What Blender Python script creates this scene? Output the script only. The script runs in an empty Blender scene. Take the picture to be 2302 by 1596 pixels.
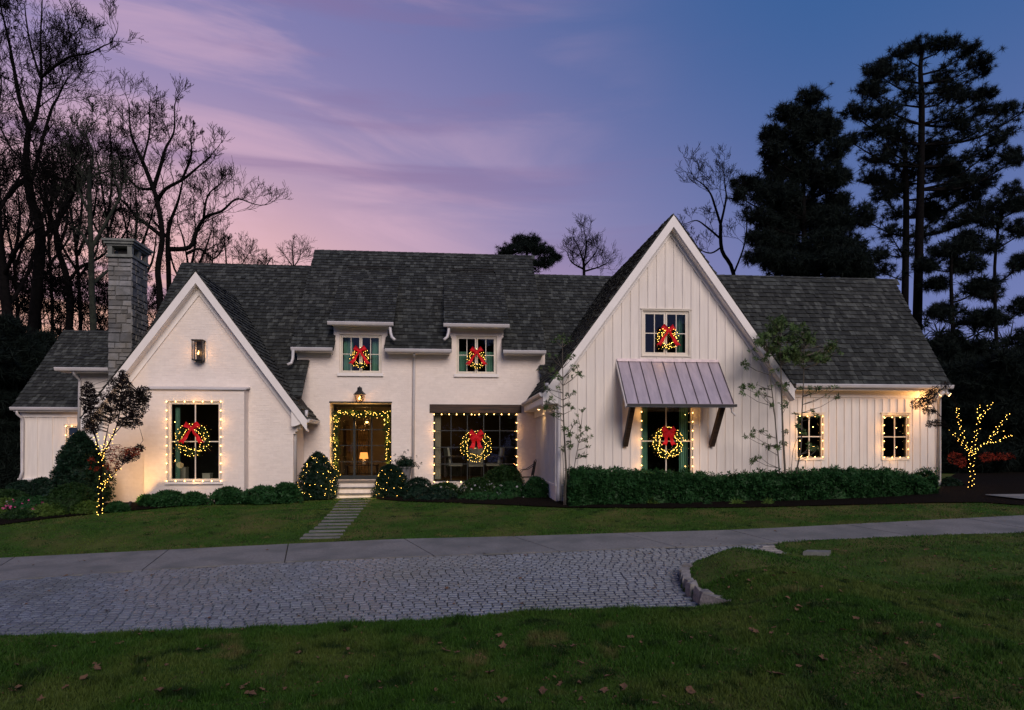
import bpy, math, random
import numpy as np
from mathutils import Vector, Matrix
R = math.radians
rng = random.Random(7)
nr = np.random.RandomState(11)
scene = bpy.context.scene
C = scene.collection

# ---------------------------------------------------------------- camera
CZ = 1.60                       # eye height above the lawn at the front steps
YAW = R(5.4)
F, CX, HZ = 1500.0, 1151.0, 1003.0      # working pixels: the photograph scaled to 2302 x 1596
cam_d = bpy.data.cameras.new('camera'); cam = bpy.data.objects.new('camera', cam_d); C.objects.link(cam)
cam_d.sensor_width = 36; cam_d.lens = 36*F/2302
cam_d.shift_y = (HZ-798)/2302
cam.location = (0, 0, CZ); cam.rotation_euler = (R(90), 0, -YAW)
cam_d.clip_start = .1; cam_d.clip_end = 2000
scene.camera = cam

# ---------------------------------------------------------------- sky
world = bpy.data.worlds.new('World'); scene.world = world; world.use_nodes = True
wt = world.node_tree; wt.nodes.clear()
def wn(t, **k):
    n = wt.nodes.new(t)
    for a, b in k.items(): setattr(n, a, b)
    return n
def wl(a, b): wt.links.new(a, b)
def wmath(op, a, b=None, c=None, clamp=False):
    n = wn('ShaderNodeMath', operation=op, use_clamp=clamp)
    for i, q in enumerate((a, b, c)):
        if q is None: continue
        if isinstance(q, (int, float)): n.inputs[i].default_value = q
        else: wl(q, n.inputs[i])
    return n.outputs[0]
def wmix(fac, a, b, mode='MIX'):
    n = wn('ShaderNodeMix', data_type='RGBA', blend_type=mode)
    if isinstance(fac, (int, float)): n.inputs[0].default_value = fac
    else: wl(fac, n.inputs[0])
    for i, q in ((6, a), (7, b)):
        if isinstance(q, tuple): n.inputs[i].default_value = (*q, 1)
        else: wl(q, n.inputs[i])
    return n.outputs[2]
def wstep(v, lo, hi):
    n = wn('ShaderNodeMapRange', interpolation_type='SMOOTHSTEP')
    wl(v, n.inputs[0]); n.inputs[1].default_value = lo; n.inputs[2].default_value = hi
    return n.outputs[0]
tc = wn('ShaderNodeTexCoord')
nv = wn('ShaderNodeVectorMath', operation='NORMALIZE'); wl(tc.outputs['Generated'], nv.inputs[0])
sp = wn('ShaderNodeSeparateXYZ'); wl(nv.outputs[0], sp.inputs[0])
SX, SY, SZ = sp.outputs
elev = wmath('ARCSINE', SZ)
azi = wmath('ARCTAN2', SX, SY)
# closeness to the afterglow, which lies behind the left end of the house
gd = Vector((math.sin(R(-48)), math.cos(R(-48)), 0.0))
dg = wn('ShaderNodeVectorMath', operation='DOT_PRODUCT'); wl(nv.outputs[0], dg.inputs[0]); dg.inputs[1].default_value = gd
glow = dg.outputs['Value']
west = wstep(glow, .15, .95)
BLUE_HI, BLUE_LO = (.040, .120, .33), (.20, .23, .50)
VIO_HI, VIO_LO = (.26, .23, .475), (.78, .49, .60)
up = wstep(elev, 0.0, .62)
cold = wmix(up, BLUE_LO, BLUE_HI)
warm = wmix(up, VIO_LO, VIO_HI)
base = wmix(west, cold, warm)
low = wmath('MULTIPLY', wstep(glow, .52, .97), wmath('SUBTRACT', 1.0, wstep(elev, .06, .50)))
base = wmix(low, base, (1.15, .62, .44))
# streaky clouds
cmb = wn('ShaderNodeCombineXYZ')
wl(wmath('MULTIPLY', azi, 1.5), cmb.inputs[0]); wl(wmath('ADD', wmath('MULTIPLY', elev, 8.0), wmath('MULTIPLY', azi, .55)), cmb.inputs[1])
nz = wn('ShaderNodeTexNoise'); nz.inputs['Scale'].default_value = 1.35; nz.inputs['Detail'].default_value = 6; nz.inputs['Roughness'].default_value = .55; nz.inputs['Distortion'].default_value = .6
wl(cmb.outputs[0], nz.inputs['Vector'])
cmb2 = wn('ShaderNodeCombineXYZ')
wl(wmath('MULTIPLY', azi, 1.0), cmb2.inputs[0]); wl(wmath('ADD', wmath('MULTIPLY', elev, 13.0), 3.7), cmb2.inputs[1])
nz2 = wn('ShaderNodeTexNoise'); nz2.inputs['Scale'].default_value = 1.1; nz2.inputs['Detail'].default_value = 5; nz2.inputs['Distortion'].default_value = .4
wl(cmb2.outputs[0], nz2.inputs['Vector'])
lit = wmath('MULTIPLY', wstep(nz.outputs[0], .44, .66), wmath('MULTIPLY', wstep(glow, .30, .85), .48))
base = wmix(lit, base, (.80, .50, .62))
dark = wmath('MULTIPLY', wstep(nz2.outputs[0], .50, .66), wmath('MULTIPLY', wstep(glow, .2, .85), .66))
base = wmix(dark, base, (.25, .165, .34))
sky = wn('ShaderNodeTexSky', sky_type='NISHITA'); sky.sun_disc = False
sky.sun_elevation = R(1.0); sky.sun_rotation = R(-48); sky.altitude = 200; sky.dust_density = 1.2
bg0 = wn('ShaderNodeBackground'); wl(sky.outputs[0], bg0.inputs[0]); bg0.inputs[1].default_value = .008
bg1 = wn('ShaderNodeBackground'); wl(base, bg1.inputs[0]); bg1.inputs[1].default_value = .95
ads = wn('ShaderNodeAddShader'); wl(bg0.outputs[0], ads.inputs[0]); wl(bg1.outputs[0], ads.inputs[1])
wo = wn('ShaderNodeOutputWorld'); wl(ads.outputs[0], wo.inputs[0])
world.cycles.sampling_method = 'MANUAL'; world.cycles.sample_map_resolution = 512

# soft dusk light from the open sky behind the camera
sun_d = bpy.data.lights.new('sun', 'SUN'); sun = bpy.data.objects.new('sun', sun_d); C.objects.link(sun)
sun_d.energy = 2.5; sun_d.angle = R(34); sun_d.color = (1.0, .84, .76)
dv = Vector((math.sin(R(-14)), math.cos(R(-14)), -math.tan(R(30))))
sun.rotation_euler = dv.to_track_quat('-Z', 'Y').to_euler()

scene.view_settings.view_transform = 'Standard'; scene.view_settings.look = 'None'
scene.view_settings.gamma = 1; scene.view_settings.exposure = 0; scene.view_settings.use_curve_mapping = False
scene.cycles.use_denoising = True
scene.cycles.sample_clamp_indirect = 3.0
scene.cycles.max_bounces = 6; scene.cycles.transparent_max_bounces = 12

# ---------------------------------------------------------------- measuring
cy_, sy_ = math.cos(YAW), math.sin(YAW)
def ray(x, y):
    dx = (x-CX)/F
    return Vector((dx*cy_+sy_, -dx*sy_+cy_, (HZ-y)/F))
def P(x, y, Y):
    """world point seen at working pixel (x, y) on the upright plane at house depth Y"""
    d = ray(x, y); t = Y/d.y
    return Vector((d.x*t, Y, CZ+d.z*t))
def PX(x, Y): return P(x, HZ, Y).x
def PZ(x, y, Y): return P(x, y, Y).z

def lerp_tab(tab, v):
    if v <= tab[0][0]: return tab[0][1]
    for (a, b), (c, d) in zip(tab, tab[1:]):
        if v <= c: return b+(d-b)*(v-a)/(c-a)
    return tab[-1][1]
PROF = [(-40, -2.2), (5, -2.36), (8.3, -2.30), (12.5, -2.13), (15, -2.03), (16.5, -1.80), (18, -1.67), (20, -1.60), (22, -1.58), (30, -1.5), (60, -1.3), (200, -1.0)]
LAT = [(-40, .006), (5, .006), (8.3, .012), (12.5, .026), (15, .032), (18, .022), (22, .018), (40, .01), (200, 0)]
PY = np.array([p[0] for p in PROF]); PV = np.array([p[1] for p in PROF]); LY = np.array([p[0] for p in LAT]); LV = np.array([p[1] for p in LAT])
def h0(X, Y):
    return np.interp(Y, PY, PV)+CZ+np.interp(Y, LY, LV)*np.clip(X+3, -22, 30)
_TS = 3.0*1.022**np.arange(210)
def hit(x, y, fn=None):
    """world point where working pixel (x, y) meets the ground"""
    fn = fn or h0
    d = ray(x, y); ts = _TS
    for _ in range(4):
        k = np.nonzero(CZ+d.z*ts <= fn(d.x*ts, d.y*ts))[0]
        i = int(k[0]) if len(k) else len(ts)-1
        lo, hi = ts[max(i-1, 0)], ts[i]; ts = np.linspace(lo, hi, 17)
    t = float(hi); return Vector((d.x*t, d.y*t, CZ+d.z*t))

# the raised near lawn with its island, drawn round as seen
LAWN_PX = [(-700, 1475), (-300, 1452), (0, 1452), (300, 1442), (547, 1431), (787, 1421), (970, 1414), (1153, 1396), (1400, 1387), (1574, 1382),
           (1604, 1381), (1587, 1369), (1549, 1340), (1533, 1320), (1531, 1302), (1541, 1287), (1582, 1270), (1666, 1258), (1728, 1252), (1764, 1249),
           (1783, 1246), (1744, 1236), (1737, 1228), (1756, 1219), (2009, 1206), (2301, 1197), (2700, 1183)]
NL = [hit(x, y) for x, y in LAWN_PX]
NLp = [(p.x, p.y) for p in NL]+[(40, NL[-1].y+2), (40, -30), (-40, -30), (-40, NL[0].y)]
NLA = np.array(NLp)
def poly_in(X, Y, poly):
    X = np.asarray(X, float); Y = np.asarray(Y, float)
    ins = np.zeros(X.shape, bool); n = len(poly)
    for i in range(n):
        x1, y1 = poly[i]; x2, y2 = poly[(i+1) % n]
        if y1 == y2: continue
        c = ((y1 > Y) != (y2 > Y)) & (X < (x2-x1)*(Y-y1)/(y2-y1)+x1)
        ins ^= c
    return ins
def poly_dist(X, Y, poly, closed=True):
    X = np.asarray(X, float); Y = np.asarray(Y, float)
    best = np.full(X.shape, 1e9); n = len(poly)
    for i in range(n if closed else n-1):
        x1, y1 = poly[i]; x2, y2 = poly[(i+1) % n]
        dx, dy = x2-x1, y2-y1; L = dx*dx+dy*dy+1e-12
        t = np.clip(((X-x1)*dx+(Y-y1)*dy)/L, 0, 1)
        best = np.minimum(best, np.hypot(X-x1-t*dx, Y-y1-t*dy))
    return best
_ma, _mb = hit(1640, 1290), hit(2010, 1500)
def h1(X, Y):
    """ground height of the lawns"""
    X = np.asarray(X, float); Y = np.asarray(Y, float)
    z = h0(X, Y)
    ins = poly_in(X, Y, NLp); d = poly_dist(X, Y, NLp)
    s = np.clip(d/.16, 0, 1); rise = .15*np.clip((12.5-Y)/2.0, .15, 1.0)
    z = z+np.where(ins, rise*(.35+.65*s), 0)
    md = poly_dist(X, Y, [(_ma.x, _ma.y), (_mb.x, _mb.y)], False)
    z = z+np.where(ins, .26*np.exp(-(md/1.0)**2)-.10*np.exp(-((md-2.4)/.9)**2)*(X > _ma.x), 0)*np.clip(d/.6, 0, 1)
    z = z+.012*np.sin(X*1.3+Y*.7)*np.sin(Y*1.1-X*.4)
    return z

# ---------------------------------------------------------------- objects
def props(o, label=None, cat=None, group=None, kind=None):
    if label: o['label'] = label
    if cat: o['category'] = cat
    if group: o['group'] = group
    if kind: o['kind'] = kind
    return o
def link(o, parent=None):
    C.objects.link(o)
    if parent is not None:
        o.parent = parent
        if parent.type == 'EMPTY': o.matrix_parent_inverse = Matrix.Translation(-parent.location)
    return o
def thing(name, loc, label, cat, group=None):
    o = bpy.data.objects.new(name, None); C.objects.link(o); o.location = loc; o.empty_display_size = .2
    return props(o, label, cat, group)
class MB:
    def __init__(s): s.v = []; s.f = []
    def add(s, vs, fs):
        n = len(s.v); s.v += [tuple(v) for v in vs]; s.f += [tuple(i+n for i in f) for f in fs]; return s
    def box(s, x0, x1, y0, y1, z0, z1, zr=None):
        zr = z1 if zr is None else zr      # zr: top height at x1
        s.add([(x0, y0, z0), (x1, y0, z0), (x1, y1, z0), (x0, y1, z0), (x0, y0, z1), (x1, y0, zr), (x1, y1, zr), (x0, y1, z1)],
              [(0, 3, 2, 1), (4, 5, 6, 7), (0, 1, 5, 4), (1, 2, 6, 5), (2, 3, 7, 6), (3, 0, 4, 7)]); return s
    def bar(s, a, b, w, t, up=(0, 0, 1)):
        """rectangular bar from a to b: w across, t along up"""
        a, b, up = Vector(a), Vector(b), Vector(up); d = (b-a).normalized(); sd = d.cross(up).normalized(); u2 = sd.cross(d).normalized()
        q = [a+sd*(i*w/2)+u2*(j*t/2) for i, j in ((-1, -1), (1, -1), (1, 1), (-1, 1))]; r = [p+(b-a) for p in q]
        s.add(q+r, [(0, 1, 2, 3), (7, 6, 5, 4), (0, 4, 5, 1), (1, 5, 6, 2), (2, 6, 7, 3), (3, 7, 4, 0)]); return s
    def prism(s, poly, y0, y1):
        """polygon in (x, z) extruded from y0 to y1"""
        n = len(poly)
        s.add([(x, y0, z) for x, z in poly]+[(x, y1, z) for x, z in poly],
              [tuple(range(n)), tuple(range(2*n-1, n-1, -1))]+[((i+1) % n, i, n+i, n+(i+1) % n) for i in range(n)]); return s
    def tube(s, pts, rad, n=6, cap=True):
        pts = [Vector(p) for p in pts]; m = len(pts)
        if not isinstance(rad, (list, tuple)): rad = [rad]*m
        base = len(s.v); prev = None
        for i, p in enumerate(pts):
            d = (pts[min(i+1, m-1)]-pts[max(i-1, 0)])
            if d.length < 1e-9: d = Vector((0, 0, 1))
            d.normalize()
            if prev is None:
                a = Vector((1, 0, 0)) if abs(d.x) < .8 else Vector((0, 1, 0))
            else: a = prev
            sd = (a-d*a.dot(d)).normalized(); prev = sd; u = d.cross(sd)
            for k in range(n):
                t = 2*math.pi*k/n
                s.v.append(tuple(p+(sd*math.cos(t)+u*math.sin(t))*rad[i]))
        for i in range(m-1):
            for k in range(n):
                a = base+i*n+k; b = base+i*n+(k+1) % n
                s.f.append((a, b, b+n, a+n))
        if cap:
            s.f.append(tuple(base+k for k in reversed(range(n)))); s.f.append(tuple(base+(m-1)*n+k for k in range(n)))
        return s
    def lathe(s, c, prof, n=12):
        """prof: (radius, z) pairs about the upright axis through c"""
        return s.tube([Vector(c)+Vector((0, 0, z)) for r, z in prof], [max(r, 1e-4) for r, z in prof], n) if all(prof[i][1] < prof[i+1][1] for i in range(len(prof)-1)) else s._lathe(c, prof, n)
    def _lathe(s, c, prof, n):
        c = Vector(c); base = len(s.v); m = len(prof)
        for r, z in prof:
            for k in range(n):
                t = 2*math.pi*k/n; s.v.append((c.x+r*math.cos(t), c.y+r*math.sin(t), c.z+z))
        for i in range(m-1):
            for k in range(n):
                a = base+i*n+k; b = base+i*n+(k+1) % n; s.f.append((a, b, b+n, a+n))
        s.f.append(tuple(base+k for k in reversed(range(n)))); s.f.append(tuple(base+(m-1)*n+k for k in range(n)))
        return s
    def ball(s, c, r, sq=(1, 1, 1)):
        p = (1+5**.5)/2; k = r/math.sqrt(1+p*p)
        vs = [(-1, p, 0), (1, p, 0), (-1, -p, 0), (1, -p, 0), (0, -1, p), (0, 1, p), (0, -1, -p), (0, 1, -p), (p, 0, -1), (p, 0, 1), (-p, 0, -1), (-p, 0, 1)]
        fs = [(0, 11, 5), (0, 5, 1), (0, 1, 7), (0, 7, 10), (0, 10, 11), (1, 5, 9), (5, 11, 4), (11, 10, 2), (10, 7, 6), (7, 1, 8), (3, 9, 4), (3, 4, 2), (3, 2, 6), (3, 6, 8), (3, 8, 9), (4, 9, 5), (2, 4, 11), (6, 2, 10), (8, 6, 7), (9, 8, 1)]
        s.add([(c[0]+a*k*sq[0], c[1]+b*k*sq[1], c[2]+d*k*sq[2]) for a, b, d in vs], fs); return s
    def build(s, name, mat, parent=None, smooth=False):
        me = bpy.data.meshes.new(name); me.from_pydata(s.v, [], s.f); me.update()
        if mat: me.materials.append(mat)
        if smooth: me.polygons.foreach_set('use_smooth', [True]*len(me.polygons))
        return link(bpy.data.objects.new(name, me), parent)
def np_mesh(name, V, Fc, mat, parent=None, smooth=False):
    """V (n,3) floats, Fc (m,k) ints, every face with k corners"""
    me = bpy.data.meshes.new(name); m, k = Fc.shape
    me.vertices.add(len(V)); me.vertices.foreach_set('co', np.ascontiguousarray(V, np.float32).ravel())
    me.loops.add(m*k); me.loops.foreach_set('vertex_index', np.ascontiguousarray(Fc, np.int32).ravel())
    me.polygons.add(m); me.polygons.foreach_set('loop_start', np.arange(0, m*k, k, dtype=np.int32)); me.polygons.foreach_set('loop_total', np.full(m, k, np.int32))
    me.polygons.foreach_set('use_smooth', np.full(m, bool(smooth)))
    me.update(calc_edges=True); me.materials.append(mat)
    return link(bpy.data.objects.new(name, me), parent)
def replicate(TV, TF, Ms):
    """template verts/faces under many 4x4 matrices"""
    Ms = np.asarray(Ms, float); n = len(Ms); TV = np.asarray(TV, float); TF = np.asarray(TF)
    V = np.einsum('nij,vj->nvi', Ms[:, :3, :3], TV)+Ms[:, None, :3, 3]
    Fc = TF[None]+(np.arange(n)*len(TV))[:, None, None]
    return V.reshape(-1, 3), Fc.reshape(-1, TF.shape[1])
def mat4(cx, cy, cz, o):
    m = np.eye(4); m[:3, 0] = cx; m[:3, 1] = cy; m[:3, 2] = cz; m[:3, 3] = o; return m
def pieces(name, stuffname, tmpl, Ms, mat, parent, nparts):
    """the first nparts matrices become parts that share mesh data, the rest one joined part"""
    TVs, TF = tmpl
    mes = []
    for TV in TVs:
        me = bpy.data.meshes.new(name); me.from_pydata([tuple(v) for v in TV], [], [tuple(f) for f in TF]); me.update(); me.materials.append(mat); mes.append(me)
    for i, M in enumerate(Ms[:nparts]):
        o = bpy.data.objects.new(name, mes[i % len(mes)]); C.objects.link(o); o.parent = parent; o.matrix_basis = Matrix(M.tolist())
        if parent.type == 'EMPTY': o.matrix_parent_inverse = Matrix.Translation(-parent.location)
    rest = Ms[nparts:]
    if len(rest):
        Vs, Fs, off = [], [], 0
        for k, TV in enumerate(TVs):
            sub = rest[k::len(TVs)]
            if not len(sub): continue
            V, Fc = replicate(TV, TF, sub); Vs.append(V); Fs.append(Fc+off); off += len(V)
        o = np_mesh(stuffname, np.concatenate(Vs), np.concatenate(Fs), mat, parent); props(o, kind='stuff')

# templates, all faces quads
BOXF = [(0, 3, 2, 1), (4, 5, 6, 7), (0, 1, 5, 4), (1, 2, 6, 5), (2, 3, 7, 6), (3, 0, 4, 7)]
def t_shingle():
    out = []
    for k in range(4):
        a, b, c, d = [rng.uniform(-.12, .12) for _ in range(4)]
        out.append([(-.5, a*.3, 0), (.5, b*.3, 0), (.5, 1, 0), (-.5, 1, 0), (-.5, a*.3, 1+c), (.5, b*.3, 1+d), (.5, 1, .15), (-.5, 1, .15)])
    return out, BOXF
def t_brick():
    out = []
    for k in range(4):
        j = lambda s: rng.uniform(-s, s)
        out.append([(-.5, 0, -.5), (.5, 0, -.5), (.5, 0, .5), (-.5, 0, .5)]+[(-.49+j(.02), -1+j(.25), -.46+j(.06)), (.49+j(.02), -1+j(.25), -.46+j(.06)), (.49+j(.02), -1+j(.25), .46+j(.06)), (-.49+j(.02), -1+j(.25), .46+j(.06))])
    return out, [(0, 3, 2, 1), (4, 5, 6, 7), (0, 1, 5, 4), (1, 2, 6, 5), (2, 3, 7, 6), (3, 0, 4, 7)]
def t_stone(depth_axis_up=True, nvar=6, rough=.07, bevel=.12):
    """rounded block: unit footprint, unit height, top bevelled"""
    out = []
    for k in range(nvar):
        j = lambda s=rough: rng.uniform(-s, s)
        c = [(-.5+j(), -.5+j()), (.5+j(), -.5+j()), (.5+j(), .5+j()), (-.5+j(), .5+j())]
        v = [(x, y, 0) for x, y in c]+[(x, y, .7) for x, y in c]+[(x*(1-2*bevel), y*(1-2*bevel), 1+j()) for x, y in c]
        out.append(v)
    f = [(0, 3, 2, 1), (8, 9, 10, 11)]+[(i, (i+1) % 4, 4+(i+1) % 4, 4+i) for i in range(4)]+[(4+i, 4+(i+1) % 4, 8+(i+1) % 4, 8+i) for i in range(4)]
    return out, f

# ---------------------------------------------------------------- materials
def new_mat(name):
    m = bpy.data.materials.new(name); m.use_nodes = True; t = m.node_tree; t.nodes.clear(); return m, t
def pmat(name, c1, c2=None, scale=6, rough=.75, bump=0, bscale=40, metal=0, detail=5, piece=0, stretch=(1, 1, 1), spec=.3, c3=None, s3=.6, f3=.5, skew=1.0):
    """noise between two colours; piece > 0 also varies brightness from piece to piece; c3 adds broad blotches"""
    m, t = new_mat(name); N = t.nodes.new; L = t.links.new
    out = N('ShaderNodeOutputMaterial'); b = N('ShaderNodeBsdfPrincipled'); L(b.outputs[0], out.inputs[0])
    b.inputs['Roughness'].default_value = rough; b.inputs['Metallic'].default_value = metal; b.inputs['Specular IOR Level'].default_value = spec
    geo = N('ShaderNodeNewGeometry'); mp = N('ShaderNodeMapping'); mp.inputs['Scale'].default_value = stretch; L(geo.outputs['Position'], mp.inputs[0])
    vec = mp.outputs[0]
    if c2 is None: c2 = tuple(x*.85 for x in c1)
    n1 = N('ShaderNodeTexNoise'); n1.inputs['Scale'].default_value = scale; n1.inputs['Detail'].default_value = detail; n1.inputs['Roughness'].default_value = .6; L(vec, n1.inputs['Vector'])
    rp = N('ShaderNodeMapRange'); rp.inputs[1].default_value = .34; rp.inputs[2].default_value = .66; L(n1.outputs[0], rp.inputs[0])
    mx = N('ShaderNodeMix'); mx.data_type = 'RGBA'; L(rp.outputs[0], mx.inputs[0]); mx.inputs[6].default_value = (*c1, 1); mx.inputs[7].default_value = (*c2, 1)
    col = mx.outputs[2]
    if c3:
        n3 = N('ShaderNodeTexNoise'); n3.inputs['Scale'].default_value = s3; n3.inputs['Detail'].default_value = 3; L(geo.outputs['Position'], n3.inputs['Vector'])
        r3 = N('ShaderNodeMapRange'); r3.inputs[1].default_value = .42; r3.inputs[2].default_value = .66; r3.inputs[4].default_value = f3; L(n3.outputs[0], r3.inputs[0])
        m3 = N('ShaderNodeMix'); m3.data_type = 'RGBA'; L(r3.outputs[0], m3.inputs[0]); L(col, m3.inputs[6]); m3.inputs[7].default_value = (*c3, 1); col = m3.outputs[2]
    if piece:
        oi = N('ShaderNodeObjectInfo'); ad = N('ShaderNodeMath'); ad.operation = 'ADD'; L(geo.outputs['Random Per Island'], ad.inputs[0]); L(oi.outputs['Random'], ad.inputs[1])
        fr = N('ShaderNodeMath'); fr.operation = 'FRACT'; L(ad.outputs[0], fr.inputs[0])
        pw = N('ShaderNodeMath'); pw.operation = 'POWER'; L(fr.outputs[0], pw.inputs[0]); pw.inputs[1].default_value = skew
        mr = N('ShaderNodeMapRange'); mr.inputs[3].default_value = 1-piece; mr.inputs[4].default_value = 1+piece*skew; L(pw.outputs[0], mr.inputs[0])
        mm = N('ShaderNodeVectorMath'); mm.operation = 'SCALE'; L(col, mm.inputs[0]); L(mr.outputs[0], mm.inputs['Scale']); col = mm.outputs[0]
    L(col, b.inputs['Base Color'])
    if bump:
        nb = N('ShaderNodeTexNoise'); nb.inputs['Scale'].default_value = bscale; nb.inputs['Detail'].default_value = 4; L(vec, nb.inputs['Vector'])
        bp = N('ShaderNodeBump'); bp.inputs['Strength'].default_value = 1; bp.inputs['Distance'].default_value = bump; L(nb.outputs[0], bp.inputs['Height']); L(bp.outputs[0], b.inputs['Normal'])
    return m
def emat(name, col, s, sample=False):
    m, t = new_mat(name); out = t.nodes.new('ShaderNodeOutputMaterial'); e = t.nodes.new('ShaderNodeEmission')
    e.inputs[0].default_value = (*col, 1); e.inputs[1].default_value = s; t.links.new(e.outputs[0], out.inputs[0])
    m.cycles.emission_sampling = 'AUTO' if sample else 'NONE'
    return m
def glassmat(name, tint=(1, 1, 1), ior=1.5, wave=0.0):
    m, t = new_mat(name); N = t.nodes.new; L = t.links.new
    out = N('ShaderNodeOutputMaterial'); tr = N('ShaderNodeBsdfTransparent'); tr.inputs[0].default_value = (*tint, 1)
    gl = N('ShaderNodeBsdfGlossy'); gl.inputs['Roughness'].default_value = 0.0; gl.inputs[0].default_value = (1, 1, 1, 1)
    fr = N('ShaderNodeFresnel'); fr.inputs[0].default_value = ior; mx = N('ShaderNodeMixShader')
    if wave:
        nb = N('ShaderNodeTexNoise'); nb.inputs['Scale'].default_value = 1.6; g = N('ShaderNodeNewGeometry'); L(g.outputs['Position'], nb.inputs['Vector'])
        bp = N('ShaderNodeBump'); bp.inputs['Distance'].default_value = wave; L(nb.outputs[0], bp.inputs['Height']); L(bp.outputs[0], gl.inputs['Normal'])
    L(fr.outputs[0], mx.inputs[0]); L(tr.outputs[0], mx.inputs[1]); L(gl.outputs[0], mx.inputs[2]); L(mx.outputs[0], out.inputs[0])
    return m
def leafmat(name, c1, c2, rough=.55, trans=.25, scale=1.5):
    m, t = new_mat(name); N = t.nodes.new; L = t.links.new
    out = N('ShaderNodeOutputMaterial'); b = N('ShaderNodeBsdfPrincipled'); b.inputs['Roughness'].default_value = rough; b.inputs['Specular IOR Level'].default_value = .12
    g = N('ShaderNodeNewGeometry'); n = N('ShaderNodeTexNoise'); n.inputs['Scale'].default_value = scale; L(g.outputs['Position'], n.inputs['Vector'])
    ad = N('ShaderNodeMath'); ad.operation = 'ADD'; L(g.outputs['Random Per Island'], ad.inputs[0]); L(n.outputs[0], ad.inputs[1])
    mr = N('ShaderNodeMapRange'); mr.inputs[1].default_value = .35; mr.inputs[2].default_value = 1.2; L(ad.outputs[0], mr.inputs[0])
    mx = N('ShaderNodeMix'); mx.data_type = 'RGBA'; L(mr.outputs[0], mx.inputs[0]); mx.inputs[6].default_value = (*c1, 1); mx.inputs[7].default_value = (*c2, 1)
    L(mx.outputs[2], b.inputs['Base Color'])
    tl = N('ShaderNodeBsdfTranslucent'); L(mx.outputs[2], tl.inputs[0]); ms = N('ShaderNodeMixShader'); ms.inputs[0].default_value = trans
    L(b.outputs[0], ms.inputs[1]); L(tl.outputs[0], ms.inputs[2]); L(ms.outputs[0], out.inputs[0])
    return m
M = {}
M['brick'] = pmat('painted_brick', (.81, .73, .66), (.76, .68, .61), 9, .8, .003, 60, piece=.03, c3=(.71, .63, .57), s3=1.3, f3=.35)
M['mortar'] = pmat('painted_mortar', (.79, .71, .64), (.73, .65, .59), 7, .9, .003, 50)
M['siding'] = pmat('painted_siding', (.77, .71, .645), (.68, .625, .565), 2.5, .6, .0008, 30, c3=(.66, .61, .565), s3=.7, f3=.5, stretch=(5, 1, .45))
M['trim'] = pmat('painted_trim', (.80, .76, .72), (.74, .70, .66), 3, .5)
M['gutter'] = pmat('gutter_paint', (.56, .54, .54), (.48, .46, .46), 3, .35, spec=.5)
M['shingle'] = pmat('cedar_shingle', (.042, .045, .040), (.024, .026, .024), 14, .85, .002, 60, piece=.42, skew=2.4, stretch=(1, .35, .35), c3=(.024, .029, .027), s3=.5, f3=.35)
M['roofbase'] = pmat('roof_deck', (.03, .03, .03), (.02, .02, .02), 8, .9)
M['stone'] = pmat('chimney_stone', (.20, .20, .20), (.12, .125, .125), 5, .85, .01, 22, piece=.38, c3=(.15, .13, .095), s3=2.2, f3=.5)
M['stonemortar'] = pmat('stone_mortar', (.13, .13, .125), (.09, .09, .09), 12, .9, .004, 40)
M['limestone'] = pmat('cap_stone', (.19, .20, .18), (.12, .13, .12), 5, .85, .006, 25)
M['step'] = pmat('painted_riser', (.74, .70, .66), (.64, .60, .56), 6, .8, .003, 40)
M['tread'] = pmat('flagstone_tread', (.17, .16, .15), (.10, .10, .095), 6, .8, .004, 30)
M['cobble'] = pmat('granite_cobble', (.135, .163, .205), (.078, .096, .126), 26, .5, .004, 45, piece=.22, c3=(.085, .10, .11), s3=.6, f3=.6, spec=.5)
M['joint'] = pmat('joint_sand', (.035, .035, .032), (.02, .022, .018), 15, .95)
M['concrete'] = pmat('drive_concrete', (.20, .20, .195), (.13, .132, .128), 30, .8, .004, 90, c3=(.10, .108, .106), s3=1.5, f3=.85, stretch=(.7, 1, 1))
M['flag'] = pmat('path_flagstone', (.145, .15, .145), (.10, .105, .10), 7, .8, .004, 30, piece=.15)
M['kerb'] = pmat('kerb_granite', (.25, .235, .215), (.14, .135, .125), 9, .8, .012, 26, piece=.2)
M['grass'] = pmat('lawn_turf', (.034, .078, .010), (.020, .046, .006), 3, .95, .05, 5, c3=(.095, .085, .028), s3=.8, f3=.8, spec=.1)
M['blade'] = leafmat('grass_blade', (.018, .062, .007), (.115, .150, .030), .6, .3, .9)
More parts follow.
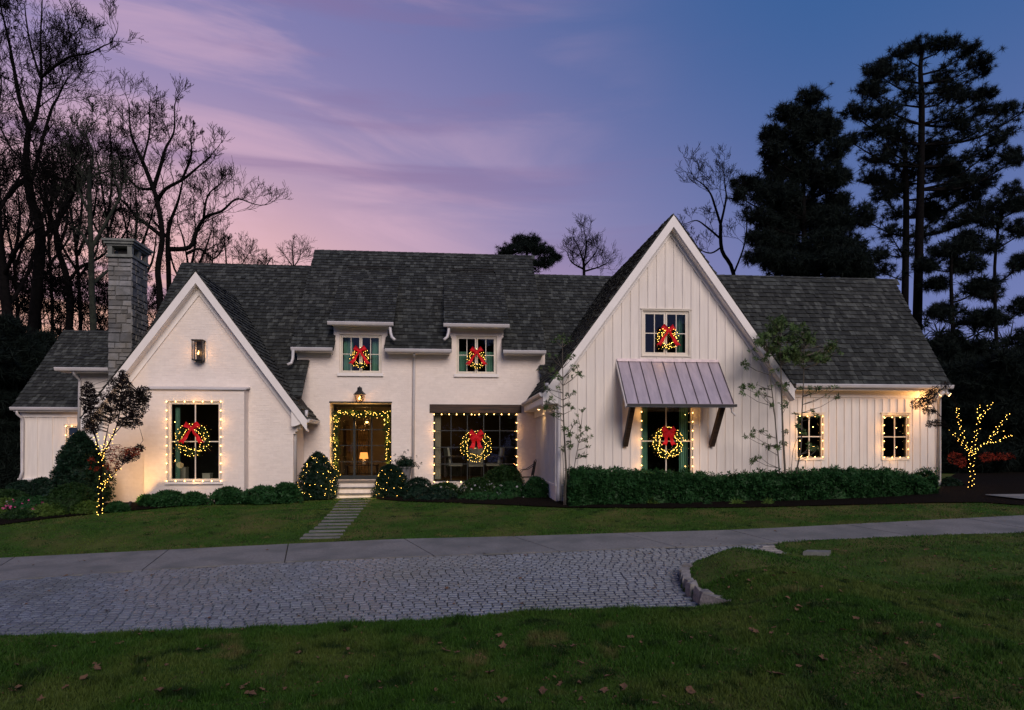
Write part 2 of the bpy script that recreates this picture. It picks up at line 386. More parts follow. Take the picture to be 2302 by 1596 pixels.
def grassmat():
    m, t = new_mat('grass_blade'); N = t.nodes.new; L = t.links.new
    out = N('ShaderNodeOutputMaterial'); b = N('ShaderNodeBsdfPrincipled'); b.inputs['Roughness'].default_value = .6; b.inputs['Specular IOR Level'].default_value = .2
    g = N('ShaderNodeNewGeometry')
    def band(scale, lo, hi, det=3):
        n = N('ShaderNodeTexNoise'); n.inputs['Scale'].default_value = scale; n.inputs['Detail'].default_value = det; L(g.outputs['Position'], n.inputs['Vector'])
        r = N('ShaderNodeMapRange'); r.interpolation_type = 'SMOOTHSTEP'; r.inputs[1].default_value = lo; r.inputs[2].default_value = hi; L(n.outputs[0], r.inputs[0]); return r.outputs[0]
    def mix(f, a, c):
        x = N('ShaderNodeMix'); x.data_type = 'RGBA'; L(f, x.inputs[0])
        for i, q in ((6, a), (7, c)):
            if isinstance(q, tuple): x.inputs[i].default_value = (*q, 1)
            else: L(q, x.inputs[i])
        return x.outputs[2]
    c = mix(g.outputs['Random Per Island'], (.018, .064, .007), (.054, .135, .015))
    c = mix(band(.55, .46, .66), c, (.088, .132, .024)); c = mix(band(3.2, .52, .70, 2), c, (.012, .034, .006)); c = mix(band(1.5, .60, .74, 2), c, (.130, .128, .042))
    L(c, b.inputs['Base Color']); tl = N('ShaderNodeBsdfTranslucent'); L(c, tl.inputs[0]); ms = N('ShaderNodeMixShader'); ms.inputs[0].default_value = .3
    L(b.outputs[0], ms.inputs[1]); L(tl.outputs[0], ms.inputs[2]); L(ms.outputs[0], out.inputs[0]); return m
M['blade'] = grassmat()
M['soil'] = pmat('mulch_soil', (.012, .009, .007), (.006, .005, .004), 18, 1, .03, 22, spec=.03)
M['wood'] = pmat('stained_timber', (.060, .034, .021), (.020, .014, .011), 5, .6, .003, 20, stretch=(.25, 4, 4))
M['metalroof'] = pmat('standing_seam_metal', (.60, .50, .52), (.46, .385, .41), 3, .38, .0015, 12, metal=.45, stretch=(2.5, .6, .6), spec=.5)
M['seam'] = pmat('seam_metal', (.16, .13, .13), (.10, .085, .09), 5, .45, metal=.6)
M['iron'] = pmat('black_iron', (.014, .015, .016), (.01, .01, .011), 5, .45, spec=.4)
M['darkframe'] = pmat('dark_steel_frame', (.022, .028, .03), (.015, .02, .022), 5, .4, spec=.4)
M['frame'] = pmat('window_frame_paint', (.72, .66, .56), (.66, .60, .51), 4, .5)
M['glass'] = glassmat('window_glass', (.90, .95, .92), 1.62, .004)
M['lampglass'] = glassmat('lantern_glass', (1, .95, .9), 1.3)
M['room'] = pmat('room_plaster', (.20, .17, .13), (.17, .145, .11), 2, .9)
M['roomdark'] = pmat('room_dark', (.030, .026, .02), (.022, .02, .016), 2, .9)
M['roomfloor'] = pmat('room_floor_wood', (.07, .045, .025), (.05, .03, .018), 3, .5, stretch=(4, .5, 1))
M['curtain'] = pmat('curtain_cloth', (.27, .52, .40), (.19, .38, .29), 3, .9, stretch=(6, 6, .3))
M['cream'] = pmat('cream_cloth', (.50, .46, .36), (.42, .38, .30), 4, .9)
M['plaid'] = pmat('plaid_drape', (.34, .25, .15), (.10, .07, .04), 7, .9, stretch=(.15, .15, 1.4))
M['bark'] = pmat('dark_bark', (.008, .007, .007), (.004, .004, .004), 7, 1, .01, 12, spec=.03)
M['barklichen'] = pmat('lichen_bark', (.030, .036, .024), (.012, .014, .010), 7, .95, .01, 12)  # paler bark because of its grey lichen
M['twig'] = pmat('young_bark', (.13, .115, .09), (.08, .07, .055), 12, .8)
M['pine'] = leafmat('pine_needle', (.003, .007, .006), (.008, .014, .011), .7, .1)
M['wreath'] = leafmat('fir_needle', (.012, .030, .010), (.040, .070, .018), .6, .2)
M['hedge'] = leafmat('hedge_leaf', (.008, .034, .010), (.026, .085, .026), .45, .25, 2.5)
M['darkleaf'] = leafmat('evergreen_leaf', (.004, .012, .007), (.012, .032, .018), .45, .15, 2)
M['box'] = leafmat('boxwood_leaf', (.007, .022, .007), (.022, .055, .014), .5, .2, 2)
M['fern'] = leafmat('fern_leaf', (.03, .085, .015), (.09, .15, .03), .5, .3, 2)
M['magnolia'] = leafmat('long_green_leaf', (.030, .072, .022), (.085, .13, .045), .4, .25, 1)
M['mapledark'] = leafmat('dark_purple_leaf', (.006, .006, .006), (.018, .013, .012), .7, .15, 2)
M['maplered'] = leafmat('red_leaf', (.09, .010, .007), (.22, .028, .013), .6, .35, 3)
M['pink'] = leafmat('pink_petal', (.50, .05, .20), (.75, .14, .36), .6, .3, 5)
M['white'] = leafmat('white_petal', (.35, .35, .37), (.52, .52, .54), .6, .3, 5)
M['fallen'] = leafmat('dry_leaf', (.045, .026, .016), (.15, .085, .05), .8, .1, 4)
M['ribbon'] = pmat('red_ribbon', (.62, .006, .014), (.42, .003, .010), 9, .55, .003, 120, spec=.2)
M['cord'] = pmat('green_cord', (.02, .05, .02), (.02, .04, .02), 4, .6)
M['pot'] = pmat('grey_planter', (.17, .17, .175), (.12, .12, .125), 5, .8, .003, 30)
M['bulb'] = emat('warm_bulb', (1.0, .52, .14), 13)
M['mini'] = emat('mini_light', (1.0, .58, .11), 10)
M['flame'] = emat('lamp_flame', (1.0, .48, .14), 9)
M['flood'] = emat('flood_lens', (1.0, .62, .26), 14)
M['shade'] = emat('lamp_shade_glow', (1.0, .34, .07), 1.7)
def lamp(kind, loc, power, col=(1, .58, .24), size=.05, aim=None, spot=None, parent=None, blend=.5, name='lamp_light'):
    d = bpy.data.lights.new(name, kind); o = bpy.data.objects.new(name, d); C.objects.link(o); o.location = loc
    d.energy = power; d.color = col; d.shadow_soft_size = size
    if aim is not None:
        o.rotation_euler = (Vector(aim)-Vector(loc)).to_track_quat('-Z', 'Y').to_euler(); d.spot_size = spot; d.spot_blend = blend
    if parent: o.parent = parent; o.matrix_parent_inverse = Matrix.Translation(-parent.location) if parent.type == 'EMPTY' else Matrix.Identity(4)
    return o

# ================================================================ the ground
def edge_fn(tab): return lambda x: lerp_tab(tab, x)
lawn_low = edge_fn([(-900, 1296), (-300, 1272), (0, 1254.6), (379, 1236), (648, 1223), (898, 1212), (1153, 1206), (1461, 1196.5), (1629, 1192), (1753, 1186.6), (2301, 1158.5), (2900, 1132)])
conc_low = edge_fn([(-900, 1352), (-300, 1325), (0, 1305), (312, 1282), (640, 1263), (898, 1252), (1255, 1240), (1461, 1231), (1629, 1227), (1753, 1219.5), (2009, 1206.5), (2301, 1197.5), (2900, 1171)])
cob_low = edge_fn([(-900, 1490), (-300, 1460), (0, 1462), (547, 1440), (970, 1424), (1153, 1404), (1574, 1390), (1600, 1386), (1640, 1275), (1680, 1264), (1765, 1254), (1790, 1235), (1800, 1222)])
def strip(name, xs, top, bot, m, off, mat, kind='structure', thick=0, fn=h0):
    V = []
    for x in xs:
        for j in range(m+1):
            y = bot(x)+(top(x)-bot(x))*j/m; p = hit(x, y, fn); V.append((p.x, p.y, p.z+off))
    k = m+1; F_ = []
    for i in range(len(xs)-1):
        for j in range(m): a = i*k+j; F_.append((a, a+k, a+k+1, a+1))
    b = MB(); b.add(V, F_)
    if thick:
        n = len(V); b.v += [(x, y, z-thick) for x, y, z in V]
        ring = [i*k for i in range(len(xs))]+[(len(xs)-1)*k+j for j in range(1, k)]+[i*k+m for i in range(len(xs)-2, -1, -1)]+[j for j in range(m-1, 0, -1)]
        b.f += [(ring[i], ring[i]+n, ring[(i+1) % len(ring)]+n, ring[(i+1) % len(ring)]) for i in range(len(ring))]
    o = b.build(name, mat)
    if kind: props(o, kind=kind)
    return o
DRV = [hit(x, lawn_low(x)) for x in range(-900, 2901, 100)]+[hit(x, conc_low(x)) for x in range(2900, 1764, -100)]
drive_poly = [(p.x, p.y) for p in DRV]+[(p[0], p[1]) for p in NLp[len(LAWN_PX)-1-3:0:-1] if False]
drive_poly = [(p.x, p.y) for p in DRV]+[(NL[i].x, NL[i].y) for i in range(len(NL)-3, -1, -1)]
def hg(X, Y):
    """ground sheet: lawn height, sunk under the paving"""
    z = h1(X, Y); ins = poly_in(X, Y, drive_poly) & ~poly_in(X, Y, NLp)
    return np.where(ins, h0(X, Y)-.07, z)
def seg(a, b, n): return list(np.linspace(a, b, n, endpoint=False))
gx = np.array(seg(-90, -22, 14)+seg(-22, -12, 40)+seg(-12, 13, 230)+seg(13, 26, 50)+seg(26, 120, 16)+[120])
gy = np.array(seg(-45, 3, 16)+seg(3, 16.5, 150)+seg(16.5, 24, 40)+seg(24, 60, 14)+seg(60, 420, 8)+[420])
GX, GY = np.meshgrid(gx, gy, indexing='ij'); GZ = hg(GX, GY)
V = np.stack([GX, GY, GZ], -1).reshape(-1, 3); nx, ny = GX.shape
I, J = np.meshgrid(np.arange(nx-1), np.arange(ny-1), indexing='ij'); A = (I*ny+J).ravel()
ground = props(np_mesh('lawn_ground', V, np.stack([A, A+ny, A+ny+1, A+1], 1), M['grass'], None, True), kind='structure')

# cobbles: joint bed, then one block at a time
xs = [x for x in range(-900, 1801, 30)]
strip('cobble_bed', xs, conc_low, cob_low, 8, -.018, M['joint'])
cob = props(MB().add([tuple(hit(700, 1330)+Vector((q*.02, w*.02, -.05))) for q, w in ((0, 0), (1, 0), (1, 1), (0, 1))], [(0, 1, 2, 3)]).build('cobble_paving', M['joint']), kind='structure')
cvs, cfs = t_stone(rough=.03, bevel=.05, nvar=8)
conc_pts = [hit(x, conc_low(x)) for x in range(-900, 1801, 60)]
cxs = np.array([p.x for p in conc_pts]); cys = np.array([p.y for p in conc_pts])
Ms = []
row = 0; y = 7.2
while y < 17:
    d = .118
    x = -15+(row % 2)*.074+rng.uniform(0, .02)
    while x < 9:
        w = rng.uniform(.132, .165)
        xc = x+w/2; x += w
        yy = y+.010*math.sin(xc*.9+y*.3)+.012*(xc)      # courses wander a little
        if yy > np.interp(xc, cxs, cys)-.05: continue
        Ms.append((xc, yy, w, d))
    y += d; row += 1
ca = np.array(Ms)
okc = ~poly_in(ca[:, 0], ca[:, 1], NLp) & (poly_dist(ca[:, 0], ca[:, 1], NLp) > .02)
ca = ca[okc]; zz = h0(ca[:, 0], ca[:, 1])
# only what the camera could plausibly see
ang = np.arctan2(ca[:, 0], ca[:, 1])-YAW; ca = ca[np.abs(ang) < R(48)]; zz = h0(ca[:, 0], ca[:, 1])
order = np.argsort(np.abs(ca[:, 1]-6)+.25*np.abs(ca[:, 0]+3)); Ml = []
for i in order:
    x, y, w, d = ca[i]; a = rng.uniform(-.025, .025); c, s = math.cos(a), math.sin(a); tx, ty = rng.uniform(-.02, .02), rng.uniform(-.02, .02)
    hh = .05; w2 = w-.014; d2 = d-.022
    Ml.append(mat4((c*w2, s*w2, tx*w2), (-s*d2, c*d2, ty*d2), (0, 0, hh), (x, y, zz[i]-hh+.004+rng.uniform(-.004, .004))))
pieces('cobble', 'cobbles', (cvs, cfs), Ml, M['cobble'], cob, 300)

# concrete drive, slab by slab
JN = [(-1200, -1300), (-420, -560), (-190, -300), (33, -60), (379, 320), (648, 640), (909, 975), (1153, 1258), (1400, 1520), (1640, 1750), (1900, 2050), (2170, 2350), (2900, 3050)]
drive = props(MB().add([tuple(hit(900, 1235)+Vector((q*.02, w*.02, -.06))) for q, w in ((0, 0), (1, 0), (1, 1), (0, 1))], [(0, 1, 2, 3)]).build('concrete_drive', M['joint']), kind='structure')
for (u0, l0), (u1, l1) in zip(JN, JN[1:]):
    n = 8; m = 6; V = []; g = 1.3
    for i in range(n+1):
        a = i/n
        xu = u0+g+(u1-u0-2*g)*a; xl = l0+g+(l1-l0-2*g)*a
        pu, pl = hit(xu, lawn_low(xu)), hit(xl, conc_low(xl))
        for j in range(m+1):
            q = pl.lerp(pu, j/m); V.append((q.x, q.y, float(h0(q.x, q.y))+.006))
    b = MB(); k = m+1; b.add(V, [(i*k+j, (i+1)*k+j, (i+1)*k+j+1, i*k+j+1) for i in range(n) for j in range(m)])
    nn = len(V); b.v += [(x, y, z-.1) for x, y, z in V]
    ring = [i*k for i in range(n+1)]+[n*k+j for j in range(1, k)]+[i*k+m for i in range(n-1, -1, -1)]+[j for j in range(m-1, 0, -1)]
    b.f += [(ring[(i+1) % len(ring)], ring[i], ring[i]+nn, ring[(i+1) % len(ring)]+nn) for i in range(len(ring))]
    b.build('slab', M['concrete'], drive)
strip('drive_bed', range(-900, 2901, 60), lambda x: lawn_low(x)+.5, lambda x: conc_low(x)-.5, 4, -.03, M['joint'])

# side drive glimpsed at the right edge
strip('side_drive', range(2215, 2900, 40), edge_fn([(2215, 1117), (2900, 1111)]), edge_fn([(2215, 1118), (2302, 1128), (2900, 1131)]), 3, .07, M['concrete'], fn=h1)

# kerb of rough granite blocks round the island
kerb = props(MB().add([tuple(NL[11]+Vector((q*.02, w*.02, -.1))) for q, w in ((0, 0), (1, 0), (1, 1), (0, 1))], [(0, 1, 2, 3)]).build('stone_kerb', M['kerb']), kind='structure')
kpx = [(1655, 1380), (1606, 1384), (1587, 1369), (1549, 1340), (1533, 1320), (1531, 1302), (1541, 1287), (1582, 1270), (1630, 1262), (1666, 1258)]
kp = [hit(1648, 1386)]+[hit(x, y) for x, y in kpx[2:]]
def walk(pts, step):
    out = []; carry = 0
    for a, b in zip(pts, pts[1:]):
        L = (b-a).length; t = carry
        while t < L: out.append((a.lerp(b, t/L), (b-a).normalized())); t += step*rng.uniform(.75, 1.3)
        carry = t-L
    return out
kv, kf = t_stone(rough=.11, bevel=.08, nvar=8); Ml = []
for p, d in walk(kp, .22):
    n = Vector((-d.y, d.x, 0)); hgt = .235 if p.y < 10.6 else .19
    if n.x < 0: n = -n
    q = p+n*.075
    Ml.append(mat4(d*.235, n*.15*rng.uniform(.9, 1.15), (rng.uniform(-.01, .01), 0, hgt), (q.x, q.y, float(h0(q.x, q.y))-.06)))
pieces('kerb_stone', 'kerb_stones', (kv, kf), Ml, M['kerb'], kerb, 300)
# flush stones where the kerb drops at the throat, and along the near lawn edge
Ml = []
for k, (x0, x1, yy) in enumerate([(1712, 1742, 1230), (1706, 1745, 1235), (1704, 1752, 1239.5), (1712, 1762, 1244), (1724, 1772, 1248)]):
    p, q = hit(x0, yy), hit(x1, yy); d = q-p
    Ml.append(mat4((d.x, d.y, 0), (0, .13, 0), (0, 0, .06), ((p.x+q.x)/2, (p.y+q.y)/2, float(h0(p.x, p.y))-.028)))
for x in (395, 440, 470, 515, 545, 590, 610, 640, 1085, 1100, 1118):
    p = hit(x, cob_low(x)-9); Ml.append(mat4((.26, .02, 0), (0, .12, 0), (0, 0, .085), (p.x, p.y, float(h0(p.x, p.y))-.035)))
pieces('edge_stone', 'edge_stones', (kv, kf), Ml, M['kerb'], kerb, 300)
p = hit(1838, 1248, h1); b = MB(); c = [hit(x, y, h1) for x, y in ((1805, 1249), (1862, 1250.5), (1868, 1245.5), (1815, 1244.5))]
b.add([(q.x, q.y, q.z-.02) for q in c]+[(q.x, q.y, q.z+.07) for q in c], BOXF)
props(b.build('flat_stone', M['flag']), 'flat grey stone slab set in the lawn behind the kerb opening', 'stone slab')

# stepping-stone path
path = props(MB().add([tuple(hit(740, 1160)+Vector((q*.02, w*.02, -.1))) for q, w in ((0, 0), (1, 0), (1, 1), (0, 1))], [(0, 1, 2, 3)]).build('stone_path', M['flag']), kind='structure')
fv, ff = t_stone(rough=.025, bevel=.012, nvar=5); Ml = []
stones = [(1122, 768, 838), (1127, 762, 832), (1132.5, 757, 826), (1138.5, 752, 822), (1144.5, 748, 817), (1151, 742, 812), (1157.5, 736, 806), (1164, 730, 801), (1171, 724, 795), (1178.5, 716, 789), (1186, 707, 782), (1194, 696, 776), (1202, 684, 770), (1209.5, 676, 764)]
for y, x0, x1 in stones:
    p, q = hit(x0, y, h1), hit(x1, y, h1); dep = .16
    Ml.append(mat4((q.x-p.x, (q.y-p.y)*.2, 0), (0, dep, 0), (0, 0, .05), ((p.x+q.x)/2, (p.y+q.y)/2, p.z-.028)))
pieces('stepping_stone', 'stepping_stones', (fv, ff), Ml, M['flag'], path, 300)

# mulch beds along the house; past the right corner soil colour paints shade too
bed_bot = edge_fn([(-900, 1240), (0, 1182), (120, 1166), (225, 1155), (400, 1140), (560, 1131), (690, 1126), (755, 1124)])
bed_top = edge_fn([(-900, 1080), (0, 1092), (200, 1112), (240, 1118), (755, 1108)])
strip('mulch_and_shade_bed', [float(x) for x in range(-900, 756, 15)], bed_top, bed_bot, 6, .03, M['soil'], fn=h1)
bed2_bot = edge_fn([(846, 1123), (900, 1128), (1000, 1131), (1120, 1136), (1280, 1143), (1500, 1144), (1700, 1142), (1900, 1137), (2100, 1132), (2210, 1131), (2302, 1138), (2900, 1165)])
bed2_top = edge_fn([(846, 1108), (1180, 1108), (1230, 1116), (1260, 1118), (2110, 1104), (2140, 1070), (2180, 1054), (2302, 1048), (2900, 1044)])  # raised right end lays dark soil colour over lawn in place of shade
strip('mulch_and_shade_bed', [float(x) for x in range(846, 2890, 12)], bed2_top, bed2_bot, 6, .03, M['soil'], fn=h1)

# ---------------------------------------------------------------- grass blades
def blades(name, n, ylo, yhi, hb, wb, test, slim=46):
    ang = nr.uniform(-R(slim), R(slim), n)+YAW; r = np.sqrt(nr.uniform(ylo**2, yhi**2, n)); X = r*np.tan(ang); Y = r
    k = test(X, Y); X, Y = X[k], Y[k]; n = len(X); Z = h1(X, Y)
    cl = .45+1.1*(.5+.5*np.sin(X*5.1+2*np.sin(Y*3.7))*np.sin(Y*4.3+1.7*np.sin(X*2.9)))*(.6+.4*np.sin(X*13+3*np.sin(Y*9))*np.sin(Y*15+2*np.sin(X*7)))
    if name == 'near_grass': cl = cl*np.where(nr.rand(n) < .02, 2.0, 1.0)
    hh = hb*nr.uniform(.5, 1.3, n)*cl; a = nr.uniform(0, 6.283, n); lean = nr.uniform(.1, .9, n)*hh; la = nr.uniform(0, 6.283, n)
    w = wb*nr.uniform(.6, 1.3, n)
    B = np.stack([X, Y, Z-.005], 1); s = np.stack([np.cos(a)*w, np.sin(a)*w, 0*a], 1); tip = B+np.stack([np.cos(la)*lean, np.sin(la)*lean, hh], 1)
    V = np.stack([B-s, B+s, tip], 1).reshape(-1, 3)
    return props(np_mesh(name, V, np.arange(n*3).reshape(-1, 3), M['blade']), kind='stuff')
near_test = lambda X, Y: poly_in(X, Y, NLp) & (poly_dist(X, Y, NLp) > .01)
g1 = blades('near_grass', 360000, 5.0, 9.2, .058, .0055, near_test)
g1['label'] = 'short dark green and straw grass of the near lawn'; g1['category'] = 'grass'
g2 = blades('island_grass', 200000, 9.0, 16.5, .045, .009, near_test)
g2['label'] = 'short grass on the raised lawn island behind the stone kerb'; g2['category'] = 'grass'
lawn_poly = [(p.x, p.y) for p in (hit(x, lawn_low(x)) for x in range(-300, 2701, 60))]+[(p.x, p.y) for p in (hit(x, y) for x, y in ((2700, 1150), (2302, 1137), (2210, 1131), (1900, 1137), (1500, 1144), (1280, 1143), (1120, 1136), (900, 1128), (846, 1123), (755, 1122), (690, 1126), (560, 1131), (400, 1140), (225, 1155), (120, 1166), (0, 1182), (-300, 1201)))]
STN = [(m[0, 3], m[1, 3], m[0, 0]/2, .14) for m in Ml]
def far_test(X, Y):
    k = poly_in(X, Y, lawn_poly)
    for sx, sy2, hw, hd in STN: k &= ~((np.abs(X-sx) < hw) & (np.abs(Y-sy2) < hd-.02))
    return k
g3 = blades('house_lawn_grass', 300000, 12.5, 21.5, .035, .012, far_test)
g3['label'] = 'mown grass between the concrete drive and the house'; g3['category'] = 'grass'

# ================================================================ the house
Ym, Yme = 22.5, 22.08                   # middle front, its eave edge
G1, BMP, G2, YW = 21.0, 20.58, 18.15, 19.35
hx0, hz0 = PX(445, G1), .0
house = thing('house', (0, 24, 0), 'long white brick and board house with steep dark shingle roofs', 'house')
def wall(name, cols, y0, y1, holes, mat):
    """cols: (x, ztop) breakpoints; wall from zb; holes: (x0, x1, z0, z1)"""
    b = MB(); zb = cols[0]
    tops = cols[1:]
    top = lambda x: lerp_tab(tops, x)
    xs = sorted(set([t[0] for t in tops]+[v for h in holes for v in h[:2] if tops[0][0] < v < tops[-1][0]]))
    for a, c in zip(xs, xs[1:]):
        if c-a < 1e-4: continue
        cuts = sorted([(h[2], h[3]) for h in holes if h[0] <= a+1e-5 and h[1] >= c-1e-5])
        z = zb
        for lo, hi in cuts: b.box(a, c, y0, y1, z, lo); z = hi
        b.box(a, c, y0, y1, z, top(a), top(c))
    return b.build(name, mat, house)
BR = []      # every brick: (distance rank, matrix, wall)
def bricks(wallobj, x0, x1, z0, top, y, holes, flipx=False, zlow=None):
    rowh = .074; r = 0; z = z0; out = []
    while True:
        zc = z+rowh/2; zt = max(top(x0+.01), top((x0+x1)/2), top(x1-.01))
        if zc > zt: break
        x = x0-(r % 2)*.105
        while x < x1:
            w = .21; a, c = max(x, x0), min(x+w, x1); x += w
            if c-a < .03: continue
            if z+rowh > min(top(a), top(c)): continue
            bad = False
            for h in holes:
                if h[2]-.02 < zc < h[3]+.02:
                    if a < h[0]+.0 < c: c = h[0]
                    elif a < h[1] < c: a = h[1]
                    elif a >= h[0]-1e-4 and c <= h[1]+1e-4: bad = True
                    if a < h[0] and c > h[1]: bad = True
            if bad or c-a < .03: continue
            out.append(mat4((c-a-rng.choice((.003, .003, .004, .005, .010)), 0, 0), (0, .0036+rng.uniform(-.002, .002), 0), (rng.uniform(-.001, .001), 0, rowh-rng.choice((.003, .003, .004, .005, .010))), ((a+c)/2, y, zc)))
        z += rowh; r += 1
    return out

# ---- openings, measured from the photograph
def rect(xa, xb, ya, yb, Y): return (PX(xa, Y), PX(xb, Y), PZ((xa+xb)/2, yb, Y), PZ((xa+xb)/2, ya, Y))
W1 = rect(377, 497, 902, 1083, BMP); WD1 = rect(763, 858, 752, 839, Ym); WD2 = rect(1025, 1117, 755, 841, Ym)
DOOR = rect(741.5, 880, 906, 1079, Ym); PIC = rect(974.5, 1163, 928, 1083, Ym)
WG = rect(1444, 1549, 699, 799, G2); WGD = rect(1440, 1558, 905, 1078, G2)
WR1 = rect(1791, 1850, 932, 1031, YW); WR2 = rect(1984, 2042, 933, 1031, YW)

# ---- middle section
mzb = -.25
mxl, mxr = PX(668, Ym), PX(1206, Ym)
eaveM = P(655, 781, Yme); ridgeMz = PZ(708, 570, 26.0)
mxl_e, mxr_e = eaveM.x, PX(1226, Yme)
PM = 1.09; zM = lambda y: eaveM.z+PM*(y-Yme)
top_m = eaveM.z-.03
d1 = (PX(750, Ym), PX(871, Ym)); d2 = (PX(1011, Ym), PX(1131.5, Ym)); dze = PZ(800, 724, Yme)
topsM = [(mxl, top_m), (d1[0], top_m), (d1[0]+.001, dze-.05), (d1[1], dze-.05), (d1[1]+.001, top_m), (d2[0], top_m), (d2[0]+.001, dze-.05), (d2[1], dze-.05), (d2[1]+.001, top_m), (PX(1225, Ym), top_m)]
holesM = [WD1, WD2, DOOR, PIC]
wm = wall('wall', [mzb]+topsM, Ym, Ym+.25, holesM, M['mortar'])
gt = lambda x: lerp_tab(topsM, x)
lint = (PX(966, Ym), PX(1172, Ym), PZ(1000, 928, Ym), PZ(1000, 909, Ym))
BRM = bricks(wm, mxl, PX(1225, Ym), mzb, gt, Ym, holesM+[lint])
# ---- left gable and its bump-out
g1x0, g1x1 = PX(232, G1), PX(659.5, G1); g1c = (g1x0+g1x1)/2
ap1 = P(447, 609, G1-.30); S1 = 1.36; ap1x = g1c
z1 = lambda x: ap1.z-S1*abs(x-ap1x)-.06
g1b = min(float(h1(g1x0, G1)), float(h1(g1x1, G1)))-.3
t1 = [(g1x0, z1(g1x0)), (ap1x, z1(ap1x)), (g1x1, z1(g1x1))]
bx0, bx1 = PX(324, BMP), PX(549, BMP); bz = PZ(440, 876, BMP)
w1 = wall('wall', [g1b]+t1, G1, G1+.25, [(bx0+.2, bx1-.2, -.0, bz-.2)], M['mortar'])
BRG = bricks(w1, g1x0, g1x1, g1b, lambda x: z1(x), G1, [(bx0, bx1, g1b-1, bz)])
wb = wall('wall', [g1b, (bx0, bz), (bx1, bz)], BMP, BMP+.25, [W1], M['mortar'])
MB().box(bx1-.2, bx1, BMP+.25, G1, g1b, bz).box(bx0, bx0+.2, BMP+.25, G1, g1b, bz).box(bx0+.2, bx1-.2, BMP+.25, G1+.2, bz-.08, bz-.002).build('return_wall', M['brick'], house)
BRB = bricks(wb, bx0, bx1, g1b, lambda x: bz, BMP, [W1])
# side walls of the left wing
zs = z1(g1x1)
MB().box(g1x1-.25, g1x1, G1+.25, Ym, g1b, zs).box(g1x0, g1x0+.25, G1+.25, 26.5, g1b, zs).build('side_wall', M['brick'], house)
bt = t_brick()
nb = 300
pieces('brick', 'bricks', bt, BRB[:nb], M['brick'], wb, nb); pieces('brick', 'bricks', bt, BRB[nb:], M['brick'], wb, 0)
pieces('brick', 'bricks', bt, BRG, M['brick'], w1, 0); pieces('brick', 'bricks', bt, BRM, M['brick'], wm, 0)

# ---- big board-and-batten gable
g2x0, g2x1 = PX(1250, G2), PX(1755, G2); g2c = (g2x0+g2x1)/2
S2 = 1.36; ap2 = P(1502, 481, G2-.28); ap2x = (g2x0+g2x1)/2
z2 = lambda x: ap2.z-S2*abs(x-ap2x)-.06
fl2 = PZ(1300, 1088, G2)
w2 = wall('wall', [fl2, (g2x0, z2(g2x0)), (ap2x, z2(ap2x)), (g2x1, z2(g2x1))], G2, G2+.2, [WG, WGD], M['siding'])
gb2 = float(h1(g2x0, G2))-.3
wf = MB().box(g2x0-.02, g2x1+.02, G2-.06, G2+.2, gb2, fl2-.05).box(g2x0-.02, g2x0+.2, G2+.2, Ym, gb2, fl2-.05).build('foundation_wall', M['mortar'], house)
MB().box(g2x0-.04, g2x1+.04, G2-.09, G2+.2, fl2-.05, fl2).box(g2x0-.04, g2x0+.2, G2+.2, Ym, fl2-.05, fl2).build('water_table', M['trim'], house)
pieces('brick', 'bricks', bt, bricks(wf, g2x0-.02, g2x0+1.2, gb2, lambda x: fl2-.05, G2-.06, []), M['brick'], wf, 0)
sw2 = MB().box(g2x0, g2x0+.2, G2+.2, Ym, fl2, z2(g2x0)-.25).build('side_wall', M['siding'], house)
MB().box(g2x1-.2, g2x1, G2+.2, 22, fl2, z2(g2x1)).build('side_wall', M['siding'], house)
def blocked(x, z, holes, m=.03): return any(h[0]-m < x < h[1]+m and h[2]-m < z < h[3]+m for h in holes)
def battens(parent, xs, y, zb, top, holes, w=.045, t=.022):
    for x in xs:
        z = zb; segs = []; cur = zb; zt = top(x)
        hs = sorted([(h[2]-.06, h[3]+.06) for h in holes if h[0]-.07 < x < h[1]+.07])
        for lo, hi in hs: segs.append((cur, lo)); cur = hi
        segs.append((cur, zt))
        for a, c in segs:
            if c-a > .05: MB().box(x-w/2, x+w/2, y-t, y, a, c, None).build('batten', M['siding'], parent)
sp2 = (g2x1-g2x0)/26
battens(w2, [g2x0+sp2*(i+.5) for i in range(26)], G2, fl2, lambda x: z2(x)-.22, [WG, WGD])
for i in range(16):
    yy = G2+.3+i*(Ym-G2-.5)/15
    MB().box(g2x0-.022, g2x0, yy-.022, yy+.022, fl2, z2(g2x0)-.25).build('batten', M['siding'], sw2)
MB().box(g2x0-.026, g2x0+.1, G2-.026, G2+.1, fl2, z2(g2x0)-.3).box(g2x1-.1, g2x1+.02, G2-.026, G2+.06, fl2, z2(g2x1)-.12).build('corner_board', M['trim'], house)

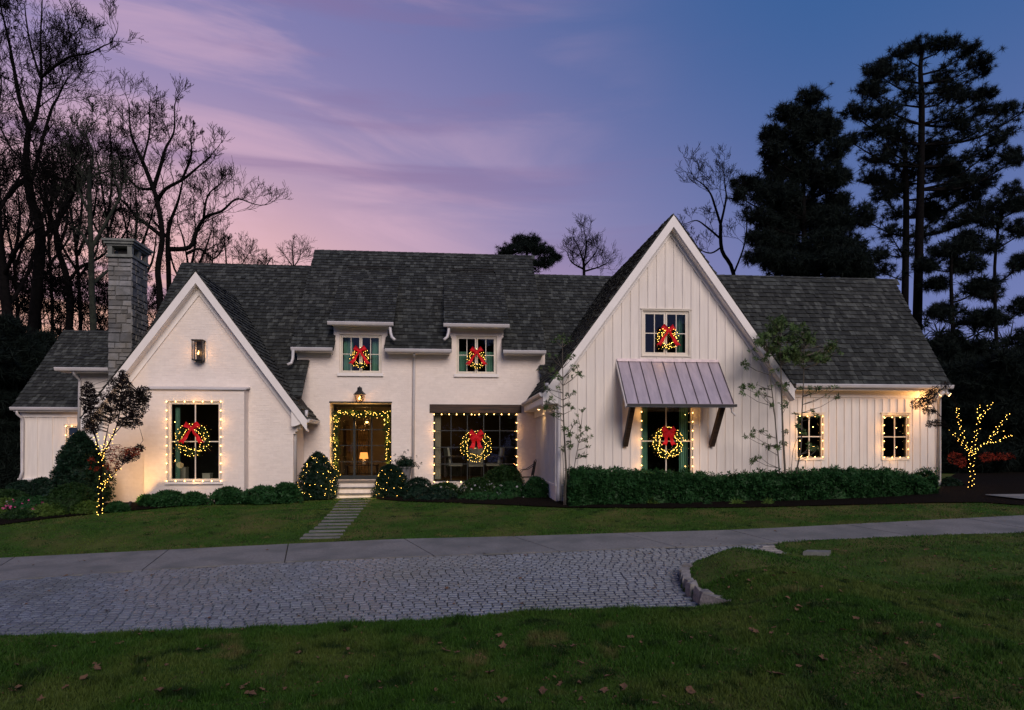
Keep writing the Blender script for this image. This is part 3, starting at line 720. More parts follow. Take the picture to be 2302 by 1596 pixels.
# ---- right wing
wrx0, wrx1 = g2x1, PX(2113, YW); wre = P(2135, 866, 18.92); wrt = wre.z-.02
flr = fl2-.1
w3 = wall('wall', [flr-.6, (wrx0, wrt-.1), (wrx1, wrt-.1)], YW, YW+.2, [WR1, WR2], M['siding'])
battens(w3, [wrx0+.19+i*.2475 for i in range(int((wrx1-wrx0-.2)/.2475)+1)], YW, flr-.6, lambda x: wrt-.38, [WR1, WR2])
MB().box(wrx1-.12, wrx1+.02, YW-.026, YW+.1, flr-.6, wrt-.32).build('corner_board', M['trim'], house)
YWr = 21.55; zWr = PZ(2000, 629, YWr)
wrx1e = wre.x+.0
MB().prism([(YW+.2, flr-.6), (YW+.2, wrt-.1), (YWr, zWr-.25), (2*YWr-YW, wrt-.1), (2*YWr-YW, flr-.6)], 0, .2)
def end_wall(name, x, pts, t, mat):
    """wall in a plane across the house: pts in (y, z)"""
    b = MB(); n = len(pts)
    b.add([(x, y, z) for y, z in pts]+[(x+t, y, z) for y, z in pts], [tuple(range(n-1, -1, -1)), tuple(range(n, 2*n))]+[(i, (i+1) % n, n+(i+1) % n, n+i) for i in range(n)])
    return b.build(name, mat, house)
end_wall('end_wall', wrx1-.2, [(YW+.2, flr-.6), (YW+.2, wrt-.12), (YWr, zWr-.22), (2*YWr-YW, wrt-.12), (2*YWr-YW, flr-.6)], .2, M['siding'])

# ---------------------------------------------------------------- roofs
SH = t_shingle(); EXP = .185
roofs = []
def roof(O, U, W, width, length, keep, first=0, thick=.10, over=1.0, deck=None, back=None):
    """O: eave corner; U along the eave, W up the slope (units)"""
    O, U, W = Vector(O), Vector(U).normalized(), Vector(W).normalized(); N_ = U.cross(W).normalized()
    poly = deck or [(0, 0), (width, 0), (width, length), (0, length)]
    b = MB(); n = len(poly); pt = [O+U*u+W*w for u, w in poly]; b.add([p-N_*.004 for p in pt]+[p-N_*thick for p in pt], [tuple(range(n)), tuple(range(2*n-1, n-1, -1))]+[((i+1) % n, i, n+i, n+(i+1) % n) for i in range(n)])
    ro = b.build('roof', M['roofbase'], house)
    Ml = []; r = 0; w = -.03
    while w < length-.02:
        u = -rng.uniform(0, .12)-.03
        while u < width+.03:
            sw = rng.uniform(.085, .195); a, c = max(u, -.035), min(u+sw, width+.035); u += sw
            if c-a < .04: continue
            p = O+U*((a+c)/2)+W*(w+.09)
            if not keep(p, (a+c)/2, w+.09): continue
            ww = min(EXP*1.22, length-w+.03)
            Ml.append((p, mat4(U*(c-a-.006), W*ww, N_*(.036+rng.uniform(-.006, .014)), O+U*((a+c)/2)+W*(w+rng.uniform(-.010, .010)))))
        w += EXP; r += 1
    if first: Ml.sort(key=lambda q: -1.0*(q[0]-Vector((0, 0, CZ))).length*0+ (q[0]-Vector((0, 0, CZ))).length)
    pieces('shingle', 'shingles', SH, [m for p, m in Ml], M['shingle'], ro, first)
    return ro
def slope(p): v = Vector((0, 1, p)); return v.normalized(), math.sqrt(1+p*p)
# heights of the other roofs, to trim hidden shingles
LYr, LZr = 26.2, PZ(410, 592, 26.2); Lx0, Lx1 = PX(410, 26.2), PX(691, 22.26)
zL = lambda y: LZr-PM*(LYr-y)
zG1r = lambda x: ap1.z-S1*abs(x-ap1x)
zG2r = lambda x: ap2.z-S2*abs(x-ap2x)
RZr = PZ(1200, 618, 26.2); zR = lambda y: RZr-PM*(26.2-y)
W1v, kM = slope(PM)
# middle front slope with notches for the dormers
Lm = (26.0-Yme)*kM; wM = mxr_e-mxl_e
dr_w = [(PX(748.5, Yme)-mxl_e, PX(864, Yme)-mxl_e), (PX(1015.5, Yme)-mxl_e, PX(1130, Yme)-mxl_e)]
Yd_top = 25.27; Ld = (Yd_top-Yme)*kM; Lwall = (Ym+.28-Yme)*kM
notch = lambda p, u, w: not any(a < u < c and w < Ld for a, c in dr_w)
deckM = [(0, 0), (dr_w[0][0], 0), (dr_w[0][0], Ld), (dr_w[0][1], Ld), (dr_w[0][1], 0), (dr_w[1][0], 0), (dr_w[1][0], Ld), (dr_w[1][1], Ld), (dr_w[1][1], 0), (wM, 0), (wM, Lm), (0, Lm)]
roof((mxl_e, Yme, eaveM.z), (1, 0, 0), W1v, wM, Lm, notch, deck=deckM)
for zz_, x0, x1, yr, p_, le in ((eaveM.z+PM*(26.0-Yme), mxl_e, mxr_e, 26.0, PM, 4), (LZr, Lx0, mxl_e, LYr, PM, 5), (RZr, mxr_e, PX(1620, 26.2), 26.2, PM, 4.5), (zWr, g2x1-1.0, wrx1e, YWr, None, 2.6)):
    pb = p_ or (zWr-wre.z)/(YWr-18.92)
    MB().add([(x0, yr, zz_), (x1, yr, zz_), (x1, yr+le, zz_-pb*le), (x0, yr+le, zz_-pb*le), (x0, yr, zz_-.1), (x1, yr, zz_-.1), (x1, yr+le, zz_-pb*le-.1), (x0, yr+le, zz_-pb*le-.1)], BOXF).build('rear_roof', M['shingle'], house)
    # ridge caps
    x = x0-.04; rp = bpy.data.objects.get('ridge_cap')
    Ml = []
    while x < x1:
        w = .36; tilt = rng.uniform(.010, .022)
        for sgn in (-1, 1):
            Ml.append(mat4((min(w, x1-x+.05), 0, tilt), Vector((0, sgn*.15, -.15*pb)), (0, .0, .026), (x+w/2, yr, zz_+.008)))
        x += .24
    TV = [(-.5, 0, 0), (.5, 0, 0), (.5, 1, 0), (-.5, 1, 0), (-.5, 0, 1), (.5, 0, 1), (.5, 1, 1), (-.5, 1, 1)]
    V, Fc = replicate(TV, BOXF, Ml); rc = np_mesh('ridge_caps', V, Fc, M['shingle'], house); rc['kind'] = 'stuff'
# dormer sheds
Pd = (PZ(800, 606, Yd_top)-dze)/(Yd_top-Yme)
for (xa, xb, dd) in ((PX(738, Yme), PX(884, Yme), d1), (PX(998, Yme), PX(1144, Yme), d2)):
    Wd, kd = slope(Pd); inset = .0
    Ldd = (Yd_top+.22-Yme)*kd
    x0, x1 = xa+.02, xb-.02
    roof((x0, Yme, dze), (1, 0, 0), Wd, x1-x0, Ldd, lambda p, u, w: True)
    for q, s in ((dd[0], 1), (dd[1], -1)):       # cheeks
        end_wall('dormer_cheek', q if s > 0 else q-.12, [(Ym+.25, zM(Ym)-.3), (Ym+.25, dze+Pd*.6), (Yd_top, dze+Pd*(Yd_top-Yme)-.12), (Yd_top, dze)], .12, M['brick'])
# left roof
xL1 = Lx1; Ll = (LYr-20.95)*kM
def keepL(p, u, w):
    if p.x > mxl_e+.1 and p.y > Yme+.4: return False
    if p.x < g1x1+.15 and p.y < G1+.35: return False
    return p.z > zG1r(p.x)-.25 or p.y > 25.5 or abs(p.x-ap1x) > 3.6
roof((Lx0, 20.95, zL(20.95)), (1, 0, 0), W1v, xL1-Lx0, Ll, keepL, deck=[(g1x1+.15-Lx0, .5), (g1x1+.15-Lx0, 0), (xL1-Lx0, 0), (xL1-Lx0, (Yme+.9-20.95)*kM), (mxl_e-Lx0+.3, (Yme+.9-20.95)*kM), (mxl_e-Lx0+.3, Ll), (0, Ll), (0, 2.0), (2.0, .5)])
end_wall('end_wall', Lx0+.12, [(23, -.3), (23, zL(23)-.12), (LYr, LZr-.15), (29.4, zL(23)-.12), (29.4, -.3)], .2, M['siding'])
# right-of-middle roof, running behind the big gable
Rx0, Rx1 = PX(1150, 25), PX(1560, 26.2); Lr = (26.2-21.6)*kM
roof((Rx0, 21.6, zR(21.6)), (1, 0, 0), W1v, Rx1-Rx0, Lr, lambda p, u, w: (p.x > mxr_e-.15) and p.z > zG2r(p.x)-.3,
     deck=[(mxr_e-.1-Rx0, 0), (Rx1-Rx0, 0), (Rx1-Rx0, Lr), (mxr_e-.1-Rx0, Lr)])
end_wall('end_wall', mxr_e-.3, [(Ym+.25, 0), (Ym+.25, zM(Ym)-.2), (26.0, zM(26.0)-.15), (29.2, zM(Ym)-.2), (29.2, 0)], .2, M['brick'])
end_wall('end_wall', mxl_e+.15, [(Ym+.25, 0), (Ym+.25, zM(Ym)-.2), (26.0, zM(26.0)-.15), (29.2, zM(Ym)-.2), (29.2, 0)], .2, M['brick'])
# right wing roof: these shingles show largest
PW_ = (zWr-wre.z)/(YWr-18.92); Ww, kw = slope(PW_)
xw0 = g2x1-1.2
roof((xw0, 18.92, wre.z), (1, 0, 0), Ww, wrx1e-xw0, (YWr-18.92)*kw, lambda p, u, w: p.z > zG2r(p.x)-.25, first=300)
# gable roofs: slopes across the house
def gable_roof(ax, az, S, yf, yb, xL, xR, keepl, keepr):
    k = math.sqrt(1+S*S)
    for sgn, xe, keep in ((-1, xL, keepl), (1, xR, keepr)):
        ln = abs(xe-ax)*k; Wv = Vector((-sgn, 0, S)).normalized(); ze = az-S*abs(xe-ax)
        if sgn < 0: roof((xe, yb, ze), (0, -1, 0), Wv, yb-yf, ln, keep)
        else: roof((xe, yf, ze), (0, 1, 0), Wv, yb-yf, ln, keep)
g1xR = PX(690, G1-.3); g1xL = 2*ap1x-g1xR
gable_roof(ap1x, ap1.z, S1, G1-.3, 25.2, g1xL, g1xR, lambda p, u, w: p.z > zL(p.y)-.25 or p.x < Lx0, lambda p, u, w: p.z > zL(p.y)-.25 or p.x > Lx1)
g2xR = PX(1786, G2-.28); g2xL = PX(1221, G2-.28)
gable_roof(ap2x, ap2.z, S2, G2-.28, 26.3, g2xL, g2xR, lambda p, u, w: p.z > zR(p.y)-.25 and (p.y < 22.6 or p.x > mxr_e-.2), lambda p, u, w: p.y < 21.9)
# left rear wing and its little porch roof
Yf = 25.0; lwE = P(28, 915, Yf); lwR = PX(148, 28.3); YfR = 28.2; zfR = PZ(148, 743, YfR); Pf = (zfR-lwE.z)/(YfR-Yf)
Wf, kf_ = slope(Pf); lx1 = PX(262, Yf)
roof((lwE.x, Yf, lwE.z), (1, 0, 0), Wf, lx1-lwE.x, (YfR-Yf)*kf_, lambda p, u, w: True)
lwx0 = PX(46, Yf+.3)
w4 = wall('wall', [-.6, (lwx0, lwE.z-.1), (lx1, lwE.z-.1)], Yf+.3, Yf+.5, [rect(150, 178, 958, 1040, Yf+.3)], M['siding'])
battens(w4, [lwx0+.06+i*.5 for i in range(8)], Yf+.3, -.1, lambda x: lwE.z-.3, [rect(150, 178, 958, 1040, Yf+.3)])
zff = PZ(100, 1078, Yf+.3)
MB().box(lwx0-.03, lx1, Yf+.26, Yf+.3, -.7, zff).box(lwx0-.05, lx1, Yf+.22, Yf+.3, zff, zff+.05).build('foundation_wall', M['trim'], house)
end_wall('end_wall', lwx0, [(Yf+.5, -.5), (Yf+.5, lwE.z-.1), (YfR, zfR-.2), (2*YfR-Yf, lwE.z-.1), (2*YfR-Yf, -.5)], .2, M['siding'])
Yh = 23.3; hE0, hE1 = P(128, 826, Yh), P(300, 826, Yh); hz = hE0.z
apex_h = P(243, 775, 24.6)
# hip: front slope and left slope
Ph = (apex_h.z-hz)/(24.6-Yh); Wh, kh = slope(Ph); hl = (24.6-Yh)*kh; hw = hE1.x-hE0.x; run = (apex_h.x-hE0.x)
roof((hE0.x, Yh, hz), (1, 0, 0), Wh, hw, hl, lambda p, u, w: u > w*run/hl-.02, deck=[(0, 0), (hw, 0), (hw, hl), (run, hl)])
MB().add([(hE0.x, Yh, hz), (apex_h.x, 24.6, apex_h.z), (hE0.x, 27, hz), (hE0.x, Yh, hz-.06), (hE0.x, 27, hz-.06), (apex_h.x, 24.6, hz-.06)], [(0, 1, 2), (0, 2, 4, 3), (3, 4, 5), (0, 3, 5, 1), (1, 5, 4, 2)]).build('hip_roof', M['shingle'], house)
hx = PX(180, Yh+.5)
MB().box(hx, PX(262, Yh+.5), Yh+.5, Yf+.3, -.5, hz-.1).build('wall', M['siding'], house)

# ---------------------------------------------------------------- trim, soffits, gutters, pipes
def gutter(x0, x1, y, z, endless=False, r=.06, m='gutter'):
    b = MB(); prof = [(-.0, .055), (-.095, .055), (-.105, .035), (-.085, -.03), (-.06, -.06), (0, -.06), (0, -.035), (-.06, -.04), (-.085, .03), (0, .035)]
    n = len(prof)
    b.add([(x0, y+a, z+c) for a, c in prof]+[(x1, y+a, z+c) for a, c in prof], [tuple(range(n)), tuple(range(2*n-1, n-1, -1))]+[((i+1) % n, i, n+i, n+(i+1) % n) for i in range(n)])
    return b.build('gutter', M[m], house)
def cornice(x0, x1, ye, yw, z, k=.68):
    b = MB(); b.box(x0+.05, x1-.05, ye+.02, ye+.05, z-.10*k, z+.02); b.box(x0+.06, x1-.06, ye+.05, yw, z-.10*k, z-.07*k)
    b.box(x0+.1, x1-.1, yw-.10, yw, z-.22*k, z-.10*k); b.box(x0+.13, x1-.13, yw-.05, yw, z-.28*k, z-.22*k)
    return b.build('cornice', M['trim'], house)
ez = eaveM.z
for a, c in ((655, 748.5), (865.5, 1015), (1130.5, 1227)):
    x0, x1 = PX(a, Yme), PX(c, Yme); gutter(x0, x1, Yme-.01, ez-.055); cornice(x0, x1, Yme, Ym, ez-.06)
for a, c in ((737, 885), (997, 1145)):
    x0, x1 = PX(a, Yme), PX(c, Yme); gutter(x0, x1, Yme-.01, dze-.055); cornice(x0+.06, x1-.06, Yme, Ym, dze-.06, .38)
gutter(PX(1786, 18.92), wre.x+.06, 18.91, wre.z-.055)
xa = g2xR-.1
b = MB(); b.box(xa, wre.x-.03, 18.94, 18.97, wre.z-.16, wre.z-.0).box(g2x1, wre.x-.06, 18.97, YW, wre.z-.17, wre.z-.14).box(g2x1, wrx1, YW-.035, YW, wre.z-.36, wre.z-.17); b.build('cornice', M['trim'], house)
gutter(lwE.x-.04, lx1, Yf-.01, lwE.z-.055); MB().box(lwE.x+.05, lx1, Yf+.04, Yf+.3, lwE.z-.16, lwE.z-.12).box(lwE.x+.02, lx1, Yf+.01, Yf+.04, lwE.z-.16, lwE.z).box(lwx0, lx1, Yf+.26, Yf+.3, lwE.z-.34, lwE.z-.16).build('cornice', M['trim'], house)
gutter(hE0.x-.04, PX(246, Yh), Yh-.01, hz-.055); MB().box(hE0.x+.05, hE1.x, Yh+.04, Yh+.5, hz-.14, hz-.1).box(hE0.x+.02, hE1.x, Yh+.01, Yh+.04, hz-.14, hz-.0).build('cornice', M['trim'], house)
def pipe(pts, r=.045, name='downspout'):
    return MB().tube(pts, r, 8).build(name, M['gutter'], house, True)
pipe([P(931, 797, Yme+.05), P(931, 800, Ym-.09), P(931, 830, Ym-.08), P(928, 1092, Ym-.08)])
pipe([P(659, 787, Yme-.06), P(658, 806, Yme-.06), P(655, 816, Yme-.12), P(646, 820, Yme-.16)], .05)
for xs_, s in (((876, 878, 884, 886, 880), 1), ((1010, 1008, 1002, 1000, 1004), -1)):
    pipe([P(xs_[0], 727, Yme+.02), P(xs_[1], 748, Yme+.03), P(xs_[2]-3*s, 758, Yme+.0), P(xs_[3]+2*s, 764, Yme-.1)], .05)
pipe([P(689, 922, G1-.25), P(689, 936, G1-.22), P(680, 945, G1-.02), P(667, 949, G1+.12), P(664, 956, G1+.15), P(663.5, 1088, G1+.15)], .05)
pipe([P(1229, 861, G2-.25), P(1231, 871, G2-.25), P(1243, 876, G2-.2), P(1256, 880, G2-.1), P(1257, 890, G2-.09), P(1256, 1100, G2-.10), P(1256, 1106, G2-.14), P(1256, 1126, G2-.18)], .055)
pipe([P(1786, 872, 18.88), P(1784, 880, 18.95), P(1765, 886, 19.1), P(1750, 892, 19.25), P(1748, 900, 19.28), P(1746, 1075, 19.28)], .05)
pipe([P(2128, 872, 18.9), P(2127, 880, 18.95), P(2113, 893, 19.2), P(2112.5, 900, 19.28), P(2110, 1080, 19.28)], .045)
pipe([P(38, 920, Yf), P(38, 930, Yf), P(50, 940, Yf+.2), P(51, 950, Yf+.22), P(50, 1060, Yf+.22), P(44, 1078, Yf+.1)], .045)
pipe([P(165, 832, Yh), P(167, 842, Yh+.1), P(178, 852, Yh+.42), P(179, 860, Yh+.44), P(177, 965, Yh+.44)], .045)
# rake boards of the gables
def rakes(ax, az, S, yf, yw, xl, xr, wt_, w2_):
    k = math.sqrt(1+S*S)
    for sgn, xe in ((-1, xl), (1, xr)):
        ze = az-S*abs(xe-ax); q = .015*k
        o1 = [(ax, az-.03), (ax, az-.03-wt_*k), (xe, ze-.03-wt_*k), (xe, ze-.03)]
        b = MB(); b.prism(o1 if sgn > 0 else o1[::-1], yf-.02, yf+.035); b.build('rake_board', M['trim'], house)
        o2 = [(ax, az-.05-wt_*k*.86), (ax, az-.10-wt_*k*.86), (xe, ze-.10-wt_*k*.86), (xe, ze-.05-wt_*k*.86)]
        MB().prism(o2 if sgn > 0 else o2[::-1], yf+.035, yw).build('soffit', M['trim'], house)
        o3 = [(ax, az-.10-wt_*k*.86), (ax, az-.10-(wt_*.86+w2_)*k), (xe-sgn*.25, ze+S*.25-.10-(wt_*.86+w2_)*k), (xe-sgn*.25, ze+S*.25-.10-wt_*k*.86)]
        MB().prism(o3 if sgn > 0 else o3[::-1], yw-.045, yw-.001).build('frieze_board', M['trim'], house)
rakes(ap1x, ap1.z, S1, G1-.3, G1, g1xL, g1xR, .20, .16)
rakes(ap2x, ap2.z, S2, G2-.28, G2, g2xL, g2xR, .19, .08)
# boxed eave ends
ze = ap2.z-S2*abs(g2xL-ap2x)
MB().prism([(g2xL, ze-.05), (g2xL+.02, ze-.30), (g2x0+.02, ze-.30), (g2x0+.02, z2(g2x0)-.35), (g2x0+.02, z2(g2x0)-.12)], G2-.27, G2-.0).build('eave_return', M['trim'], house)
MB().box(g2xL+.02, g2x0, G2-.25, 22.45, ze-.31, ze-.28).box(g2xL, g2xL+.03, G2-.25, 22.45, ze-.3, ze-.02).box(g2x0-.05, g2x0, G2+.05, 22.45, ze-.5, ze-.31).build('soffit', M['trim'], house)
b = MB(); prof = [(0, .05), (-.1, .05), (-.11, .03), (-.09, -.03), (-.06, -.06), (0, -.06)]; n = len(prof)
b.add([(g2xL+a, G2-.27, ze-.06+c) for a, c in prof]+[(g2xL+a, 22.42, ze-.06+c) for a, c in prof], [tuple(range(n-1, -1, -1)), tuple(range(n, 2*n))]+[(i, (i+1) % n, n+(i+1) % n, n+i) for i in range(n)])
b.build('gutter', M['gutter'], house)
ze1 = ap1.z-S1*abs(g1xR-ap1x)
MB().prism([(g1xR-.02, ze1-.08), (g1x1, z1(g1x1)-.1), (g1x1, ze1-.22), (g1x1+.10, ze1-.22)], G1-.27, G1-.02).build('eave_return', M['trim'], house)
b = MB()
for i in range(3): b.box(g1x1-.0, g1x1+.20-i*.07, G1-.02, G1+.22, ze1-.30-i*.075, ze1-.225-i*.075)
b.build('brick_corbel', M['brick'], house)
b = MB(); b.add([(g1xR-.02+a*-1, G1-.3, ze1-.05+c) for a, c in prof]+[(g1xR-.02-a, 22.3, ze1-.05+c) for a, c in prof], [tuple(range(n)), tuple(range(2*n-1, n-1, -1))]+[((i+1) % n, i, n+i, n+(i+1) % n) for i in range(n)])
b.build('gutter', M['gutter'], house)
# lead flashing over the bump-out
MB().add([(bx0-.04, BMP-.07, bz), (bx1+.06, BMP-.07, bz), (bx1+.06, G1, bz+.08), (bx0-.04, G1, bz+.08), (bx0-.04, BMP-.07, bz+.035), (bx1+.06, BMP-.07, bz+.035), (bx1+.06, G1, bz+.13), (bx0-.04, G1, bz+.13)], BOXF).build('flashing', M['gutter'], house)

# ---------------------------------------------------------------- windows
def window(r, y, cols, rows, m='frame', fw=.05, casements=1, reveal=.07, case=0, sill=None, mw=.022, glass=True, depth=.06, panes=True):
    """glazed window in opening r=(x0,x1,z0,z1), its frame face set back by reveal"""
    x0, x1, z0, z1 = r; yf = y+reveal
    b = MB(); b.box(x0+.002, x1-.002, yf, yf+depth, z0+.002, z0+fw).box(x0+.002, x1-.002, yf, yf+depth, z1-fw, z1-.002).box(x0+.002, x0+fw, yf, yf+depth, z0+fw, z1-fw).box(x1-fw, x1-.002, yf, yf+depth, z0+fw, z1-fw)
    w = b.build('window', M[m], house)
    ix0, ix1, iz0, iz1 = x0+fw, x1-fw, z0+fw, z1-fw; cw = (ix1-ix0)/casements
    if casements > 1:
        for k in range(casements):
            a, c = ix0+k*cw+.006, ix0+(k+1)*cw-.006; s = .042
            MB().box(a, c, yf+.012, yf+depth-.005, iz0+.004, iz0+s).box(a, c, yf+.012, yf+depth-.005, iz1-s, iz1-.004).box(a, a+s, yf+.012, yf+depth-.005, iz0+s, iz1-s).box(c-s, c, yf+.012, yf+depth-.005, iz0+s, iz1-s).build('sash', M[m], w)
        ib, it = iz0+.042, iz1-.042
    else: ib, it = iz0, iz1
    for k in range(casements):
        a, c = ix0+k*cw+(.048 if casements > 1 else 0), ix0+(k+1)*cw-(.048 if casements > 1 else 0)
        for i in range(1, cols): xx = a+(c-a)*i/cols; MB().box(xx-mw/2, xx+mw/2, yf+.018, yf+.048, ib, it).build('muntin', M[m], w)
        for j in range(1, rows):
            zz_ = ib+(it-ib)*j/rows
            for i in range(cols):
                p0 = a+(c-a)*i/cols+(mw/2 if i else 0); p1 = a+(c-a)*(i+1)/cols-(mw/2 if i < cols-1 else 0)
                MB().box(p0, p1, yf+.020, yf+.046, zz_-mw/2, zz_+mw/2).build('muntin', M[m], w)
        if panes:
            for i in range(cols):
                for j in range(rows):
                    p0, p1 = a+(c-a)*i/cols, a+(c-a)*(i+1)/cols; q0, q1 = ib+(it-ib)*j/rows, ib+(it-ib)*(j+1)/rows
                    dx_, dz_ = rng.uniform(-.0015, .0015), rng.uniform(-.0015, .0015)
                    MB().add([(p0, yf+.033+dx_, q0), (p1, yf+.033-dx_, q0), (p1, yf+.033-dx_+dz_, q1), (p0, yf+.033+dx_+dz_, q1)], [(0, 1, 2, 3)]).build('pane', M['glass'], w)
    if case:
        MB().box(x0-case, x1+case, y-.03, y-.001, z1, z1+case).box(x0-case, x0, y-.03, y-.001, z0, z1).box(x1, x1+case, y-.03, y-.001, z0, z1).box(x0-case, x1+case, y-.03, y-.001, z0-case, z0).box(x0-case-.03, x1+case+.03, y-.05, y-.001, z1+case, z1+case+.03).build('casing', M[m if m != 'darkframe' else 'trim'], w)
    if sill:
        b = MB(); b.box(x0-.06, x1+.06, y-.07, y+reveal, z0-sill, z0+.0); b.build('sill', M['trim'], w)
    return w
window(W1, BMP, 2, 2, fw=.085, reveal=.05, sill=.07, mw=.03)
window(WD1, Ym, 2, 2, fw=.05, casements=2, sill=.10, reveal=.05); window(WD2, Ym, 2, 2, fw=.05, casements=2, sill=.10, reveal=.05)
window(PIC, Ym, 5, 4, m='darkframe', fw=.035, reveal=.10, mw=.028)
window(WG, G2, 2, 2, fw=.045, casements=2, reveal=.02, case=.035); window(WGD, G2, 2, 2, fw=.05, reveal=.05, mw=.03, case=.0)
window(WR1, YW, 2, 2, fw=.045, reveal=.02, case=.05, mw=.03); window(WR2, YW, 2, 2, fw=.045, reveal=.02, case=.05, mw=.03)
window(rect(150, 178, 958, 1040, Yf+.3), Yf+.3, 1, 2, reveal=.02, case=.05, mw=.03)
MB().box(*lint[:2], Ym-.035, Ym+.06, lint[2]+.002, lint[3]).build('timber_lintel', M['wood'], house)
# dark metal head over the door recess
MB().box(DOOR[0]-.02, DOOR[1]+.02, Ym-.012, Ym+.10, DOOR[3]+.001, DOOR[3]+.05).build('door_head', M['iron'], house)
# door recess
YD = Ym+.78; dz0, dz1 = DOOR[2], DOOR[3]
MB().box(DOOR[0]-.2, DOOR[0], Ym+.25, YD+.1, dz0-.05, dz1+.1).box(DOOR[1], DOOR[1]+.2, Ym+.25, YD+.1, dz0-.05, dz1+.1).box(DOOR[0], DOOR[1], Ym+.25, YD+.1, dz1, dz1+.1).build('recess_wall', M['brick'], house)
dw = (DOOR[0], DOOR[1], dz0+.02, dz1-.02)
door = MB()
X0, X1 = DOOR[0], DOOR[1]; dh = dz1-dz0
doorf = MB().box(X0, X1, YD, YD+.06, dz0, dz0+.12).box(X0, X1, YD, YD+.06, dz1-.09, dz1).box(X0, X0+.1, YD, YD+.06, dz0+.12, dz1-.09).box(X1-.1, X1, YD, YD+.06, dz0+.12, dz1-.09).build('glazed_door', M['darkframe'], house)
for px_, wv in ((796.5, .075), (835.5, .05)):
    xx = PX(px_, YD); MB().box(xx-wv/2, xx+wv/2, YD+.002, YD+.055, dz0+.12, dz1-.09).build('mullion', M['darkframe'], doorf)
ins = [X0+.1, PX(796.5, YD), PX(835.5, YD), X1-.1]; zr = [dz0+.12]+[PZ(810, y, YD) for y in (1038, 1001.5, 965.6)]+[dz1-.09]
for i in range(3):
    for j in range(4):
        a, c, q0, q1 = ins[i]+.03, ins[i+1]-.03, zr[j], zr[j+1]
        MB().add([(a, YD+.03, q0), (c, YD+.03, q0), (c, YD+.03, q1), (a, YD+.03, q1)], [(0, 1, 2, 3)]).build('pane', M['glass'], doorf)
        if j: MB().box(a, c, YD+.012, YD+.048, q0-.014, q0+.014).build('muntin', M['darkframe'], doorf)
MB().box(PX(792, YD)-.012, PX(792, YD)+.012, YD-.05, YD, dz0+1.0, dz0+1.25).build('handle', M['iron'], doorf)
# porch floor and steps
st0, st1 = PX(742, Ym-1), PX(880, Ym-1)
rz = [dz0, PZ(800, 1091.5, 21.4), PZ(800, 1100, 21.1), PZ(800, 1110, 20.8)]
zb_ = float(h1(st0, 20.6))-.2
ys = [21.45, 21.12, 20.79, 20.46]
zt = [dz0, dz0-.17, dz0-.34, dz0-.50]
porch = MB().box(st0-.1, st1+.1, ys[0]+.03, Ym+.25+.6, zb_, dz0-.04).build('porch', M['step'], house)
MB().box(st0-.14, st1+.14, ys[0], Ym+.8, dz0-.04, dz0-.003).build('porch_floor', M['tread'], porch)
for k in range(1, 4):
    s = MB().box(st0-.1, st1+.1, ys[k]+.03, ys[k-1]+.03, zb_, zt[k]-.035).build('step', M['step'], porch)
    MB().box(st0-.14, st1+.14, ys[k], ys[k-1]+.03, zt[k]-.035, zt[k]).build('tread', M['tread'], porch)

# ---------------------------------------------------------------- canopy over the garden door
cyf = 17.12; c0, c1 = PX(1387.5, G2), PX(1613, G2); f0, f1 = PX(1406.5, cyf), PX(1652, cyf)
c0 = f0 = (c0+f0)/2; c1 = f1 = (c1+f1)/2
czt, czf = PZ(1500, 814, G2), PZ(1500, 908, cyf)
canopy = MB().add([(c0, cyf, czf-.01), (c1, cyf, czf-.01), (c1, G2-.022, czt-.01), (c0, G2-.022, czt-.01), (c0, cyf, czf-.09), (c1, cyf, czf-.09), (c1, G2-.022, czt-.09), (c0, G2-.022, czt-.09)],
                  [(0, 1, 2, 3), (7, 6, 5, 4), (1, 0, 4, 5), (2, 1, 5, 6), (3, 2, 6, 7), (0, 3, 7, 4)]).build('canopy', M['trim'], house)
np_ = 9; dxp = (c1-c0)/np_
for i in range(np_):
    a, c = c0+i*dxp+.004, c0+(i+1)*dxp-.004
    zo = rng.uniform(0, .003)
    MB().add([(a, cyf-.02, czf-.012+zo), (c, cyf-.02, czf-.012+zo), (c, G2-.022, czt+zo), (a, G2-.022, czt+zo), (a, cyf-.02, czf-.02+zo+.02), (c, cyf-.02, czf-.02+zo+.02), (c, G2-.022, czt+.012+zo), (a, G2-.022, czt+.012+zo)], BOXF).build('metal_panel', M['metalroof'], canopy)
for i in range(np_+1):
    x = min(max(c0+i*dxp, c0+.012), c1-.012)
    MB().bar((x, cyf-.02, czf+.015), (x, G2-.022, czt+.03), .016, .034, (0, 0, 1)).build('seam', M['seam'], canopy)
MB().box(c0, c1, G2-.06, G2-.022, czt-.0, czt+.075).build('flashing', M['metalroof'], canopy)
b = MB(); b.box(c0-.01, c1+.04, cyf-.10, cyf-.02, czf-.075, czf-.06).box(c0-.01, c1+.04, cyf-.115, cyf-.10, czf-.075, czf-.005).build('gutter', M['iron'], canopy)
MB().add([(c0-.02, cyf, czf-.12), (c0-.02, G2-.022, czt-.12), (c0-.02, G2-.022, czt), (c0-.02, cyf, czf), (c0-.002, cyf, czf-.12), (c0-.002, G2-.022, czt-.12), (c0-.002, G2-.022, czt), (c0-.002, cyf, czf)], BOXF).build('side_board', M['trim'], canopy)
for xt in (1402, 1596):
    x = PX(xt, G2)
    MB().bar((x+.03, cyf+.22, czf-.00), (x+.03, G2-.05, PZ(1400, 1001, G2)), .13, .14, (0, 1, .4)).build('bracket', M['wood'], canopy)
pipe([P(1644, 918, cyf+.0), P(1645, 926, cyf+.05), P(1650, 930, cyf+.05), P(1653, 934, cyf+.02)], .022)

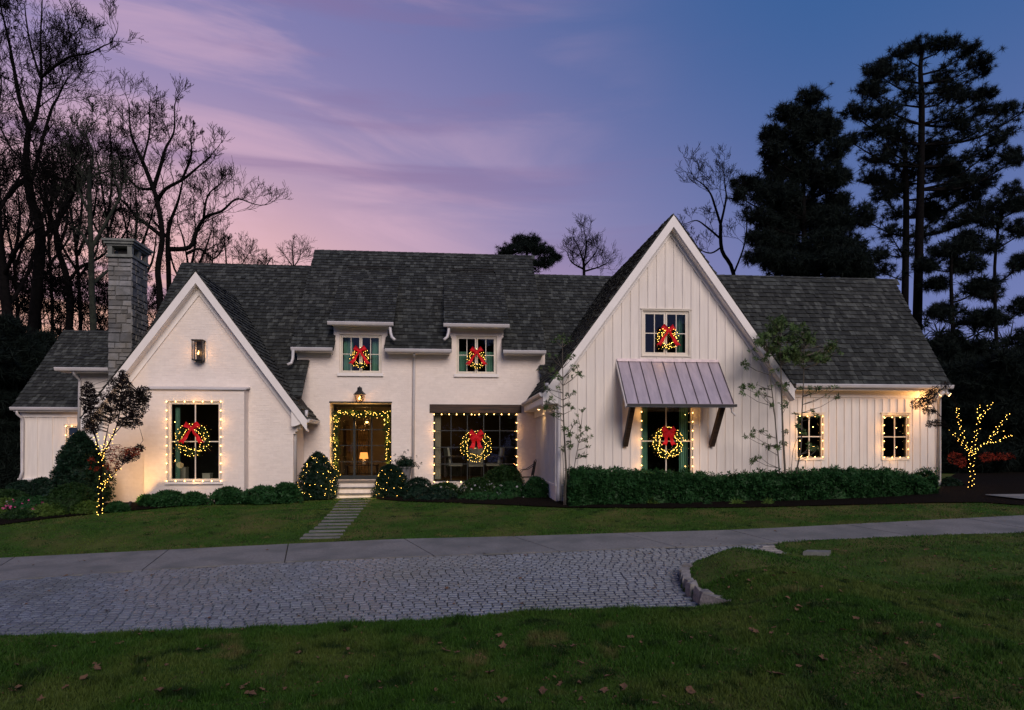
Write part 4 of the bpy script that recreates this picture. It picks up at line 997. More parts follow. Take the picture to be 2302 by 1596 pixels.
# ---------------------------------------------------------------- chimney
cyc = 22.6; chx0, chx1 = PX(242.5, cyc), PX(296, cyc); chd = 1.15; chz1 = PZ(270, 578, cyc); chz0 = 0.5
ch = MB().box(chx0+.03, chx1-.03, cyc+.03, cyc+chd-.03, chz0, chz1).build('chimney', M['stonemortar'], house)
SV = []
for k in range(8):
    j = lambda s=.05: rng.uniform(-s, s)
    SV.append([(-.5, 0, -.5), (.5, 0, -.5), (.5, 0, .5), (-.5, 0, .5)]+[(-.44+j(.04), -1+j(.3), -.42+j()), (.44+j(.04), -1+j(.3), -.42+j()), (.44+j(.04), -1+j(.3), .42+j()), (-.44+j(.04), -1+j(.3), .42+j())])
Ml = []
for face in (0, 1):
    L_ = (chx1-chx0) if face == 0 else chd
    z = chz0
    while z < chz1-.05:
        hh = rng.choice((.14, .19, .25, .31)); hh = min(hh, chz1-z); u = 0
        while u < L_-.02:
            w = min(rng.uniform(.16, .46), L_-u)
            if L_-u-w < .1: w = L_-u
            parts_ = [(z, hh)] if hh < .24 or rng.random() < .5 else [(z, hh*.5), (z+hh*.5, hh*.5)]
            for zz_, h_ in parts_:
                if face == 0: Ml.append(mat4((w-.008, 0, 0), (0, .035+rng.uniform(-.008, .014), 0), (0, 0, h_-.008), (chx0+u+w/2, cyc+.03, zz_+h_/2)))
                else: Ml.append(mat4((0, w-.008, 0), (-(.035+rng.uniform(-.008, .014)), 0, 0), (0, 0, h_-.008), (chx1-.03, cyc+u+w/2, zz_+h_/2)))
            u += w
        z += hh
pieces('stone', 'stones', (SV, BOXF), Ml, M['stone'], ch, 300)
def slab(a, z0, z1): return MB().box(chx0-a, chx1+a, cyc-a, cyc+chd+a, z0, z1)
slab(.045, chz1, chz1+.09).build('cap_ledge', M['limestone'], ch)
for ix in (chx0+.06, chx1-.06):
    for iy in (cyc+.06, cyc+chd/2, cyc+chd-.06): MB().box(ix-.07, ix+.07, iy-.07, iy+.07, chz1+.09, chz1+.36).build('cap_post', M['limestone'], ch)
zc_ = chz1+.36
slab(.03, zc_, zc_+.06).build('cap_slab', M['limestone'], ch); slab(.09, zc_+.06, zc_+.14).build('cap_slab', M['limestone'], ch); slab(.135, zc_+.14, zc_+.21).build('cap_slab', M['limestone'], ch)
MB().box(chx0+.2, chx1-.2, cyc+.25, cyc+chd-.25, chz1+.09, chz1+.3).build('flue', M['roofbase'], ch)

# ---------------------------------------------------------------- rooms behind the glass
def room(x0, x1, y0, y1, z0, z1, mat, floor='roomfloor', back=True):
    b = MB(); t = .1
    b.box(x0-t, x0, y0, y1, z0, z1).box(x1, x1+t, y0, y1, z0, z1).box(x0, x1, y0, y1, z1, z1+t)
    if back: b.box(x0, x1, y1, y1+t, z0, z1)
    o = b.build('interior_wall', M[mat], house)
    MB().box(x0, x1, y0, y1, z0-.1, z0).build('interior_floor', M[floor], house)
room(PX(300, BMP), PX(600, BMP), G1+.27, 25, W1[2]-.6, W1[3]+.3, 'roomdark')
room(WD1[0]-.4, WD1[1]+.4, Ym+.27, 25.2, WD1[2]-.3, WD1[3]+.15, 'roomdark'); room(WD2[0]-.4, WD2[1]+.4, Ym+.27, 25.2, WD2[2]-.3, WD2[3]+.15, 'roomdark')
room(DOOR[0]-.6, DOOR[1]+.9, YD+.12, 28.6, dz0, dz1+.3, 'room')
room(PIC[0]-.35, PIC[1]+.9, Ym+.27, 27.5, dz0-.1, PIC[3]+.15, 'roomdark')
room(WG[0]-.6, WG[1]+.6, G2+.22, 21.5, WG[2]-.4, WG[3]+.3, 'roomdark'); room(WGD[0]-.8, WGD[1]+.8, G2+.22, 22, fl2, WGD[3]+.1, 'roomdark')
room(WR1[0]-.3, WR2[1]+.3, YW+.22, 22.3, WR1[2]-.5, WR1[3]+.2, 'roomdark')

# ================================================================ curtains and what stands inside
def curtain(x0, x1, y, z0, z1, label, mat='curtain', folds=9, group='window curtains'):
    n = folds*6; V = []; b = MB()
    for i in range(n+1):
        t = i/n; x = x0+(x1-x0)*t; yy = y+.035*math.sin(t*folds*2*math.pi)+.01*math.sin(t*17)
        V += [(x, yy, z0), (x, yy, z1), (x, yy+.012, z0), (x, yy+.012, z1)]
    F_ = []
    for i in range(n):
        a = i*4; F_ += [(a, a+4, a+5, a+1), (a+2, a+3, a+7, a+6), (a+1, a+5, a+7, a+3), (a, a+2, a+6, a+4)]
    F_ += [(0, 1, 3, 2), (n*4, n*4+2, n*4+3, n*4+1)]
    return props(b.add(V, F_).build('curtain', M[mat]), label, 'curtain', group)
curtain(W1[0]+.09, PX(395, BMP), BMP+.33, W1[2]-.3, W1[3], 'dark green curtain at the left edge of the big left gable window', folds=4)
dn = 'first'; yc = Ym+.34
for W_, nm in ((WD1, 'left'), (WD2, 'right')):
    w = W_[1]-W_[0]
    curtain(W_[0]+.09, W_[0]+w*.29, yc, W_[2]-.1, W_[3]+.05 if nm == 'left' else W_[2]+.62*(W_[3]-W_[2]), f'green pleated curtain on the left side of the {nm} dormer window', folds=6)
    curtain(W_[1]-w*.25, W_[1]-.06, yc, W_[2]-.1, W_[3]+.05 if nm == 'left' else W_[2]+.62*(W_[3]-W_[2]), f'green pleated curtain on the right side of the {nm} dormer window', folds=5)
w = WG[1]-WG[0]; curtain(WG[0]+.07, WG[0]+w*.13, G2+.3, WG[2]-.1, WG[3], 'narrow green curtain at the left of the upper gable window', folds=2); curtain(WG[1]-w*.17, WG[1]-.06, G2+.3, WG[2]-.1, WG[3], 'green curtain at the right of the upper gable window', folds=3)
w = WGD[1]-WGD[0]; curtain(WGD[0]+.04, WGD[0]+w*.19, G2+.32, fl2, WGD[3]+.1, 'long green curtain left of the wreath in the garden door under the metal canopy', folds=4); curtain(WGD[1]-w*.19, WGD[1]-.04, G2+.32, fl2, WGD[3]+.1, 'long green curtain right of the wreath in the garden door under the metal canopy', folds=4)
curtain(PX(978, Ym+.3), PX(991, Ym+.3), Ym+.36, dz0, PIC[3]-.02, 'pale curtain at the left edge of the picture window', folds=3, mat='cream')
fz = dz0
# dining room
tb = thing('dining_table', (PX(1068, 24.6), 24.6, fz), 'dining table behind the picture window wreath', 'table')
x, y = tb.location.x, 24.6
MB().box(x-1.2, x+1.2, y-.55, y+.55, fz+.72, fz+.76).build('tabletop', M['wood'], tb)
for sx in (-1, 1):
    for sy in (-1, 1): MB().box(x+sx*1.1-.035, x+sx*1.1+.035, y+sy*.45-.035, y+sy*.45+.035, fz, fz+.72).build('leg', M['wood'], tb)
def chair(px_, Y, rz, lab):
    x = PX(px_, Y); c = thing('dining_chair', (x, Y, fz), lab, 'chair', 'dining chairs')
    def put(b, n, m):
        s_, c_ = math.sin(rz), math.cos(rz); b.v = [(x+a*c_-d*s_, Y+a*s_+d*c_, fz+e) for a, d, e in b.v]; return b.build(n, M[m], c)
    put(MB().box(-.25, .25, -.25, .25, .40, .50), 'seat', 'cream'); put(MB().add([(-.25, -.25, .5), (.25, -.25, .5), (.25, -.17, .5), (-.25, -.17, .5), (-.24, -.33, 1.08), (.24, -.33, 1.08), (.24, -.26, 1.08), (-.24, -.26, 1.08)], BOXF), 'backrest', 'cream')
    for sx in (-1, 1):
        for sy in (-1, 1): put(MB().box(sx*.21-.02, sx*.21+.02, sy*.21-.02, sy*.21+.02, 0, .4), 'leg', 'wood')
chair(1069, 23.85, 0, 'cream upholstered dining chair seen from behind below the picture window wreath')
chair(1020, 24.5, -1.25, 'cream dining chair side on at the left end of the table in the picture window')
chair(1112, 24.5, 1.25, 'cream dining chair side on right of the wreath in the picture window')
# foyer: console, lamp, drapes, hanging lantern
YF = 26.2; xl_ = PX(818, YF)
co = thing('console_table', (xl_, YF, fz), 'dark console table carrying the lit lamp inside the front door', 'table')
zt_ = PZ(818, 1044, YF)
MB().box(xl_-.7, xl_+.55, YF-.2, YF+.2, zt_-.05, zt_).build('tabletop', M['wood'], co)
for sx in (-.65, .5): MB().box(xl_+sx-.03, xl_+sx+.03, YF-.18, YF+.18, fz, zt_-.05).build('leg', M['wood'], co)
tl = thing('table_lamp', (xl_, YF, zt_), 'lit table lamp with orange shade seen through the front door', 'lamp')
sz0, sz1 = PZ(818, 1031, YF), PZ(818, 1017, YF)
MB().lathe((xl_, YF, zt_+.001), [(.08, 0), (.05, .03), (.07, .09), (.05, sz0-zt_-.02), (.012, sz0-zt_+.05)], 12).build('base', M['cream'], tl, True)
b = MB(); prof = [(.17, sz0), (.135, sz1), (.125, sz1), (.16, sz0)]; nn = 18
for r_, z_ in prof:
    for k in range(nn): t = 2*math.pi*k/nn; b.v.append((xl_+r_*math.cos(t), YF+r_*math.sin(t), z_))
for q in range(4):
    for k in range(nn): a, c = q*nn+k, q*nn+(k+1) % nn; e = ((q+1) % 4)*nn; b.f.append((a, c, e+(k+1) % nn, e+k))
b.build('lamp_shade', M['shade'], tl)
lamp('POINT', (xl_, YF-.12, (sz0+sz1)/2+.25), 38, (1, .46, .14), .09, parent=tl)
for px0, px1, nm in ((803, 826, 'plaid drape behind the table lamp in the foyer'), (776, 786, 'narrow plaid drape left of the door mullion in the foyer')):
    curtain(PX(px0, 28), PX(px1, 28), 28.2, fz, PZ(800, 955, 28), nm, 'plaid', 4, None)
xp, yp, zp = PX(824.5, 25.2), 25.2, PZ(824, 951, 25.2)
pl = thing('pendant_lantern', (xp, yp, zp), 'small glowing pendant lantern hanging inside the front door', 'lamp')
MB().box(xp-.09, xp+.09, yp-.09, yp+.09, zp+.13, zp+.15).box(xp-.07, xp+.07, yp-.07, yp+.07, zp-.14, zp-.12).build('cap', M['iron'], pl)
for sx in (-1, 1):
    for sy in (-1, 1): MB().bar((xp+sx*.065, yp+sy*.065, zp-.12), (xp+sx*.085, yp+sy*.085, zp+.13), .01, .01, (0, 1, 0)).build('bar', M['iron'], pl)
for k in range(3): MB().ball((xp+.03*math.cos(k*2.1), yp+.03*math.sin(k*2.1), zp+.03), .022, (1, 1, 1.8)).build('candle_bulb', M['bulb'], pl)
MB().tube([(xp, yp, zp+.15), (xp, yp, dz1+.3)], .006, 5).build('rod', M['iron'], pl)
lamp('POINT', (xp, yp, zp), 38, (1, .48, .15), .07, parent=pl)
lamp('POINT', (PX(1010, 26.5), 26.3, PIC[3]-.5), 16, (1, .5, .15), .15, parent=house, name='room_light')
lamp('POINT', (PX(455, 24), 24.2, W1[3]-.5), 1.2, (1, .6, .25), .15, parent=house, name='room_light')
for nm, a, c, z_, hh, lab in (('box', 400, 417, 1052, .38, 'pale upright box standing behind the left pane of the big gable window'), ('box', 455, 472, 1058, .19, 'low pale green box behind the right pane of the big gable window')):
    y_ = BMP+.75; x0, x1 = PX(a, y_), PX(c, y_); z0 = W1[2]+.0
    b = MB().box(x0, x1, y_, y_+.25, z0, z0+hh); o = b.build('box', M['cream']); props(o, lab, 'box'); MB().box(x0-.006, x1+.006, y_-.006, y_+.256, z0+hh, z0+hh+.03).build('lid', M['cream'], o)
MB().box(W1[0]-.1, W1[1]+.1, BMP+.55, BMP+1.3, W1[2]-.06, W1[2]).build('interior_shelf', M['wood'], house)

# ================================================================ lamps on the walls
def lantern_box():
    c = P(445, 790, G1-.13); x0, x1 = PX(433, G1-.2), PX(457, G1-.2); zt, zb = PZ(445, 766, G1-.2), PZ(445, 808, G1-.2); d = .24
    y0, y1 = G1-.04-d, G1-.04
    L_ = thing('wall_lantern', (c.x, G1, zb), 'tall black box wall lantern high on the left brick gable', 'lantern')
    MB().box(x0-.015, x1+.015, y0-.015, y1+.01, zt, zt+.03).build('cap', M['iron'], L_)
    MB().box(x0, x1, y0, y1, zb-.03, zb).box((x0+x1)/2-.06, (x0+x1)/2+.06, y0+.05, y1, zb-.09, zb-.03).build('base', M['iron'], L_)
    for x in (x0+.01, x1-.01):
        for y in (y0+.01, y1-.01): MB().box(x-.01, x+.01, y-.01, y+.01, zb, zt).build('bar', M['iron'], L_)
    MB().box((x0+x1)/2-.1, (x0+x1)/2+.1, G1-.04, G1, zb, zt).build('back_plate', M['iron'], L_)
    for q in ([(x0+.02, y0+.008), (x1-.02, y0+.008)], [(x0+.008, y0+.02), (x0+.008, y1-.02)], [(x1-.008, y0+.02), (x1-.008, y1-.02)]):
        (a, b_), (e, f) = q; MB().add([(a, b_, zb), (e, f, zb), (e, f, zt), (a, b_, zt)], [(0, 1, 2, 3)]).build('pane', M['lampglass'], L_)
    xc, yc_, zc = (x0+x1)/2, (y0+y1)/2, zb+.17
    MB().tube([(xc, yc_, zb), (xc, yc_, zc-.02)], .012, 6).build('burner', M['iron'], L_)
    MB().tube([(xc, yc_, zc-.02), (xc-.012, yc_, zc+.02), (xc+.006, yc_, zc+.06), (xc, yc_, zc+.11)], [.012, .026, .016, .002], 8).build('flame', M['flame'], L_, True)
    lamp('POINT', (xc, yc_-.02, zc+.05), 5.5, (1, .50, .18), .04, parent=L_)
lantern_box()
def lantern_door():
    y = Ym-.22; c = P(808.5, 905, y); zb, zm, zt = PZ(808, 906, y), PZ(808, 887, y), PZ(808, 868, y); x = c.x
    L_ = thing('gas_lantern', (x, Ym, zb), 'black four sided gas lantern with peaked roof above the front door', 'lantern')
    r0, r1 = .085, .15
    for sx in (-1, 1):
        for sy in (-1, 1): MB().bar((x+sx*r0, y+sy*r0, zb+.02), (x+sx*r1, y+sy*r1, zm), .016, .016, (0, 1, 0)).build('bar', M['iron'], L_)
    MB().box(x-r0-.01, x+r0+.01, y-r0-.01, y+r0+.01, zb, zb+.02).build('base', M['iron'], L_)
    for a in range(3):
        ang = a*math.pi/2-math.pi/2; ca, sa = math.cos(ang), math.sin(ang)
        def q(u, v, r): return (x+ca*r-sa*u, y+sa*r+ca*u, v)
        MB().add([q(-r0, zb+.02, r0), q(r0, zb+.02, r0), q(r1, zm, r1), q(-r1, zm, r1)], [(0, 1, 2, 3)]).build('pane', M['lampglass'], L_)
    hh = zt-zm; prof = [(.215, 0), (.20, .02), (.13, hh*.28), (.085, hh*.48), (.085, hh*.62), (.06, hh*.66), (.085, hh*.7), (.07, hh*.84), (.02, hh*.92), (.012, hh)]
    MB().lathe((x, y, zm), prof, 4 if False else 8).build('roof', M['iron'], L_)
    MB().bar((x, y+.05, zm+hh*.35), (x, Ym, zm+hh*.35), .03, .03).box(x-.05, x+.05, Ym-.02, Ym, zb+.02, zm+.1).build('wall_arm', M['iron'], L_)
    zc = zb+.12; MB().tube([(x, y, zb+.02), (x, y, zc-.02)], .01, 6).build('burner', M['iron'], L_)
    MB().tube([(x, y, zc-.02), (x-.022, y, zc+.03), (x+.01, y, zc+.07), (x, y, zc+.13)], [.012, .03, .018, .002], 8).build('flame', M['flame'], L_, True)
    lamp('POINT', (x, y, zc+.04), 5, (1, .50, .18), .04, parent=L_)
lantern_door()
# twin floodlight under the right eave corner
p = P(2122, 884, 18.98)
fl = thing('flood_light', (p.x, p.y, p.z), 'twin head floodlight glowing under the right end of the eave', 'floodlight')
MB().box(p.x-.06, p.x+.06, p.y-.03, p.y+.05, p.z+.0, p.z+.1).build('housing', M['trim'], fl)
for sx, aim in ((1, Vector((.55, -.55, -.6))), (-1, Vector((-.45, .5, -.7)))):
    c = p+Vector((sx*.11, -.04, -.02)); a = aim.normalized()
    MB().tube([c-a*.09, c-a*.05, c+a*.05], [.03, .05, .06], 10).build('lamp_head', M['trim'], fl); MB().tube([c+a*.05, c+a*.056], [.052, .05], 10).build('lens', M['flood'], fl)
    if sx < 0: lamp('SPOT', c+a*.08, 105, (1, .47, .15), .2, aim=c+Vector((-2.6, .30, -.55)), spot=R(165), parent=fl, blend=1)
    else: lamp('SPOT', c+a*.08, 42, (1, .60, .26), .06, aim=c+Vector((.6, -.5, -1.4)), spot=R(110), parent=fl, blend=.8)
# eave lights that wash the wing, the entry corner and the wall behind the small left tree
def can(x, y, z, power, lab, aim, spot=120, col=(1, .60, .24)):
    t = thing('eave_light', (x, y, z), lab, 'light'); MB().lathe((x, y, z-.03), [(.05, 0), (.055, .03)], 10).build('rim', M['trim'], t); MB().lathe((x, y, z-.036), [(.035, 0), (.036, .004)], 10).build('lens', M['flood'], t)
    lamp('SPOT', (x, y, z-.05), power, col, .04, aim=aim, spot=R(spot), parent=t, blend=1); return t
x = g2x0-.2; can(x, 20.2, ze-.315, 12, 'small recessed soffit light in the corner between gable and picture window', (x-.1, 20.6, 0), 165)
# spotlight at the foot of the left gable
x, y = PX(292, 19.35), 19.35; z = float(h1(x, y))
t = thing('garden_spotlight', (x, y, z), 'small garden spotlight washing the brick behind the left tree', 'light')
MB().tube([(x, y, z-.05), (x, y, z+.12)], .012, 6).build('stake', M['iron'], t); MB().tube([(x, y-.04, z+.10), (x, y+.05, z+.2)], [.03, .04], 8).build('lamp_head', M['iron'], t)
lamp('SPOT', (x, y+.06, z+.21), 120, (1, .55, .18), .05, aim=(PX(285, G1), G1, 1.6), spot=R(130), parent=t, blend=1)
# fill glow of the strings at the steps
# ================================================================ wreaths
def needles(n, length, width):
    V, F_ = [], []
    for i in range(n):
        d = Vector((rng.gauss(0, 1), rng.gauss(0, 1), rng.gauss(0, 1))).normalized()*length*rng.uniform(.6, 1.1)
        s = d.cross(Vector((rng.gauss(0, 1), rng.gauss(0, 1), rng.gauss(0, 1)))).normalized()*width
        o = d*.08; k = len(V); V += [tuple(o-s*.5), tuple(o+s*.5), tuple(d)]; F_.append((k, k+1, k+2))
    return V, F_
def scatter(name, tmpl, pts, sc, mat, parent=None, tilt=True, squash=None):
    pts = np.asarray(pts, float); n = len(pts); sc = np.broadcast_to(sc, (n,))
    q = nr.normal(size=(n, 4)); q /= np.linalg.norm(q, axis=1)[:, None]; w, x, y, z = q.T
    Rm = np.stack([1-2*(y*y+z*z), 2*(x*y-z*w), 2*(x*z+y*w), 2*(x*y+z*w), 1-2*(x*x+z*z), 2*(y*z-x*w), 2*(x*z-y*w), 2*(y*z+x*w), 1-2*(x*x+y*y)], 1).reshape(n, 3, 3)
    if squash is not None: Rm = Rm*np.array(squash)[None, :, None]
    Ms = np.zeros((n, 4, 4)); Ms[:, :3, :3] = Rm*sc[:, None, None]; Ms[:, :3, 3] = pts; Ms[:, 3, 3] = 1
    V, Fc = replicate(tmpl[0], tmpl[1], Ms); o = np_mesh(name, V, Fc, mat, parent)
    if parent: o['kind'] = 'stuff'
    return o
ICO = MB().ball((0, 0, 0), 1); ICOT = (ICO.v, ICO.f)
NT = needles(12, 1, .09)
def ribbon(pts, w0, w1, side, mat, name, parent, notch=False, th=.006):
    """a strip along pts, width from w0 to w1, side = across direction"""
    b = MB(); n = len(pts); side = Vector(side).normalized(); V = []
    for i, p in enumerate(pts):
        w = w0+(w1-w0)*i/(n-1); p = Vector(p); q = Vector((0, th*(1+1.5*math.sin(i*1.7)), 0))
        V += [p-side*w/2, p+Vector((0, -.012, 0))-q*0, p+side*w/2, p-side*w/2+Vector((0, th, 0)), p+Vector((0, th-.012, 0)), p+side*w/2+Vector((0, th, 0))]
    if notch: V[(n-1)*6+1] = V[(n-2)*6+1].lerp(V[(n-1)*6+1], .4); V[(n-1)*6+4] = V[(n-2)*6+4].lerp(V[(n-1)*6+4], .4)
    F_ = []
    for i in range(n-1):
        a = i*6; c = a+6
        F_ += [(a, a+1, c+1, c), (a+1, a+2, c+2, c+1), (a+3, c+3, c+4, a+4), (a+4, c+4, c+5, a+5), (a, c, c+3, a+3), (a+2, a+5, c+5, c+2)]
    return b.add(V, F_).build(name, M[mat], parent)
def wreath(cx, cy, dia, Y, label, nb, spread=.0, bow=1.0, tail=.9, bulb=.0080, mini='mini'):
    c = P(cx, cy, Y); Rr = dia/2/F*Y*.995; t = thing('wreath', tuple(c), label, 'wreath', 'lit wreaths with red bows')
    ro = Rr*.80; ri = Rr*.24; pts = []
    for i in range(420):
        a = rng.uniform(0, 6.283); r = abs(rng.gauss(0, ri*.55)); ph = rng.uniform(0, 6.283)
        pts.append((c.x+(ro+r*math.cos(ph))*math.cos(a), c.y+r*math.sin(ph)*.7-.02, c.z+(ro+r*math.cos(ph))*math.sin(a)))
    scatter('fir_ring', NT, pts, nr.uniform(.05, .085, len(pts)), M['wreath'], t)
    bp = []
    for i in range(nb):
        a = 6.283*(i+rng.uniform(-.4, .4))/nb; r = ro+ri*(.95*math.sin(i*2.4+1.3*math.sin(i*.61)))+rng.uniform(-.015, .015)
        bp.append((c.x+r*math.cos(a), c.y-.085-rng.uniform(0, .03), c.z+r*math.sin(a)))
    o = scatter('light_bulbs', ICOT, bp, bulb, M[mini], t); o['kind'] = 'stuff'
    MB().tube([Vector(p)+Vector((0, .03, 0)) for p in bp]+[Vector(bp[0])+Vector((0, .03, 0))], .003, 4).build('light_wire', M['cord'], t)
    lamp('POINT', (c.x, c.y-.32, c.z-.05), .55, (1, .62, .2), .03, parent=t)
    # bow
    B = Vector((c.x, c.y-.13, c.z+Rr*.66)); u = Rr*bow
    bo = MB().ball(B, u*.15, (1, .7, 1.1)).build('bow', M['ribbon'], t)
    for s in (-1, 1):
        for (dx, dz, wd) in ((.50, .34, .42), (.46, -.22, .40)):
            if dz < 0 and spread > .35: continue
            loop = []
            for k in range(9):
                a = k/8*2*math.pi; rad = .5*(1-math.cos(a))
                loop.append(B+Vector((s*u*dx*rad, -.05*math.sin(a)*u*2.0, u*dz*rad+u*.04*math.sin(a))))
            wdt = [(.12+wd*.5*(1-math.cos(k/8*2*math.pi))*.5)*u*1.35 for k in range(9)]
            b = MB(); side = Vector((-dz*s, 0, dx)).normalized()
            V = []
            for k, p in enumerate(loop):
                for m_ in (-1, -.35, .35, 1): V.append(p+side*wdt[k]/2*m_+Vector((0, .018*(1 if abs(m_) < .5 else -1)*math.sin(k/8*math.pi), 0)))
            F_ = [(k*4+j, k*4+j+1, k*4+j+5, k*4+j+4) for k in range(8) for j in range(3)]
            b.add(V, F_); b.build('loop', M['ribbon'], bo)
        tp = []
        for k in range(8):
            a = k/7; tp.append(B+Vector((s*u*(.05+(spread+.12)*a**1.1)+.012*math.sin(k*1.9+s), -.02-.02*math.sin(k*1.3), -u*(tail+.0)*1.25*a)))
        ribbon(tp, u*.14, u*.36, (1, 0, .25*s), 'ribbon', 'tail', bo, True)
    return t
wreath(434.5, 988, 71, BMP-.02, 'big lit wreath with red bow on the left gable window', 86, .55, .84, .85)
wreath(810, 805, 43, Ym-.0, 'small lit wreath with spread red bow on the left dormer window', 52, .62, 1.15, .95)
wreath(1071, 807, 43, Ym-.0, 'small lit wreath with spread red bow on the right dormer window', 52, .66, 1.15, .95)
wreath(1070, 1003, 69, Ym-.0, 'lit wreath with red bow hanging on the wide picture window', 115, .18, .84, .80)
wreath(1499, 761, 50, G2-.0, 'lit wreath with spread red bow on the upper window of the tall gable', 72, .66, 1.15, 1.0)
wreath(1500, 995, 71, G2-.0, 'lit wreath with red bow on the garden door under the metal canopy', 122, .20, .84, .80)

# ================================================================ strings of bulbs round the windows
def string_lights(px, Y, label, corner_glow=(), glow=.9, br=.017):
    p3 = [P(x, y, Y) for x, y in px]; c = p3[0]
    t = thing('string_lights', tuple(c), label, 'string lights', 'bulb strings round the windows')
    w = []
    for a, b_ in zip(p3, p3[1:]):
        m_ = (a+b_)/2+Vector((0, 0, -.02)) if (a-b_).length < .6 else (a+b_)/2
        w += [a, m_]
    w.append(p3[-1]); MB().tube([q+Vector((0, -.008, 0)) for q in w], .005, 4).build('wire', M['cord'], t)
    me = None
    for q in p3:
        o = bpy.data.objects.new('bulb', me) if me else MB().ball((0, 0, 0), br, (1, 1, 1.25)).build('bulb', M['bulb'], t)
        if me: link(o, t)
        me = o.data; o.location = q+Vector((0, -.035, 0))
    for q in corner_glow:
        g = P(q[0], q[1], Y-.16); lamp('POINT', g, glow*.8, (1, .48, .14), .022, parent=t)
    return t
def per(x0, y0, x1, y1, nh, nv, sides='TRBL'):
    out = []
    if 'L' in sides: out += [(x0, y1+(y0-y1)*i/nv) for i in range(nv)]
    if 'T' in sides: out += [(x0+(x1-x0)*i/nh, y0) for i in range(nh)]
    if 'R' in sides: out += [(x1, y0+(y1-y0)*i/nv) for i in range(nv+(0 if 'B' in sides else 1))]
    if 'B' in sides: out += [(x1+(x0-x1)*i/nh, y1) for i in range(nh+1)]
    return out
def glows(x0, y0, x1, y1): return [(x0, (y0*3+y1)/4), (x0, (y0+3*y1)/4), (x1, (y0*3+y1)/4), (x1, (y0+3*y1)/4), ((x0+x1)/2, y0), ((x0+x1)/2, y1)]
string_lights(per(375.5, 903, 497, 1081, 6, 9), BMP-.02, 'string of warm bulbs framing the big left gable window', glows(377, 903, 497, 1081), 1.5)
string_lights(per(976, 931.5, 1161, 1083, 11, 8, 'LTR')+[(1150, 1083), (1100, 1083), (1036, 1083), (1006, 1083)], Ym-.05, 'string of warm bulbs hanging under the timber lintel of the picture window', glows(976, 930, 1161, 1082), 1.5)
string_lights([(1441.5, 1066-i*20) for i in range(8)], G2-.03, 'left hand column of bulbs on the garden door under the canopy', [(1441, 930), (1441, 990), (1441, 1050)], 1.5, br=.015)
string_lights([(1556, 1068-i*20) for i in range(8)], G2-.03, 'right hand column of bulbs on the garden door under the canopy', [(1556, 930), (1556, 990), (1556, 1050)], 1.5, br=.015)
string_lights(per(1797, 936, 1848, 1027, 3, 5), YW-.04, 'string of bulbs round the wing window behind the slender trees', glows(1795, 936, 1848, 1027), 2.0, br=.015)
string_lights(per(1986, 938, 2040, 1028, 3, 5), YW-.04, 'string of bulbs round the wing window nearest the house corner', glows(1987, 938, 2040, 1028), 2.0, br=.015)
string_lights(per(149, 958, 176, 1040, 2, 4), Yf+.25, 'string of bulbs round the half hidden window of the far left wing', [(148, 975), (160, 956)], 1.2, br=.018)

# garland round the front door
ga = thing('door_garland', tuple(P(753, 1070, Ym+.3)), 'lit evergreen garland framing the recessed front door', 'garland')
YG = Ym+.33
path_ = [(757, 1072), (753, 1040), (757, 1010), (752, 985), (756, 955), (753, 932), (775, 927), (800, 931), (825, 928), (850, 933), (874, 928), (869, 950), (872, 985), (870, 1015), (877, 1045), (876, 1068)]
gp = []
for (a, b_) in zip(path_, path_[1:]):
    A_, B_ = P(*a, YG), P(*b_, YG)
    for k in range(6): gp.append(A_.lerp(B_, k/6))
pts = [q+Vector((rng.gauss(0, .05), rng.gauss(0, .04), rng.gauss(0, .05))) for q in gp for _ in range(9)]
scatter('fir_rope', NT, [tuple(q) for q in pts], nr.uniform(.09, .15, len(pts)), M['wreath'], ga)
bp = [gp[i]+Vector((rng.gauss(0, .06), -.12-rng.uniform(0, .03), rng.gauss(0, .06))) for i in range(len(gp)) for _ in range(1+(i % 2))]
o = scatter('light_bulbs', ICOT, [tuple(q) for q in bp], .0088, M['mini'], ga); o['kind'] = 'stuff'
MB().tube([q+Vector((0, -.02, 0)) for q in gp], .012, 5).build('rope', M['cord'], ga)
for q in ((752, 1040), (752, 990), (752, 945), (790, 925), (835, 925), (874, 945), (874, 990), (874, 1040)):
    lamp('POINT', P(q[0]+(3 if q[0] < 800 else -3), q[1], Ym+.22), 3.0, (1, .52, .13), .02, parent=ga)

# ================================================================ planting
def leaf_t(n=7, l=1, w=.3, flat=.35):
    """whorl of n pointed leaves"""
    V, F_ = [], []
    for i in range(n):
        a = 6.283*i/n+rng.uniform(-.3, .3); e = rng.uniform(-.2, .7); d = Vector((math.cos(a)*math.cos(e), math.sin(a)*math.cos(e), math.sin(e)))*l*rng.uniform(.75, 1.1)
        s = Vector((-math.sin(a), math.cos(a), rng.uniform(-.4, .4))).normalized()*w*l
        k = len(V); V += [tuple(d*.06), tuple(d*.5+s*.5), tuple(d), tuple(d*.5-s*.5)]; F_.append((k, k+1, k+2, k+3))
    return V, F_
LEAF = ([(0, 0, 0), (.5, .28, .06), (1, 0, 0), (.5, -.28, .06)], [(0, 1, 2, 3)])
SPRIG = leaf_t(6, 1, .34); WHORL = leaf_t(9, 1, .27)
def hull(name, fn, mat, parent, nu=28, nv=12):
    V = []; F_ = []
    for j in range(nv+1):
        for i in range(nu): V.append(fn(6.283*i/nu, j/nv))
    for j in range(nv):
        for i in range(nu): a = j*nu+i; b = j*nu+(i+1) % nu; F_.append((a, b, b+nu, a+nu))
    b = MB(); b.add(V, F_+[tuple(range(nv*nu, nv*nu+nu))]); return b.build(name, mat, parent, True)
def sh_name(o, m): return o
